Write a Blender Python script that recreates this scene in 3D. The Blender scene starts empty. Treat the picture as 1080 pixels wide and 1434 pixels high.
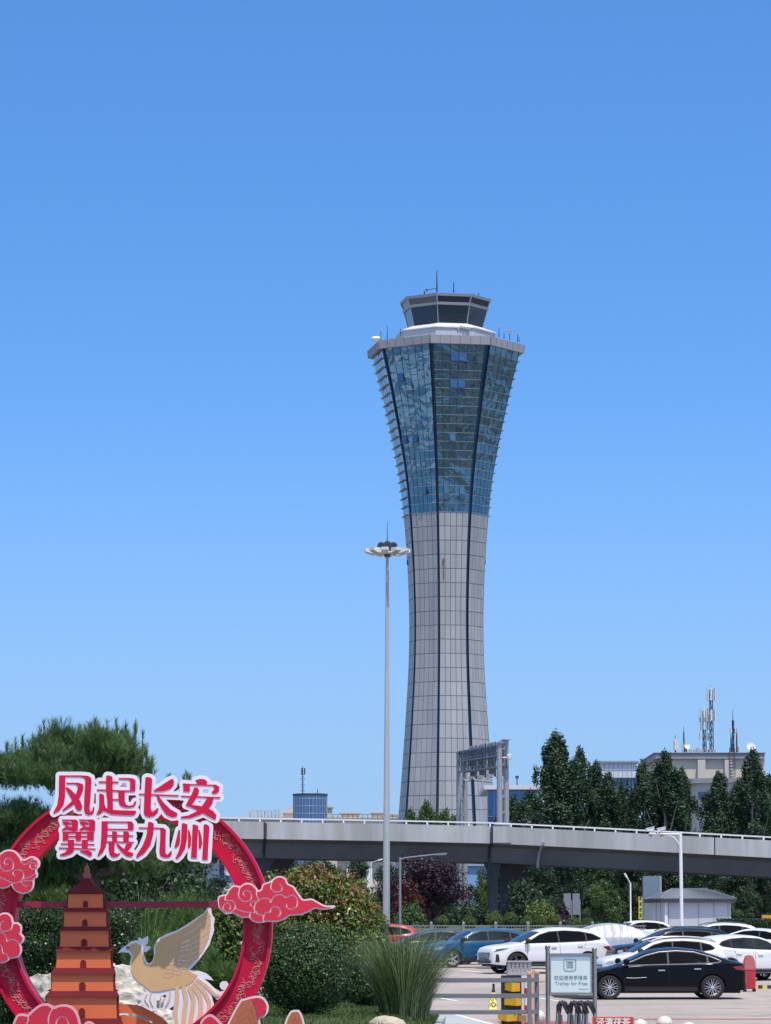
import bpy, math, random
import numpy as np
from mathutils import Vector, Matrix
from mathutils.bvhtree import BVHTree
from mathutils.geometry import delaunay_2d_cdt
R = math.radians
random.seed(7); rng = np.random.default_rng(7)
sc = bpy.context.scene
COL = sc.collection

# ---------------------------------------------------------------- camera
F, CX, CY, H, CAMZ = 4800.0, 540.0, 717.0, 1297.0, 1.7
PITCH = math.atan((H - CY) / F)
cp, sp = math.cos(PITCH), math.sin(PITCH)
cam = bpy.data.cameras.new('camera'); cam_o = bpy.data.objects.new('camera', cam); COL.objects.link(cam_o)
cam.sensor_fit = 'VERTICAL'; cam.sensor_height = 24.0; cam.sensor_width = 24.0
cam.lens = 24.0 * F / 1434.0
cam.clip_start = 0.5; cam.clip_end = 20000
cam_o.location = (0, 0, CAMZ); cam_o.rotation_euler = (R(90) + PITCH, 0, 0)
sc.camera = cam_o

def P(px, py, Y):
    u = (px - CX) / F; v = (CY - py) / F
    t = Y / (cp - v * sp)
    return Vector((u * t, Y, CAMZ + (sp + v * cp) * t))

def GZ(y):                      # the lot rises gently away from the viewer
    return float(np.interp(y, [95, 130, 200], [-0.38, 0.08, 0.40]))

def G(px, Y):                   # ground point under a bearing
    return Vector((P(px, H, Y).x, Y, GZ(Y)))

# ---------------------------------------------------------------- objects
def link(o, parent=None):
    COL.objects.link(o)
    if parent is not None: o.parent = parent
    return o

def tag(o, label=None, cat=None, group=None, kind=None):
    if label: o['label'] = label
    if cat: o['category'] = cat
    if group: o['group'] = group
    if kind: o['kind'] = kind
    return o

def thing(name, label, cat, loc=(0, 0, 0), rz=0, group=None):
    o = bpy.data.objects.new(name, None); COL.objects.link(o)
    o.location = loc; o.rotation_euler = (0, 0, rz); o.empty_display_size = .3
    return tag(o, label, cat, group)

def copy_tree(o, parent=None):
    c = o.copy(); COL.objects.link(c)
    if parent is not None: c.parent = parent
    for ch in list(o.children): copy_tree(ch, c)
    return c

class MB:
    def __init__(s): s.v = []; s.f = []; s.m = []; s.s = []
    def add(s, vs, fs, mi=0, smooth=False):
        b = len(s.v); s.v += [tuple(v) for v in vs]
        for f in fs: s.f.append([b + i for i in f]); s.m.append(mi); s.s.append(smooth)
        return s
    def box(s, c, size, rz=0, mi=0, M=None):
        hx, hy, hz = size[0] / 2, size[1] / 2, size[2] / 2
        c = Vector(c); rot = M or Matrix.Rotation(rz, 3, 'Z')
        vs = [c + rot @ Vector((x * hx, y * hy, z * hz)) for z in (-1, 1) for y in (-1, 1) for x in (-1, 1)]
        return s.add(vs, [(0, 2, 3, 1), (4, 5, 7, 6), (0, 1, 5, 4), (2, 6, 7, 3), (0, 4, 6, 2), (1, 3, 7, 5)], mi)
    def bar(s, p0, p1, w, h=None, mi=0, up=(0, 0, 1)):
        p0, p1 = Vector(p0), Vector(p1); h = h or w
        d = (p1 - p0); L = d.length; d = d / L; up = Vector(up)
        if abs(d.dot(up)) > .98: up = Vector((0, 1, 0))
        x = d.cross(up).normalized(); z = x.cross(d)
        M = Matrix((x, d, z)).transposed()
        return s.box((p0 + p1) / 2, (w, L, h), mi=mi, M=M)
    def path(s, pts, r, n=8, mi=0, cap=True, closed=False):
        pts = [Vector(p) for p in pts]; N = len(pts)
        rr = r if hasattr(r, '__len__') else [r] * N
        vs = []; fs = []
        ref = Vector((0, 0, 1))
        for i, p in enumerate(pts):
            if closed: d = pts[(i + 1) % N] - pts[i - 1]
            else: d = pts[min(i + 1, N - 1)] - pts[max(i - 1, 0)]
            d = d.normalized() if d.length > 1e-9 else Vector((0, 0, 1))
            a = d.cross(ref)
            if a.length < .15: a = d.cross(Vector((0, 1, 0)))
            a.normalize(); b = d.cross(a)
            for k in range(n):
                t = 2 * math.pi * k / n
                vs.append(p + (a * math.cos(t) + b * math.sin(t)) * rr[i])
        for i in range(N if closed else N - 1):
            j = (i + 1) % N
            for k in range(n):
                fs.append((i * n + k, i * n + (k + 1) % n, j * n + (k + 1) % n, j * n + k))
        s.add(vs, fs, mi, n > 5)
        if cap and not closed:
            b = len(s.v) - N * n
            s.f.append([b + k for k in range(n)][::-1]); s.m.append(mi); s.s.append(False)
            s.f.append([b + (N - 1) * n + k for k in range(n)]); s.m.append(mi); s.s.append(False)
        return s
    def tube(s, p0, p1, r0, r1=None, n=10, mi=0): return s.path([p0, p1], [r0, r0 if r1 is None else r1], n, mi)
    def lathe(s, prof, c=(0, 0, 0), n=24, mi=0, axis='z', smooth=True, a0=0):
        c = Vector(c); vs = []; fs = []
        for r, z in prof:
            for k in range(n):
                t = 2 * math.pi * k / n + a0
                q = (r * math.cos(t), r * math.sin(t), z)
                if axis == 'y': q = (q[0], q[2], q[1])
                vs.append(c + Vector(q))
        for i in range(len(prof) - 1):
            for k in range(n):
                fs.append((i * n + k, i * n + (k + 1) % n, (i + 1) * n + (k + 1) % n, (i + 1) * n + k))
        return s.add(vs, fs, mi, smooth)
    def poly(s, pts, mi=0): return s.add(pts, [tuple(range(len(pts)))], mi)
    def prism(s, pts, d, mi=0):             # planar outline pushed along vector d
        n = len(pts); pts = [Vector(p) for p in pts]; d = Vector(d)
        return s.add(pts + [p + d for p in pts], [tuple(range(n))[::-1], tuple(range(n, 2 * n))] +
                     [(i, (i + 1) % n, n + (i + 1) % n, n + i) for i in range(n)], mi)
    def build(s, name, mats, parent=None, bevel=0, loc=None, fix=True):
        me = bpy.data.meshes.new(name); me.from_pydata(s.v, [], s.f)
        mats = mats if isinstance(mats, (list, tuple)) else [mats]
        for m in mats: me.materials.append(m)
        me.polygons.foreach_set('material_index', s.m)
        me.polygons.foreach_set('use_smooth', s.s)
        me.update()
        if fix:
            import bmesh
            bm = bmesh.new(); bm.from_mesh(me); bmesh.ops.recalc_face_normals(bm, faces=bm.faces); bm.to_mesh(me); bm.free()
        if any(s.s): me.set_sharp_from_angle(angle=R(42))
        o = bpy.data.objects.new(name, me); link(o, parent)
        if loc is not None: o.location = loc
        if bevel:
            b = o.modifiers.new('bevel', 'BEVEL'); b.width = bevel; b.segments = 2; b.limit_method = 'ANGLE'; b.angle_limit = R(35)
        return o

# ---------------------------------------------------------------- materials
def _nt(name):
    m = bpy.data.materials.new(name); m.use_nodes = True
    nt = m.node_tree; return m, nt, nt.nodes['Principled BSDF']

def mat(name, col, rough=.5, metal=0, var=.10, scale=2.0, bump=0, bscale=30, spec=.5, coat=0, stain=0, stretch=None):
    m, nt, b = _nt(name); L = nt.links
    b.inputs['Roughness'].default_value = rough; b.inputs['Metallic'].default_value = metal
    b.inputs['Specular IOR Level'].default_value = spec; b.inputs['Coat Weight'].default_value = coat
    b.inputs['Coat Roughness'].default_value = .04
    tc = nt.nodes.new('ShaderNodeTexCoord'); mp = nt.nodes.new('ShaderNodeMapping')
    L.new(tc.outputs['Object'], mp.inputs['Vector'])
    if stretch: mp.inputs['Scale'].default_value = stretch
    nz = nt.nodes.new('ShaderNodeTexNoise'); nz.inputs['Scale'].default_value = scale; nz.inputs['Detail'].default_value = 6
    nz.inputs['Roughness'].default_value = .65
    L.new(mp.outputs[0], nz.inputs['Vector'])
    cr = nt.nodes.new('ShaderNodeValToRGB')
    cr.color_ramp.elements[0].position = .3; cr.color_ramp.elements[1].position = .7
    cr.color_ramp.elements[0].color = (*[c * (1 - var) for c in col], 1)
    cr.color_ramp.elements[1].color = (*[min(1, c * (1 + var)) for c in col], 1)
    L.new(nz.outputs['Fac'], cr.inputs['Fac'])
    out = cr.outputs['Color']
    if stain:
        n2 = nt.nodes.new('ShaderNodeTexNoise'); n2.inputs['Scale'].default_value = scale * .23; n2.inputs['Detail'].default_value = 5
        L.new(mp.outputs[0], n2.inputs['Vector'])
        r2 = nt.nodes.new('ShaderNodeValToRGB'); r2.color_ramp.elements[0].position = .38; r2.color_ramp.elements[1].position = .62
        r2.color_ramp.elements[0].color = (1 - stain,) * 3 + (1,); r2.color_ramp.elements[1].color = (1, 1, 1, 1)
        L.new(n2.outputs['Fac'], r2.inputs['Fac'])
        mx = nt.nodes.new('ShaderNodeMixRGB'); mx.blend_type = 'MULTIPLY'; mx.inputs['Fac'].default_value = 1
        L.new(out, mx.inputs['Color1']); L.new(r2.outputs['Color'], mx.inputs['Color2']); out = mx.outputs['Color']
    L.new(out, b.inputs['Base Color'])
    if bump:
        n3 = nt.nodes.new('ShaderNodeTexNoise'); n3.inputs['Scale'].default_value = bscale; n3.inputs['Detail'].default_value = 5
        L.new(mp.outputs[0], n3.inputs['Vector'])
        bp = nt.nodes.new('ShaderNodeBump'); bp.inputs['Strength'].default_value = bump; bp.inputs['Distance'].default_value = .05
        L.new(n3.outputs['Fac'], bp.inputs['Height']); L.new(bp.outputs['Normal'], b.inputs['Normal'])
    return m

def leafmat(name, c0, c1, rough=.45, trans=.25, spec=.4):
    m, nt, b = _nt(name); L = nt.links
    at = nt.nodes.new('ShaderNodeAttribute'); at.attribute_name = 'tint'
    mx = nt.nodes.new('ShaderNodeMixRGB'); mx.inputs['Color1'].default_value = (*c0, 1); mx.inputs['Color2'].default_value = (*c1, 1)
    L.new(at.outputs['Fac'], mx.inputs['Fac']); L.new(mx.outputs['Color'], b.inputs['Base Color'])
    b.inputs['Roughness'].default_value = rough; b.inputs['Specular IOR Level'].default_value = spec
    tr = nt.nodes.new('ShaderNodeBsdfTranslucent'); L.new(mx.outputs['Color'], tr.inputs['Color'])
    ms = nt.nodes.new('ShaderNodeMixShader'); ms.inputs['Fac'].default_value = trans
    L.new(b.outputs[0], ms.inputs[1]); L.new(tr.outputs[0], ms.inputs[2])
    L.new(ms.outputs[0], nt.nodes['Material Output'].inputs['Surface'])
    return m

# ---------------------------------------------------------------- leaves
def _unit(a): return a / np.maximum(np.linalg.norm(a, axis=1, keepdims=True), 1e-9)

def rdir(n): return _unit(rng.normal(size=(n, 3)))

def leaf_mesh(name, p, nrm, size, tint, m, parent=None, asp=.55, jit=.7, along=None, fold=.12, mi=None):
    """p,nrm (N,3); one folded kite per leaf."""
    n = len(p)
    size = np.broadcast_to(np.asarray(size, float), (n,))[:, None]
    nn = _unit(nrm + rng.normal(size=(n, 3)) * jit)
    u = _unit(np.cross(nn, rdir(n))) if along is None else _unit(along)
    w = _unit(np.cross(nn, u))
    v = np.empty((n, 4, 3))
    v[:, 0] = p - u * size * .5
    v[:, 1] = p + w * size * asp * .5 + nn * size * fold
    v[:, 2] = p + u * size * .5
    v[:, 3] = p - w * size * asp * .5 + nn * size * fold
    me = bpy.data.meshes.new(name)
    me.vertices.add(n * 4); me.vertices.foreach_set('co', v.reshape(-1))
    me.loops.add(n * 4); me.loops.foreach_set('vertex_index', np.arange(n * 4, dtype=np.int32))
    me.polygons.add(n); me.polygons.foreach_set('loop_start', np.arange(0, n * 4, 4, dtype=np.int32))
    me.polygons.foreach_set('loop_total', np.full(n, 4, dtype=np.int32))
    if mi is not None: me.polygons.foreach_set('material_index', np.asarray(mi, dtype=np.int32))
    me.update()
    at = me.attributes.new('tint', 'FLOAT', 'FACE'); at.data.foreach_set('value', np.clip(np.broadcast_to(tint, (n,)), 0, 1).astype(np.float32))
    for mm in (m if isinstance(m, (list, tuple)) else [m]): me.materials.append(mm)
    o = bpy.data.objects.new(name, me); link(o, parent)
    return o

def clump_pts(clumps, n, shell=.4, bottom=.6):
    """points in a set of ellipsoids (cx,cy,cz,rx,ry,rz); more of them near the surface"""
    c = np.array(clumps, float); vol = (c[:, 3] * c[:, 4] * c[:, 5]) ** (2 / 3); pr = vol / vol.sum()
    k = rng.choice(len(c), n, p=pr); d = rdir(n)
    d[:, 2] = np.where((d[:, 2] < 0) & (rng.random(n) > bottom), -d[:, 2], d[:, 2])
    r = rng.random(n) ** shell * rng.uniform(.82, 1.12, n)
    p = c[k, :3] + d * c[k, 3:] * r[:, None]
    nr = _unit(d / c[k, 3:] + np.array([0, 0, .35]))
    return p, nr, k

def clump_tint(k, n, spread=.5): 
    base = rng.random(k.max() + 1)
    return np.clip(base[k] * spread + rng.random(n) * (1 - spread), 0, 1)
# ---------------------------------------------------------------- light
SUN_EL, SUN_AZ = 69, 22          # azimuth: degrees to the right of straight behind the camera
w = bpy.data.worlds.new('World'); sc.world = w; w.use_nodes = True
wn = w.node_tree; bg = wn.nodes['Background']; bg.inputs['Strength'].default_value = 0.15
sky = wn.nodes.new('ShaderNodeTexSky'); sky.sky_type = 'NISHITA'; sky.sun_disc = False
sky.sun_elevation = R(SUN_EL); sky.sun_rotation = R(180 - SUN_AZ)
sky.altitude = 400; sky.air_density = 1.0; sky.dust_density = 0.6; sky.ozone_density = 4.0
# a clear, deep noon sky: the gradient climbs fast above the horizon
tc = wn.nodes.new('ShaderNodeTexCoord'); sx = wn.nodes.new('ShaderNodeSeparateXYZ'); cx_ = wn.nodes.new('ShaderNodeCombineXYZ')
mu = wn.nodes.new('ShaderNodeMath'); mu.operation = 'MULTIPLY_ADD'; mu.inputs[1].default_value = 1.3; mu.inputs[2].default_value = .10
wn.links.new(tc.outputs['Generated'], sx.inputs[0])
wn.links.new(sx.outputs['X'], cx_.inputs['X']); wn.links.new(sx.outputs['Y'], cx_.inputs['Y'])
wn.links.new(sx.outputs['Z'], mu.inputs[0]); wn.links.new(mu.outputs[0], cx_.inputs['Z'])
nm = wn.nodes.new('ShaderNodeVectorMath'); nm.operation = 'NORMALIZE'; wn.links.new(cx_.outputs[0], nm.inputs[0])
wn.links.new(nm.outputs[0], sky.inputs['Vector'])
hs = wn.nodes.new('ShaderNodeHueSaturation'); hs.inputs['Saturation'].default_value = 1.25; hs.inputs['Hue'].default_value = .5035; hs.inputs['Value'].default_value = 1.07
wn.links.new(sky.outputs[0], hs.inputs['Color'])
# pale haze low over the horizon
mr = wn.nodes.new('ShaderNodeMapRange'); mr.interpolation_type = 'SMOOTHSTEP'
mr.inputs['From Min'].default_value = -.01; mr.inputs['From Max'].default_value = .17; mr.inputs['To Min'].default_value = .88; mr.inputs['To Max'].default_value = 0
wn.links.new(sx.outputs['Z'], mr.inputs['Value'])
hz = wn.nodes.new('ShaderNodeMixRGB'); hz.inputs['Color2'].default_value = (1.72, 2.6, 3.8, 1)
# sky above the frame is desaturated to cut the blue cast of its light
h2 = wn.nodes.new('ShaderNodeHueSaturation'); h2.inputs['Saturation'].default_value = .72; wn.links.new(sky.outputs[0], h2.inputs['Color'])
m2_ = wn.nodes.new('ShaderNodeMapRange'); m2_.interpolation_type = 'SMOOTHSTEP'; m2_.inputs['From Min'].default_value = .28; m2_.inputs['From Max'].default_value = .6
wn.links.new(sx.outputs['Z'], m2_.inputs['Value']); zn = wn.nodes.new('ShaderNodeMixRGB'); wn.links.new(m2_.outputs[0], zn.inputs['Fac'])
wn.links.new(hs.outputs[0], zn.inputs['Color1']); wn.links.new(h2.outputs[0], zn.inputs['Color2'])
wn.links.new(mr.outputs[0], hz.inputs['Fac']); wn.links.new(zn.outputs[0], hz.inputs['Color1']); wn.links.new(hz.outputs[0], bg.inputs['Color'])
sun = bpy.data.lights.new('sun', 'SUN'); sun.energy = 3.3; sun.angle = R(.53); sun.color = (1, .94, .85)
sun_o = bpy.data.objects.new('sun', sun); COL.objects.link(sun_o)
sd = Vector((math.cos(R(SUN_EL)) * math.sin(R(SUN_AZ)), -math.cos(R(SUN_EL)) * math.cos(R(SUN_AZ)), math.sin(R(SUN_EL))))
sun_o.rotation_euler = sd.to_track_quat('Z', 'Y').to_euler(); sun_o.location = (0, -50, 200)
sc.view_settings.view_transform = 'Standard'; sc.view_settings.look = 'None'; sc.view_settings.gamma = 1; sc.view_settings.exposure = .42
sc.cycles.max_bounces = 6; sc.cycles.use_denoising = True

# ---------------------------------------------------------------- materials
M_asphalt = mat('asphalt', (.07, .07, .072), .9, var=.25, scale=.4, bump=.3)
M_lot = mat('lot_paving', (.40, .345, .31), .85, var=.10, scale=.5, bump=.2, bscale=14, stain=.16)
def paving_marks(m, tile, joint=.86, spots=True):
    nt = m.node_tree; L = nt.links; b = nt.nodes['Principled BSDF']; src = b.inputs['Base Color'].links[0].from_socket
    tc_ = nt.nodes.new('ShaderNodeTexCoord'); br = nt.nodes.new('ShaderNodeTexBrick'); br.offset = .5
    br.inputs['Color1'].default_value = (1, 1, 1, 1); br.inputs['Color2'].default_value = (.94, .94, .94, 1); br.inputs['Mortar'].default_value = (joint,) * 3 + (1,)
    br.inputs['Scale'].default_value = 1; br.inputs['Mortar Size'].default_value = .012 * tile; br.inputs['Brick Width'].default_value = tile; br.inputs['Row Height'].default_value = tile
    L.new(tc_.outputs['Object'], br.inputs['Vector'])
    mx = nt.nodes.new('ShaderNodeMixRGB'); mx.blend_type = 'MULTIPLY'; mx.inputs['Fac'].default_value = 1
    L.new(src, mx.inputs['Color1']); L.new(br.outputs['Color'], mx.inputs['Color2']); out = mx.outputs['Color']
    for sc_, lo_, hi_, dk in ((.55, .10, .28, .50), (2.3, .05, .11, .50)):
        vo = nt.nodes.new('ShaderNodeTexVoronoi'); vo.inputs['Scale'].default_value = sc_; L.new(tc_.outputs['Object'], vo.inputs['Vector'])
        rr = nt.nodes.new('ShaderNodeValToRGB'); rr.color_ramp.elements[0].position = lo_; rr.color_ramp.elements[1].position = hi_
        rr.color_ramp.elements[0].color = (dk, dk, dk * .98, 1); rr.color_ramp.elements[1].color = (1, 1, 1, 1); L.new(vo.outputs['Distance'], rr.inputs['Fac'])
        m2 = nt.nodes.new('ShaderNodeMixRGB'); m2.blend_type = 'MULTIPLY'; m2.inputs['Fac'].default_value = .7
        L.new(out, m2.inputs['Color1']); L.new(rr.outputs['Color'], m2.inputs['Color2']); out = m2.outputs['Color']
    L.new(out, b.inputs['Base Color'])
paving_marks(M_lot, 2.4)
M_side = mat('pale_concrete', (.40, .41, .42), .85, var=.10, scale=.8, stain=.1)
M_red = mat('red_ground_paint', (.36, .11, .10), .8, var=.15, scale=2, stain=.2)
M_white = mat('white_ground_paint', (.72, .72, .72), .7, var=.08)
M_soil = mat('grass_soil', (.05, .085, .022), .95, var=.4, scale=3, bump=.6)
M_far = mat('far_ground', (.23, .215, .185), .95, var=.35, scale=.02, stain=.45)
M_plaza = mat('plaza_paving', (.54, .49, .43), .85, var=.08, scale=.6, stain=.12)
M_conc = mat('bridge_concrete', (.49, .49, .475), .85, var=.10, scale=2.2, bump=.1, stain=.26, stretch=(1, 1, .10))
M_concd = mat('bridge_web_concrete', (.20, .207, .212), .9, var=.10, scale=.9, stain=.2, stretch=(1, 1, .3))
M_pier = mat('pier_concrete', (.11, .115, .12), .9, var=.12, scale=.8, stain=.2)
M_wht = mat('white_paint', (.78, .78, .77), .45, var=.04)
M_galv = mat('galvanised_steel', (.36, .36, .355), .5, .25, var=.10, scale=4)
M_grey = mat('grey_paint', (.22, .24, .265), .5, var=.08)
M_dark = mat('dark_metal', (.045, .05, .06), .5, var=.15)
M_black = mat('black_plastic', (.012, .012, .014), .55, var=.2)
M_pipe = mat('pipe_grey', (.5, .52, .54), .5)

# ---------------------------------------------------------------- ground
def sheet(name, rows, m, dz=0, xs=None):
    """rows: list of (y, x0, x1) ; follows the rise of the lot"""
    mb = MB(); n = 24; vs = []
    for y, x0, x1 in rows:
        for i in range(n + 1): vs.append((x0 + (x1 - x0) * i / n, y, GZ(y) + dz))
    fs = [(j * (n + 1) + i, j * (n + 1) + i + 1, (j + 1) * (n + 1) + i + 1, (j + 1) * (n + 1) + i) for j in range(len(rows) - 1) for i in range(n)]
    mb.add(vs, fs); o = mb.build(name, m, fix=False); o['kind'] = 'structure'; return o
ys = [-60, 0, 40, 60, 80, 95, 100, 105, 110, 115, 120, 125, 130, 140, 150, 160, 170, 180, 190, 200, 240, 300, 400, 600, 1000, 2000, 6000, 15000]
sheet('ground', [(y, -max(200, y * 1.2), max(200, y * 1.2)) for y in ys], M_far)
sheet('parking_lot', [(y, -40, 60) for y in [66, 80, 95, 100, 105, 110, 115, 120, 125, 130, 140, 150, 160, 170, 180, 190, 200, 228]], M_lot, .004)
sheet('plaza', [(y, -90, 90) for y in [-60, -20, 10, 40, 66]], M_plaza, .003)
sheet('road', [(y, -120, 120) for y in [229, 258]], M_asphalt, .004)
# pale strip of pavement in front of the lot, edged by a white line
def ribbon(name, a, b, wd, m, dz=.008, n=12):
    a, b = Vector(a), Vector(b); d = (b - a).normalized(); q = Vector((-d.y, d.x)) * wd / 2
    vs = []
    for i in range(n + 1):
        p = a.lerp(b, i / n)
        for s in (-1, 1): vs.append((p.x + s * q.x, p.y + s * q.y, GZ(p.y + s * q.y) + dz))
    mb = MB(); mb.add(vs, [(2 * i, 2 * i + 1, 2 * i + 3, 2 * i + 2) for i in range(n)])
    o = mb.build(name, m, fix=False); o['kind'] = 'structure'; return o
sheet('pavement', [(56, -1, 3.6), (66, -1, 2.85), (73, -1, 2.33), (81, -1, 1.70), (84, -1, 1.46)], M_side, .010)
ribbon('road_marking', (3.3, 60), (1.66, 81.5), .13, M_white, .014)
ribbon('road_marking', (-2, 114), (9.5, 114.5), 1.5, M_red)
ribbon('road_marking', (5.0, 77.6), (12, 78.4), .75, M_red)
ribbon('road_marking', (2.45, 74), (4.4, 74), 4.2, M_red)
ribbon('road_marking', (5.2, 66), (7.0, 66), 3.5, M_red)
ribbon('road_marking', (2.9, 101), (5.6, 101.3), .8, M_red)
for x in (1.2, 4.0, 6.8, 9.6, 12.4, 15.2): ribbon('road_marking', (x, 123), (x - 1.2, 129), .12, M_white)
for x in (2.0, 4.8, 13.6, 16.4): ribbon('road_marking', (x, 96), (x - .9, 101), .12, M_white)
# planted bed: a raised mound with a low kerb
bm_ = MB(); vs = []; nx, ny = 40, 24
def bed_z(x, y):
    e = min((bed_edge(y) - x) / 1.2, (80 - y) / 2.5, 1.0)
    return -.16 + .26 * max(0, min(1, e)) ** .6 + .03 * math.sin(x * 1.7) * math.cos(y * .9)
def bed_edge(y): return float(np.interp(y, [30, 58, 70, 80], [.2, .75, 1.1, .3]))
for j in range(ny + 1):
    y = 28 + 52 * j / ny
    for i in range(nx + 1):
        x = -22 + (bed_edge(y) + 22) * (i / nx) ** .6
        vs.append((x, y, bed_z(x, y)))
bm_.add(vs, [(j * (nx + 1) + i, j * (nx + 1) + i + 1, (j + 1) * (nx + 1) + i + 1, (j + 1) * (nx + 1) + i) for j in range(ny) for i in range(nx)], 0, True)
tag(bm_.build('lawn', M_soil, fix=False), kind='structure')
kb = MB(); pr = [(bed_edge(y) + .06, y) for y in np.linspace(28, 80, 40)] 
for a, b in zip(pr, pr[1:]):
    kb.bar((a[0], a[1], -.22), (b[0], b[1], -.22), .12, .30)
tag(kb.build('kerb', M_side), kind='structure')

# raised planting bed beyond the fence
mb = MB(); vs = []
for y, dz in ((173.2, .0), (174.2, .75), (178, 1.25), (184, 1.35), (192, 1.0), (200, -.05)):
    for i in range(25): x = -2 + 12.4 * i / 24; vs.append((x, y, GZ(y) + dz + (.08 * math.sin(x * 1.3 + y) if dz > 0 else 0) - (.4 if i in (0, 24) else 0)))
mb.add(vs, [(j * 25 + i, j * 25 + i + 1, (j + 1) * 25 + i + 1, (j + 1) * 25 + i) for j in range(5) for i in range(24)], 0, True); tag(mb.build('planting_bed', M_soil, fix=False), kind='structure')

# ---------------------------------------------------------------- overpass
bt = [(-700, 1119, 240), (-300, 1131, 240), (0, 1141, 240), (330, 1150.2, 240), (540, 1153.5, 240), (690, 1157, 240), (860, 1165.2, 240), (1080, 1177, 239), (1400, 1197, 237), (1800, 1224, 234)]
pts = [P(a, b, c) for a, b, c in bt]
bx = [p.x for p in pts]; bz = [p.z for p in pts]; by = [p.y for p in pts]
xs_ = np.linspace(bx[0], bx[-1], 90)
def bridge(x): return float(np.interp(x, bx, by)), float(np.interp(x, bx, bz))
def sweep(mb, prof, mi=0, x0=None, x1=None):
    q = [x for x in xs_ if (x0 is None or x >= x0) and (x1 is None or x <= x1)]; n = len(prof); vs = []
    for x in q:
        y, z = bridge(x)
        vs += [(x, y + a, z + b) for a, b in prof]
    fs = []
    for i in range(len(q) - 1):
        for k in range(n): fs.append((i * n + k, i * n + (k + 1) % n, (i + 1) * n + (k + 1) % n, (i + 1) * n + k))
    fs += [tuple(range(n))[::-1], tuple((len(q) - 1) * n + k for k in range(n))]
    return mb.add(vs, fs, mi)
ov = thing('overpass', 'grey concrete road overpass with a white railing crossing behind the parked cars', 'overpass', (0, 240, GZ(240)))
OVL = Vector((0, 240, GZ(240)))
def ovb(mb, name, m, parent=ov):
    mb.v = [tuple(Vector(v) - OVL) for v in mb.v] if parent is ov else mb.v
    return mb.build(name, m, parent)
ovb(sweep(MB(), [(0, 0), (.35, 0), (.35, -1.12), (.0, -1.2)]), 'parapet', M_conc)
ovb(sweep(MB(), [(10.65, 0), (11, 0), (11, -1.2), (10.65, -1.12)]), 'parapet', M_conc)
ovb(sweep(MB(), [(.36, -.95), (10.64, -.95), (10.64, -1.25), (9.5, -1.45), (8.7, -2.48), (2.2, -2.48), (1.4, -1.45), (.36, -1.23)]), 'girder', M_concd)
for off, nm_ in ((.16, 'railing'), (10.84, 'railing')):
    mb = MB(); sweep(mb, [(off - .05, .28), (off + .05, .28), (off + .05, .18), (off - .05, .18)])
    ra = ovb(mb, nm_, M_wht)
    x = bx[0] + .5
    while x < bx[-1]:
        y, z = bridge(x)
        if -34 < x < 36: ovb(MB().box((x, y + off, z + .09), (.11, .10, .2)), 'railing_post', M_wht)
        x += 1.46
# joints and drain pipes
def drain(px, top, bot, m, r=.12, bend=.5):
    x = P(px, 1200, 240).x; y, z = bridge(x)
    mb = MB(); mb.path([(x + bend, y - .1, z - top), (x + bend * .9, y - .1, z - 1.1), (x + bend * .25, y + 1.25, z - 1.6), (x, y + 1.9, z - 2.2), (x, y + 2.0, z - bot)], r, 8)
    ovb(mb, 'drain_pipe', m)
drain(755, .95, 2.7, M_pipe, .10, .3); drain(368, .1, 7.4, M_dark, .09, .2); drain(686, .1, 7.0, M_dark, .09, .15)
mb = MB()
for px in (370, 689, 1000, 60):
    x = P(px, 1200, 240).x; y, z = bridge(x); mb.box((x, y + .14, z - .6), (.09, .30, 1.215))
ovb(mb, 'expansion_joint', M_dark)
x = P(703, 1160, 240).x; y, z = bridge(x)
ovb(MB().box((x, y - .12, z - .55), (1.25, .24, 1.14)), 'plinth', M_conc)
def pier(px, Y, wx, wy, cap):
    x = P(px, 1200, Y).x; yb, z = bridge(x); mb = MB(); zt = z - 2.5
    mb.box((x, Y, (zt + GZ(Y)) / 2 - .05), (wx, wy, zt - GZ(Y) + .1))
    mb.prism([(x - cap / 2, Y - wy / 2 - .02, zt + .02), (x + cap / 2, Y - wy / 2 - .02, zt + .02), (x + wx / 2 + .01, Y - wy / 2 - .02, zt - .55), (x - wx / 2 - .01, Y - wy / 2 - .02, zt - .55)], (0, wy + .04, 0))
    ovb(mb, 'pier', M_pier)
pier(690, 243.2, .75, 1.2, 1.3); pier(716, 247.5, 1.55, 1.6, 2.4); pier(371, 243.5, .8, 1.3, 1.5); pier(392, 247.5, 1.4, 1.6, 2.2)
pier(1200, 243, 1.2, 1.6, 2.2); pier(-60, 243, 1.2, 1.6, 2.2)

# ---------------------------------------------------------------- sign gantry seen from behind
ga = thing('sign_gantry', 'grey lattice road sign gantry seen from behind, standing over the overpass', 'sign gantry', P(704, 1157, 241.5))
g0 = Vector(ga.location)
YN, YF = 241.6, 268.0
def gpt(px, py, Y): return P(px, py, Y) - g0
def post_pair(pxa, pya, pxb, pyb, Y, zb, r):
    a, b = gpt(pxa, pya, Y), gpt(pxb, pyb, Y + .6)
    for q in (a, b):
        m_ = MB(); m_.tube((q.x, q.y, zb), q, r * 1.1, r, 12); m_.lathe([(r * 1.7, 0), (r * 1.7, .06), (0, .07)], (q.x, q.y, q.z), 12)
        m_.box((q.x, q.y, zb + .05), (r * 4, r * 4, .1)); m_.build('post', M_galv, ga)
    z = min(a.z, b.z) - .35
    while z > zb + .3:
        MB().bar((a.x, a.y, z), (b.x, b.y, z), .09, .14).build('rung', M_galv, ga); z -= 1.12
post_pair(699.5, 1041, 708.6, 1036.5, YN, .05, .19)
post_pair(642.6, 1054, 651, 1054, YF, GZ(YF) - g0.z, .20)
A0, A1 = gpt(699, 1043, YN), gpt(642.6, 1053, YF)            # top chord ends
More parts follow.
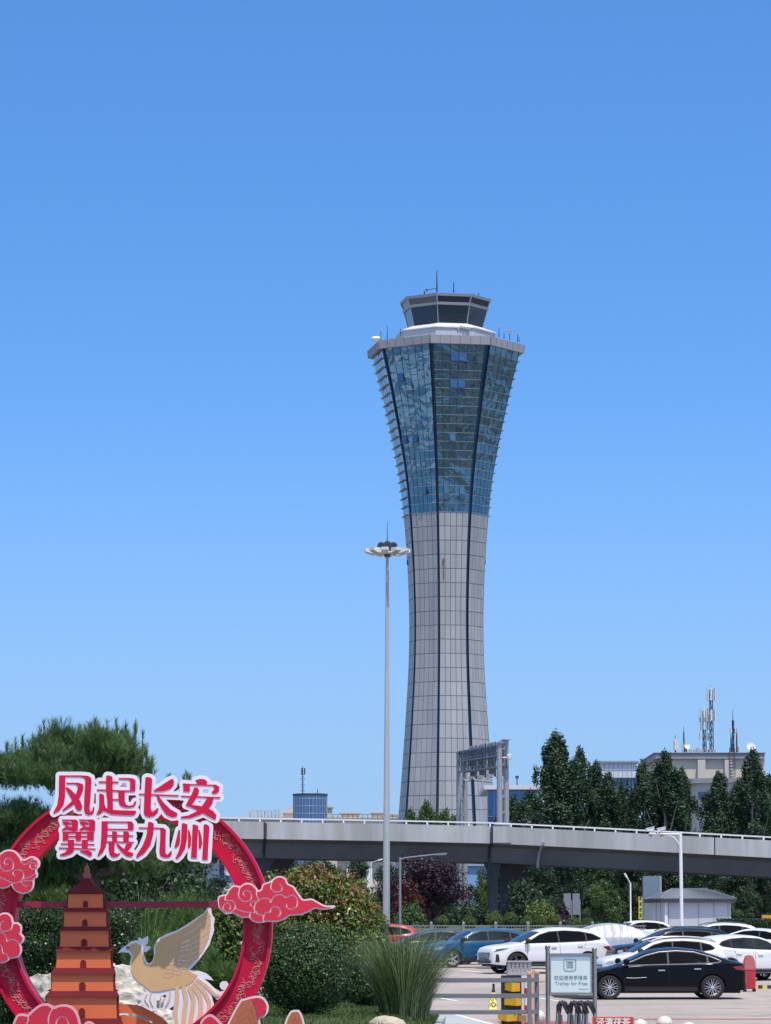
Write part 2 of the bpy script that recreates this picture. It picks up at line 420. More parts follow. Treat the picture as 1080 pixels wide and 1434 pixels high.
B0, B1 = gpt(699, 1073.5, YN), gpt(642.6, 1081, YF)
tr_ = MB()
off = Vector((.55, .25, 0))
for o_ in (Vector((0, 0, 0)), off):
    for t in (0, .48, 1):
        tr_.bar(A0.lerp(B0, t) + o_, A1.lerp(B1, t) + o_, .12, .12)
    for i in range(13):
        t = i / 12
        a, b = A0.lerp(A1, t) + o_, B0.lerp(B1, t) + o_
        tr_.bar(a, b, .07, .07)
        if i < 12:
            t2 = (i + 1) / 12; m0, m1 = A0.lerp(B0, .48), A1.lerp(B1, .48)
            tr_.bar(a, m0.lerp(m1, t2) + o_, .05, .05); tr_.bar(m0.lerp(m1, t2) + o_, b, .05, .05)
            tr_.bar(m0.lerp(m1, t) + o_, A0.lerp(A1, t2) + o_, .05, .05)
tr_.build('lattice_beam', mat('gantry_paint', (.12, .14, .17), .5, .1), ga)
M_signback = mat('sign_back', (.11, .14, .19), .5, .3, var=.12, scale=.7)
for i in range(4):
    t0, t1 = .07 + i * .235, .07 + i * .235 + .15
    o_ = Vector((.72, .35, 0)); up = Vector((0, 0, .42)); dn = Vector((0, 0, -.62))
    q = [A0.lerp(A1, t0) + o_ + up, A0.lerp(A1, t1) + o_ + up, B0.lerp(B1, t1) + o_ + dn, B0.lerp(B1, t0) + o_ + dn]
    pb = MB(); pb.prism(q, (.05, .01, 0)); pn = pb.build('sign_panel', M_signback, ga)
    rb = MB()
    for k in range(5):
        s_ = (k + .5) / 5; rb.bar(q[0].lerp(q[1], s_) - Vector((.06, 0, 0)), q[3].lerp(q[2], s_) - Vector((.06, 0, 0)), .07, .1)
    for s_ in (.06, .5, .94): rb.bar(q[0].lerp(q[3], s_) - Vector((.13, 0, 0)), q[1].lerp(q[2], s_) - Vector((.13, 0, 0)), .06, .12)
    rb.build('stiffener', M_galv, pn)
    lb = MB(); e = q[3].lerp(q[2], .5); lb.path([e + Vector((-.1, 0, .1)), e + Vector((-.45, -.1, -.15)), e + Vector((-.75, -.2, 0))], .05, 6); lb.box(e + Vector((-.85, -.25, .05)), (.3, .5, .18)); lb.build('sign_lamp', M_wht, ga)
cb = MB(); q = gpt(711, 1058, YN); cb.tube(q + Vector((-.35, 0, -.15)), q + Vector((.1, 0, -.15)), .04); cb.lathe([(0, -.3), (.16, -.26), (.2, -.1), (.2, .08), (0, .12)], q + Vector((.1, 0, 0)), 12)
cb.build('camera', M_wht, ga)
# ---------------------------------------------------------------- control tower
TY = 470.0
TX = P(625.3, 1000, TY).x
T0 = Vector((TX, TY, GZ(TY)))
tw = thing('control_tower', 'tall airport control tower, grey shaft flaring into blue glass with a glazed cab', 'control tower', T0)
TH = [R(-12 + 45 * k) for k in range(8)]
def tz(py, depth=0): return P(625, py, TY - depth).z - T0.z
_sil = [(487, 107.0), (500, 104.0), (525, 97.5), (550, 91.0), (575, 85.5), (600, 79.7), (625, 74.5), (650, 69.5), (680, 64.5), (716, 60.5), (750, 57.6), (800, 54.2), (850, 52.5), (880, 52.0), (935, 53.2), (996, 56.8), (1060, 61.2), (1120, 65.8), (1148, 68.0), (1297, 79.0)]
_z = np.array([tz(a) for a, b in _sil])[::-1]; _r = np.array([b / .978 / F * TY for a, b in _sil])[::-1]
def _smooth(z):
    return float(np.mean(np.interp(z + np.linspace(-1.8, 1.8, 9), _z, _r)))
def rad(z): return _smooth(z)
def ring(r, th): return Vector((r * math.sin(th), -r * math.cos(th), 0))
ZG = tz(716, rad(tz(716)))                 # foot of the glazing
ZT = tz(479.5, rad(tz(487)) * .978)        # head of the glazing
M_panel = []
M_panel = mat('cladding_panel', (.415, .408, .408), .5, .1, var=.06, scale=.9, stain=.16, stretch=(1, 1, .12))
M_panel2 = mat('cladding_panel', (.39, .384, .385), .5, .1, var=.06, scale=.9, stain=.16, stretch=(1, 1, .12))
M_panel3 = mat('cladding_panel', (.445, .436, .432), .5, .1, var=.06, scale=.9, stain=.16, stretch=(1, 1, .12))
M_seam = mat('dark_seam', (.17, .17, .175), .7)
M_stripe = mat('corner_strip_glass', (.024, .060, .115), .25, .4, var=.2, scale=.2)

def glass(name, col, rough=.02, rip=.25, scale=.35, metal=.85, dist=.05):
    m, nt, b = _nt(name); L = nt.links
    b.inputs['Metallic'].default_value = metal; b.inputs['Roughness'].default_value = rough
    b.inputs['Base Color'].default_value = (*col, 1)
    tc_ = nt.nodes.new('ShaderNodeTexCoord'); nz = nt.nodes.new('ShaderNodeTexNoise'); nz.inputs['Scale'].default_value = scale
    nz.inputs['Detail'].default_value = 2; nz.inputs['Distortion'].default_value = 1.2
    L.new(tc_.outputs['Object'], nz.inputs['Vector'])
    bp = nt.nodes.new('ShaderNodeBump'); bp.inputs['Strength'].default_value = rip; bp.inputs['Distance'].default_value = dist
    L.new(nz.outputs['Fac'], bp.inputs['Height']); L.new(bp.outputs['Normal'], b.inputs['Normal'])
    return m
M_glass = [glass('mirror_glazing', c, .03, .8, .30, .9, .20) for c in ((.105, .21, .30), (.09, .19, .28), (.125, .235, .32))]
M_cab = glass('cab_glazing', (.045, .07, .10), .05, .3, .3, .6)
M_ledge = mat('aluminium_ledge', (.36, .38, .40), .45, .2)
M_ringp = mat('ring_parapet_panel', (.345, .325, .335), .6, var=.06, scale=.3)

n_glass, n_pan = 19, 30
zg = np.linspace(ZG, ZT, n_glass + 1)
zp = ZG - np.arange(0, n_pan + 1) * 1.93
zp = [z for z in zp if z > -.2][::-1]
def stripw(k, z):                           # half width of the recessed strip on vertex k
    r = rad(z)
    return (.024 if k % 2 == 0 else .040) * r + .02
def facet_pt(k, z, s):                      # s 0..1 between the strips of vertices k and k+1
    r = rad(z); a, b = ring(r, TH[k]), ring(r, TH[(k + 1) % 8]); L = (b - a).length; d = (b - a) / L
    wa, wb = stripw(k, z), stripw((k + 1) % 8, z)
    p = a + d * (wa + (L - wa - wb) * s); p.z = z; return p
def outn(k): return ring(1, (TH[k] + R(22.5)))
prnd = random.Random(11)
ncol = [5, 5, 4, 5, 5, 4, 5, 5]
tilted = {(7, 15, 1), (0, 17, 2), (0, 17, 3), (0, 14, 2), (0, 14, 3), (0, 8, 2), (7, 8, 2), (7, 8, 0), (0, 2, 1), (7, 2, 3), (0, 2, 4)}
for k in range(8):
    # backing skin, one per facet, and cladding panels with open joints
    bk = MB(); rows = list(zp) + list(zg[1:])
    vs = []
    for z in rows:
        for s in (0, 1): vs.append(facet_pt(k, z, s) - outn(k) * .10)
    bk.add(vs, [(2 * i, 2 * i + 1, 2 * i + 3, 2 * i + 2) for i in range(len(rows) - 1)])
    fc = bk.build('facet', M_seam, tw)
    mb = MB(); nc = ncol[k]
    for i in range(len(zp) - 1):
        for c in range(nc):
            g = .038; gz = .038; Lw = rad(zp[i]) * .765 / nc
            s0, s1 = c / nc + g / Lw / nc, (c + 1) / nc - g / Lw / nc
            z0, z1 = zp[i] + gz, zp[i + 1] - gz
            q = [facet_pt(k, z0, s0), facet_pt(k, z0, s1), facet_pt(k, z1, s1), facet_pt(k, z1, s0)]
            mb.prism(q, -outn(k) * .06, prnd.choice((0, 0, 1, 2)))
    mb.build('cladding', [M_panel, M_panel2, M_panel3], fc)
    mb = MB()
    for i in range(n_glass):
        for c in range(nc + (1 if k in (0, 7) else 0)):
            ncc = nc + (1 if k in (0, 7) else 0); g = .035
            s0, s1 = c / ncc + g / 4.5, (c + 1) / ncc - g / 4.5
            z0, z1 = zg[i] + .03, zg[i + 1] - .03
            q = [facet_pt(k, z0, s0), facet_pt(k, z0, s1), facet_pt(k, z1, s1), facet_pt(k, z1, s0)]
            jx, jz = prnd.gauss(0, .006), prnd.gauss(0, .005)
            o_ = outn(k)
            q = [p + o_ * (jx * a + jz * b) for p, a, b in zip(q, (-1, 1, 1, -1), (-1, -1, 1, 1))]
            if (k, i, c) in tilted: q[0] = q[0] + o_ * .42; q[1] = q[1] + o_ * .42
            mb.prism(q, -o_ * .05, prnd.choice((0, 0, 1, 2)))
    mb.build('glazing', M_glass, fc)
    # light ledges at every half storey; they stand proud on the side facets
    proud = .36 if k in (6, 5, 2, 3) else .05
    mb = MB()
    for i in range(n_glass + 1):
        z = zg[i]; a, b = facet_pt(k, z, 0.0), facet_pt(k, z, 1.0); o_ = outn(k)
        q = [a, b, b + o_ * proud, a + o_ * proud]
        mb.prism([p + Vector((0, 0, -.02)) for p in q], (0, 0, .04))
    mb.build('ledge', M_ledge, fc)
    # recessed strip on the edge between two facets
    st = MB(); vs = []
    k2 = (k - 1) % 8
    for z in rows:
        vs += [facet_pt(k2, z, 1.0) - outn(k2) * .02, facet_pt(k2, z, 1.0) - outn(k2) * .28, facet_pt(k, z, 0.0) - outn(k) * .28, facet_pt(k, z, 0.0) - outn(k) * .02]
    st.add(vs, [(4 * i + j, 4 * i + j + 1, 4 * i + j + 5, 4 * i + j + 4) for i in range(len(rows) - 1) for j in range(3)])
    st.build('corner_strip', M_stripe, tw)
# ring parapet on top of the glazing
def octa(mb, prof, mi=0, closed=False):
    n = 8; vs = []
    for r, z in prof:
        for th in TH: p = ring(r, th); vs.append((p.x, p.y, z))
    fs = [(i * n + k, i * n + (k + 1) % n, (i + 1) * n + (k + 1) % n, (i + 1) * n + k) for i in range(len(prof) - 1) for k in range(n)]
    return mb.add(vs, fs, mi)
RR = 109.6 / .978 / F * TY
ZR0, ZR1 = tz(480.0, RR * .978), tz(468.4, RR * .978)
sm = MB(); octa(sm, [(RR - .6, ZR0 + .01), (RR - .02, ZR0), (RR + .08, ZR1), (RR - .35, ZR1 + .02), (RR - .4, ZR1 - .6), (1, ZR1 - .62)])
for k in range(8):
    for c in range(1, 6):
        a = ring(RR, TH[k]).lerp(ring(RR, TH[(k + 1) % 8]), c / 6); b = ring(RR + .1, TH[k]).lerp(ring(RR + .1, TH[(k + 1) % 8]), c / 6)
        sm.bar((a.x, a.y, ZR0 + .03), (b.x, b.y, ZR1 - .03), .05, .03, mi=1)
    a = ring(RR, TH[k]); b = ring(RR + .1, TH[k]); sm.bar((a.x, a.y, ZR0 + .03), (b.x, b.y, ZR1 - .03), .16, .05, mi=1)
sm.build('ring_parapet', [M_ringp, M_seam], tw)
# pale skirt roof below the cab
def rpx(half): return half / .978 / F * TY
M_skirt = mat('pale_roof_sheet', (.66, .64, .66), .5, var=.05, scale=.3)
M_skirtd = mat('skirt_wall', (.44, .46, .50), .6, var=.06, scale=.3)
r1, r0 = rpx(70), rpx(53)
zs0, zs1, zs2 = tz(468.5, r1 * .978), tz(457.3, r1 * .978), tz(451.3, r0 * .978)
octa(MB(), [(r1 - .02, zs0 - 1.2), (r1, zs1)]).build('skirt_wall', M_skirtd, tw)
octa(MB(), [(r1 - .3, zs1 - .1), (r1 + .18, zs1 - .06), (r1 + .18, zs1 + .06), (r0 - .3, zs2 + .05)]).build('skirt_roof', M_skirt, tw)
# cab
rc0, rc1, rc2, rc3 = rpx(52), rpx(58.4), rpx(59.0), rpx(63.4)
zc = [tz(y, r * .978) for y, r in ((451.5, rc0), (426.2, rc1), (422.6, rc2), (413.6, rc3), (409.2, rc3 + .2))]
octa(MB(), [(rc0, zc[0] - .2), (rc1, zc[1])]).build('cab_glazing', M_cab, tw)
octa(MB(), [(rc1 - .05, zc[1]), (rc1 + .18, zc[1] - .02), (rc2 + .22, zc[2]), (rc2 - .05, zc[2] + .02)]).build('cab_band', M_ringp, tw)
octa(MB(), [(rc2, zc[2] - .05), (rc3 - .12, zc[3])]).build('upper_glazing', M_cab, tw)
octa(MB(), [(rc3 - .2, zc[3]), (rc3 + .08, zc[3] - .02), (rc3 + .18, zc[4] - .05), (rc3 - .4, zc[4] + .05), (.5, zc[4] + .2)]).build('cab_roof', M_ringp, tw)
mb = MB()
for k in range(8):
    a, b = ring(rc0 + .03, TH[k]), ring(rc1 + .03, TH[k]); mb.bar((a.x, a.y, zc[0]), (b.x, b.y, zc[1]), .12, .1)
    a, b = ring(rc2 + .03, TH[k]), ring(rc3 - .08, TH[k]); mb.bar((a.x, a.y, zc[2]), (b.x, b.y, zc[3]), .22, .12)
mb.build('cab_mullion', M_ledge, tw)
# floor inside the cab so that it is not hollow
octa(MB(), [(rc0 - .05, zc[0] - .1), (.3, zc[0] - .1)]).build('cab_floor', M_dark, tw)
# aerials and small masts on the roofs
def tpt(px, py, d): return P(px, py, TY - d) - T0
def aerial(px, y0, y1, d, r=.06, name='aerial', m=M_dark):
    a, b = tpt(px, y0, d), tpt(px, y1, d); return MB().tube(a, b, r * 1.3, r * .6, 6).build(name, m, tw)
aerial(612, 409, 378, 2, .09); aerial(635.5, 409.5, 395, 2, .08); aerial(594.5, 412, 406.5, 1, .09)
mb = MB(); mb.bar(tpt(598, 405.6, 2), tpt(612, 404, 2), .08); mb.box(tpt(597.8, 406.5, 2), (.25, .25, .3)); mb.build('aerial', M_dark, tw)
aerial(670.5, 413, 410.5, 2, .09)
for px, y0, y1, d in ((533.5, 478, 463, 3), (542.5, 475, 456, 0), (699, 472, 458, 4), (714, 476, 464, 2), (706, 474, 465, 2), (725, 479, 468, 0), (727, 479, 471, 0), (561, 470, 460, 3)):
    aerial(px, y0, y1, d, .05)
for px, py, d in ((699, 457.5, 4), (533.5, 462.5, 3), (712, 463, 2), (716, 463.5, 2), (714, 466, 2), (725.5, 467.5, 0)): MB().box(tpt(px, py, d), (.3, .3, .3)).build('antenna_head', M_ledge, tw)
MB().bar(tpt(711, 464.5, 2), tpt(717, 463, 2), .07).build('antenna_arm', M_ledge, tw)
mb = MB(); mb.lathe([(0, -.5), (.55, -.3), (.75, 0), (.5, .28), (0, .2)], tpt(527, 474.5, 1), 14); mb.tube(tpt(527, 481, 1), tpt(527, 474, 1), .08)
mb.build('dish', M_wht, tw)
for px in (633, 637, 641, 645, 649, 653, 656):
    mb = MB(); mb.tube(tpt(px, 465, r1 * .9), tpt(px, 457 + (px * 7 % 3), r1 * .9), .05); mb.box(tpt(px + 1, 458 + (px * 7 % 3), r1 * .9), (.3, .25, .35)); mb.build('loudhailer', M_ledge, tw)
for px, py in ((570.5, 791), (679.5, 790)):
    mb = MB(); a = tpt(px, py, 0); s_ = 1 if px > 625 else -1
    mb.bar(a - Vector((s_ * .8, 0, 0)), a, .09); mb.tube(a, a + Vector((0, 0, .7)), .08); mb.build('bracket_lamp', M_dark, tw)
mb = MB(); a = tpt(621.3, 784, rad(tz(784)) * .96); mb.box(a, (.25, .3, .35)); mb.tube(a - Vector((0, 0, 2.6)), a, .05); mb.build('bracket_lamp', mat('rust_red', (.25, .08, .06), .7), tw)

# terminal wing left of the tower: out of frame, mirrored in the tower's left facet
L0 = Vector((-190, 385, GZ(385))); tb = thing('terminal_wing', 'long pale terminal wing standing outside the frame at the left', 'building', L0)
MB().box((0, 0, 9), (150, 70, 18)).build('wall', M_panel3, tb)
mb = MB(); mb.box((0, 0, 18.4), (154, 74, .8)); [mb.box((x, 0, 19.3), (6, 60, 1)) for x in range(-60, 61, 20)]; mb.build('roof', M_skirt, tb)
# ---------------------------------------------------------------- buildings behind the overpass
M_beige = mat('beige_wall', (.66, .575, .475), .85, var=.05, scale=.15, stain=.1)
M_beige2 = mat('pale_wall', (.60, .55, .49), .85, var=.05, scale=.15, stain=.1)
M_roofe = mat('roof_edge', (.30, .30, .31), .7, var=.06)
M_win = glass('window_glass', (.10, .13, .17), .05, .1, .5, .5)
M_winf = mat('window_frame', (.35, .36, .38), .5)
M_bluegl = glass('blue_curtain_glass', (.22, .42, .58), .05, .15, .3, .75)
M_drum = glass('drum_glass', (.13, .20, .33), .07, .1, .2, .7)
M_mull = mat('mullion', (.35, .42, .50), .5, .2)
def x_at(px, Y): return P(px, H, Y).x
def z_at(py, Y): return P(CX, py, Y).z
# tall beige block with a heavy roof slab, aerials on top
Y = 380.0; xa, xb = x_at(927, Y), x_at(1074, Y); zt = z_at(1063, Y); z0 = GZ(Y)
L0 = Vector(((xa + xb) / 2, Y, z0))
b = thing('office_block', 'tall beige windowless block with overhanging roof slab carrying radio masts, behind the poplars', 'building', L0)
def lp(x, y, z): return (x - L0.x, y - L0.y, z - L0.z)
MB().box(lp((xa + xb) / 2, Y + 9, (z0 + zt) / 2), (xb - xa, 18, zt - z0)).build('wall', M_beige, b)
mb = MB(); ov_ = .42
mb.box(lp((xa + xb) / 2 - .3, Y + 9, zt + .32), (xb - xa + 2 * ov_ - .3, 18 + 2 * ov_, .62)); mb.box(lp((xa + xb) / 2 - .3, Y + 9, zt + .68), (xb - xa + 2 * ov_, 18 + 2 * ov_ + .3, .10))
mb.build('roof', M_roofe, b, bevel=.03)
for px in (984.5, 1022.5):
    MB().box(lp(x_at(px, Y), Y - .3, (z0 + zt) / 2 - .05), (.42 * 2, .6, zt - z0 - .1)).build('pilaster', M_beige2, b)
mb = MB()
for px in (984.5, 1022.5): mb.box(lp(x_at(px + 5.5 if px > 1000 else px - 4.2, Y), Y - .02, (z0 + zt) / 2), (.12, .1, zt - z0))
mb.build('downpipe', M_dark, b)
mb = MB(); xl = x_at(1027.5, Y)
for dx in (-.28, .28): mb.tube(lp(xl + dx, Y - .75, z_at(1088, Y)), lp(xl + dx, Y - .75, zt + 1.2), .04)
z = z_at(1088, Y)
while z < zt + 1: mb.tube(lp(xl - .28, Y - .75, z), lp(xl + .28, Y - .75, z), .03); z += .35
mb.build('ladder', M_dark, b)
# lower wing in front, at a slant
Y = 352.0
xa, xb = x_at(979, Y), x_at(1110, Y); zl, zr = z_at(1096.5, Y), z_at(1083, Y + 14)
L0 = Vector((xa, Y, GZ(Y)))
b2 = thing('annex_building', 'lower pale building with small dark square windows, in front of beige block', 'building', L0)
x1, y1 = x_at(1047, Y + 22), Y + 22      # the visible wall runs away to the right
pt = [(xa, Y), (xa + 11, Y - 5), (xa + 24, Y + 3), (xa + 22, Y + 16), (xa - .2, Y + 12)]
zt2 = z_at(1097, Y)
def up(pl, za, zb): return [lp(x, y, za) for x, y in pl], (0, 0, zb - za)
mb = MB(); mb.prism(*up(pt, GZ(Y) - .2, zt2)); mb.build('wall', M_beige2, b2)
cxm = sum(p[0] for p in pt) / 5; cym = sum(p[1] for p in pt) / 5
pt2 = [(cxm + (x - cxm) * 1.05, cym + (y - cym) * 1.07) for x, y in pt]
mb = MB(); mb.prism(*up(pt2, zt2 + .003, zt2 + .5)); mb.build('roof', M_roofe, b2)
d_ = Vector((11, -5, 0)).normalized(); nrm_ = Vector((-5, -11, 0)).normalized()
for row in range(4):
    for c in range(4):
        a = Vector((xa, Y, 0)) + d_ * (.35 + .68 * c + (.9 if c > 1 else 0)); zc_ = z_at(1115 + row * 20.5, Y)
        q = Vector(lp(a.x, a.y, zc_)); Mx = Matrix((d_, -nrm_, (0, 0, 1))).transposed()
        w_ = MB().box(q + nrm_ * .02, (.46, .12, .82), M=Mx).build('window', M_win, b2)
        fr = MB()
        for s_ in (-1, 1): fr.box(q + nrm_ * .06 + d_ * s_ * .24, (.05, .16, .86), M=Mx); fr.box(q + nrm_ * .06 + Vector((0, 0, s_ * .43)), (.54, .16, .05), M=Mx)
        fr.build('frame', M_winf, w_)
# white-rimmed block with light blue glass
Y = 420.0; xa, xb = x_at(842, Y), x_at(893, Y); zt = z_at(1068, Y); L0 = Vector(((xa + xb) / 2, Y, GZ(Y)))
b3 = thing('glass_building', 'white topped building with light blue glass wall, between two poplar groups', 'building', L0)
MB().box(lp((xa + xb) / 2, Y + 8, (zt + z_at(1089, Y)) / 2), (xb - xa, 16, zt - z_at(1089, Y))).build('upper_wall', mat('white_cladding', (.62, .64, .66), .5, var=.04), b3)
mb = MB()
for i in range(1, 8): mb.box(lp(xa + (xb - xa) * i / 8, Y - .015, (zt + z_at(1089, Y)) / 2), (.07, .03, zt - z_at(1089, Y)))
mb.box(lp((xa + xb) / 2, Y - .02, zt - .9), (xb - xa, .04, .08)); mb.build('cladding_joint', M_mull, b3)
MB().box(lp((xa + xb) / 2 + .6, Y + 8, (z_at(1089, Y) + GZ(Y)) / 2 - .002), (xb - xa - 1, 15, z_at(1089, Y) - GZ(Y) - .01)).build('glass_wall', M_bluegl, b3)
mb = MB()
for i in range(9): mb.box(lp(xa + 1.1 + (xb - xa - 1) * i / 8.2, Y + .45, (z_at(1089, Y) + GZ(Y)) / 2), (.09, .12, z_at(1089, Y) - GZ(Y) - .1))
for i in range(10): mb.box(lp((xa + xb) / 2 + .6, Y + .44, GZ(Y) + 1.2 + i * 1.7), (xb - xa - 1.1, .10, .09))
mb.build('mullion', M_mull, b3)
MB().box(lp((xa + xb) / 2, Y + 8, zt + .1), (xb - xa + .6, 16.6, .2)).build('roof', M_roofe, b3)
# dark blue glazed hall right of the tower
Y = 400.0; xa, xb = x_at(684, Y), x_at(756, Y); zt = z_at(1106, Y); L0 = Vector(((xa + xb) / 2, Y, GZ(Y)))
b4 = thing('glass_hall', 'low dark blue glazed hall under a thin pale flat roof, right of the tower', 'building', L0)
MB().box(lp((xa + xb) / 2, Y + 11, (zt + GZ(Y)) / 2), (xb - xa, 20, zt - GZ(Y))).build('glass_wall', glass('hall_glass', (.07, .16, .30), .06, .2, .3, .75), b4)
mb = MB()
for i in range(9): mb.box(lp(xa + (xb - xa) * i / 8, Y + .95, (zt + GZ(Y)) / 2), (.1, .1, zt - GZ(Y) - .1))
for i in range(6): mb.box(lp((xa + xb) / 2, Y + .94, GZ(Y) + 2 + i * 2.4), (xb - xa, .12, .1))
mb.build('mullion', M_mull, b4)
MB().box(lp((xa + xb) / 2, Y + 10, zt + .25), (xb - xa + 1, 23, .5)).build('roof', M_skirt, b4)
MB().box(lp(xb - .6, Y - .4, (zt + GZ(Y)) / 2 - .2), (1.8, .8, zt - GZ(Y) - .5)).build('end_wall', M_beige2, b4)
MB().tube(lp(x_at(726.5, Y), Y + 3, zt + .4), lp(x_at(726.5, Y), Y + 3, zt + 1.6), .07).box(lp(x_at(726.5, Y), Y + 3, zt + 1.6), (.4, .3, .3)).build('roof_camera', M_dark, b4)

# terminal far behind on the left: drum, roof line, rooftop letters
Y = 700.0; L0 = Vector((x_at(430, Y), Y, GZ(Y)))
b5 = thing('terminal_building', 'long low beige terminal roof line far behind the overpass, with rooftop plant rooms', 'building', L0)
zr_ = z_at(1146, Y)
MB().box(lp(x_at(450, Y), Y + 20, (zr_ + GZ(Y)) / 2), (x_at(640, Y) - x_at(262, Y), 38, zr_ - GZ(Y))).build('wall', M_beige, b5)
MB().box(lp(x_at(450, Y), Y + 20, zr_ + .15), (x_at(642, Y) - x_at(260, Y), 39, .3)).build('roof', M_beige2, b5)
def plant(x0, x1, y0, m=M_beige, hd=True, dy=6):
    mb = MB(); z1 = z_at(y0, Y); mb.box(lp(x_at((x0 + x1) / 2, Y), Y + dy, (zr_ + z1) / 2), (x_at(x1, Y) - x_at(x0, Y), 8, z1 - zr_))
    if hd: mb.box(lp(x_at((x0 + x1) / 2, Y), Y + dy, z1 + .1), (x_at(x1, Y) - x_at(x0, Y) + .6, 8.8, .25))
    return mb.build('plant_room', m, b5)
plant(477, 503, 1138.5); plant(520, 536, 1138); plant(545, 556, 1141); plant(458.5, 464.5, 1131, dy=3); plant(566, 600, 1143); plant(398, 411, 1138); plant(340, 412, 1143.5, hd=False)
mb = MB()
for px in range(466, 560, 7): mb.tube(lp(x_at(px, Y), Y + .5, zr_), lp(x_at(px, Y), Y + .5, zr_ + .8), .05)
mb.bar(lp(x_at(466, Y), Y + .5, zr_ + .8), lp(x_at(556, Y), Y + .5, zr_ + .8), .08); mb.build('roof_railing', M_dark, b5)
# stepped lattice at the left of the drum
mb = MB(); rnd = random.Random(3)
for i, px in enumerate(range(394, 412, 3)):
    z1 = z_at(1136 - i * 1.7, Y); mb.tube(lp(x_at(px, Y), Y + 3, zr_), lp(x_at(px, Y), Y + 3, z1), .09)
    mb.bar(lp(x_at(px, Y), Y + 3, z1), lp(x_at(px + 3, Y), Y + 3, z1 + .2), .14); mb.bar(lp(x_at(px, Y), Y + 3, zr_ + .8), lp(x_at(px + 3, Y), Y + 3, z1 - .3), .12)
mb.build('stair_frame', M_beige2, b5)
Yd = 690.0; L0 = Vector((x_at(434, Yd), Yd, GZ(Yd))); rd = (x_at(458, Yd) - x_at(410, Yd)) / 2
b6 = thing('glass_drum', 'round dark blue glass drum with small radio mast, left of the lamp mast', 'building', L0)
zt = z_at(1112.5, Yd) - L0.z
MB().lathe([(rd, 0), (rd, zt)], n=48).build('glass_wall', M_drum, b6)
mb = MB()
for k in range(30):
    t = 2 * math.pi * (k + .4) / 30; mb.box((rd * math.cos(t), rd * math.sin(t), zt / 2), (.07, .07, zt), rz=t)
for z in np.arange(zt - .9, zt - 8, -1.5): mb.lathe([(rd + .03, z - .04), (rd + .05, z), (rd + .03, z + .04)], n=48)
mb.build('mullion', M_mull, b6)
mb = MB(); mb.lathe([(rd + .1, zt - .3), (rd + .12, zt + .1), (rd - .2, zt + .1), (rd - .2, zt - .2), (.1, zt - .2)], n=48); mb.build('roof', M_dark, b6)
for px, y1 in ((423.5, 1072), (444.5, 1104)):
    mb = MB(); a = Vector(lp(x_at(px, Yd), Yd, L0.z + zt)); e = Vector(lp(x_at(px, Yd), Yd, z_at(y1, Yd)))
    mb.tube(a, e, .10, .05, 6)
    if px < 430:
        for i in range(9): mb.box(a.lerp(e, .12 + i * .07), (.5 if i % 3 else .9, .2, .12))
        for k in range(3): t = k * 2.1; mb.box(a.lerp(e, .80) + Vector((.36 * math.cos(t), .36 * math.sin(t), 0)), (.28, .28, 1.3))
    mb.build('radio_mast', M_dark, b6)

# ---------------------------------------------------------------- lettering helper (built in typeface)
def text_mesh(name, body, size, m, parent=None, loc=(0, 0, 0), rot=(R(90), 0, 0), ext=.004, spacing=1.0, fat=0):
    cu = bpy.data.curves.new(name, 'FONT'); cu.body = body; cu.size = size; cu.extrude = ext; cu.align_x = 'CENTER'; cu.align_y = 'CENTER'
    cu.space_character = spacing; cu.offset = fat; cu.resolution_u = 3
    o = bpy.data.objects.new(name, cu); COL.objects.link(o)
    bpy.context.view_layer.update()
    me = bpy.data.meshes.new_from_object(o.evaluated_get(bpy.context.evaluated_depsgraph_get()))
    bpy.data.objects.remove(o); bpy.data.curves.remove(cu)
    me.materials.clear(); me.materials.append(m)
    o = bpy.data.objects.new(name, me); link(o, parent); o.location = loc; o.rotation_euler = rot
    return o
Yt = 699.0
t_ = text_mesh('rooftop_lettering', '西安咸阳', 1.55, M_beige, b5, Vector((x_at(369, Yt), Yt, z_at(1139, Yt))) - Vector(b5.location), ext=.1, spacing=1.2, fat=.02)
mb = MB()
for px in range(350, 392, 5): mb.tube(Vector((x_at(px, Yt), Yt + .4, zr_)) - b5.location, Vector((x_at(px, Yt), Yt + .4, z_at(1135, Yt))) - b5.location, .05)
mb.build('lettering_frame', M_dark, b5)

# white house wall seen under the overpass at the left
Y = 345.0; L0 = Vector((x_at(300, Y), Y, GZ(Y)))
b7 = thing('white_building', 'white walled low building seen through the ring, with dark windows and a blue sign board', 'building', L0)
MB().box(lp(x_at(296, Y), Y + 6, 5.6 + GZ(Y)), (3.6, 12, 11.2)).build('wall', M_wht, b7)
MB().box(lp(x_at(330, Y), Y + 6.3, 5 + GZ(Y)), (2.6, 11.4, 10)).build('side_wing', mat('pinkish_wall', (.55, .42, .38), .8), b7)
for k, px in enumerate((310.5, 322)):
    w_ = MB().box(lp(x_at(px, Y), Y + (.0 if k == 0 else .58), z_at(1215, Y)), (.5, .12, 1.9)).build('window', M_win, b7)
MB().box(lp(x_at(320, Y), Y - 1.2, z_at(1231.5, Y)), (2.1, .2, .75)).build('sign_board', mat('blue_board', (.04, .17, .55), .5, var=.05), b7)
# pale blue wall glimpsed between trees under the bridge
Y = 330.0; L0 = Vector((x_at(660, Y), Y, GZ(Y)))
b8 = thing('blue_shed', 'pale blue metal shed glimpsed between the trees under the overpass', 'building', L0)
MB().box((0, 5, 3.5), (3.4, 10, 7)).build('wall', mat('blue_sheet', (.20, .36, .60), .5, var=.04, scale=.4), b8)
MB().prism([(-1.9, -.3, 7.02), (1.9, -.3, 7.02), (0, -.3, 7.9)], (0, 10.6, 0)).build('roof', M_mull, b8)
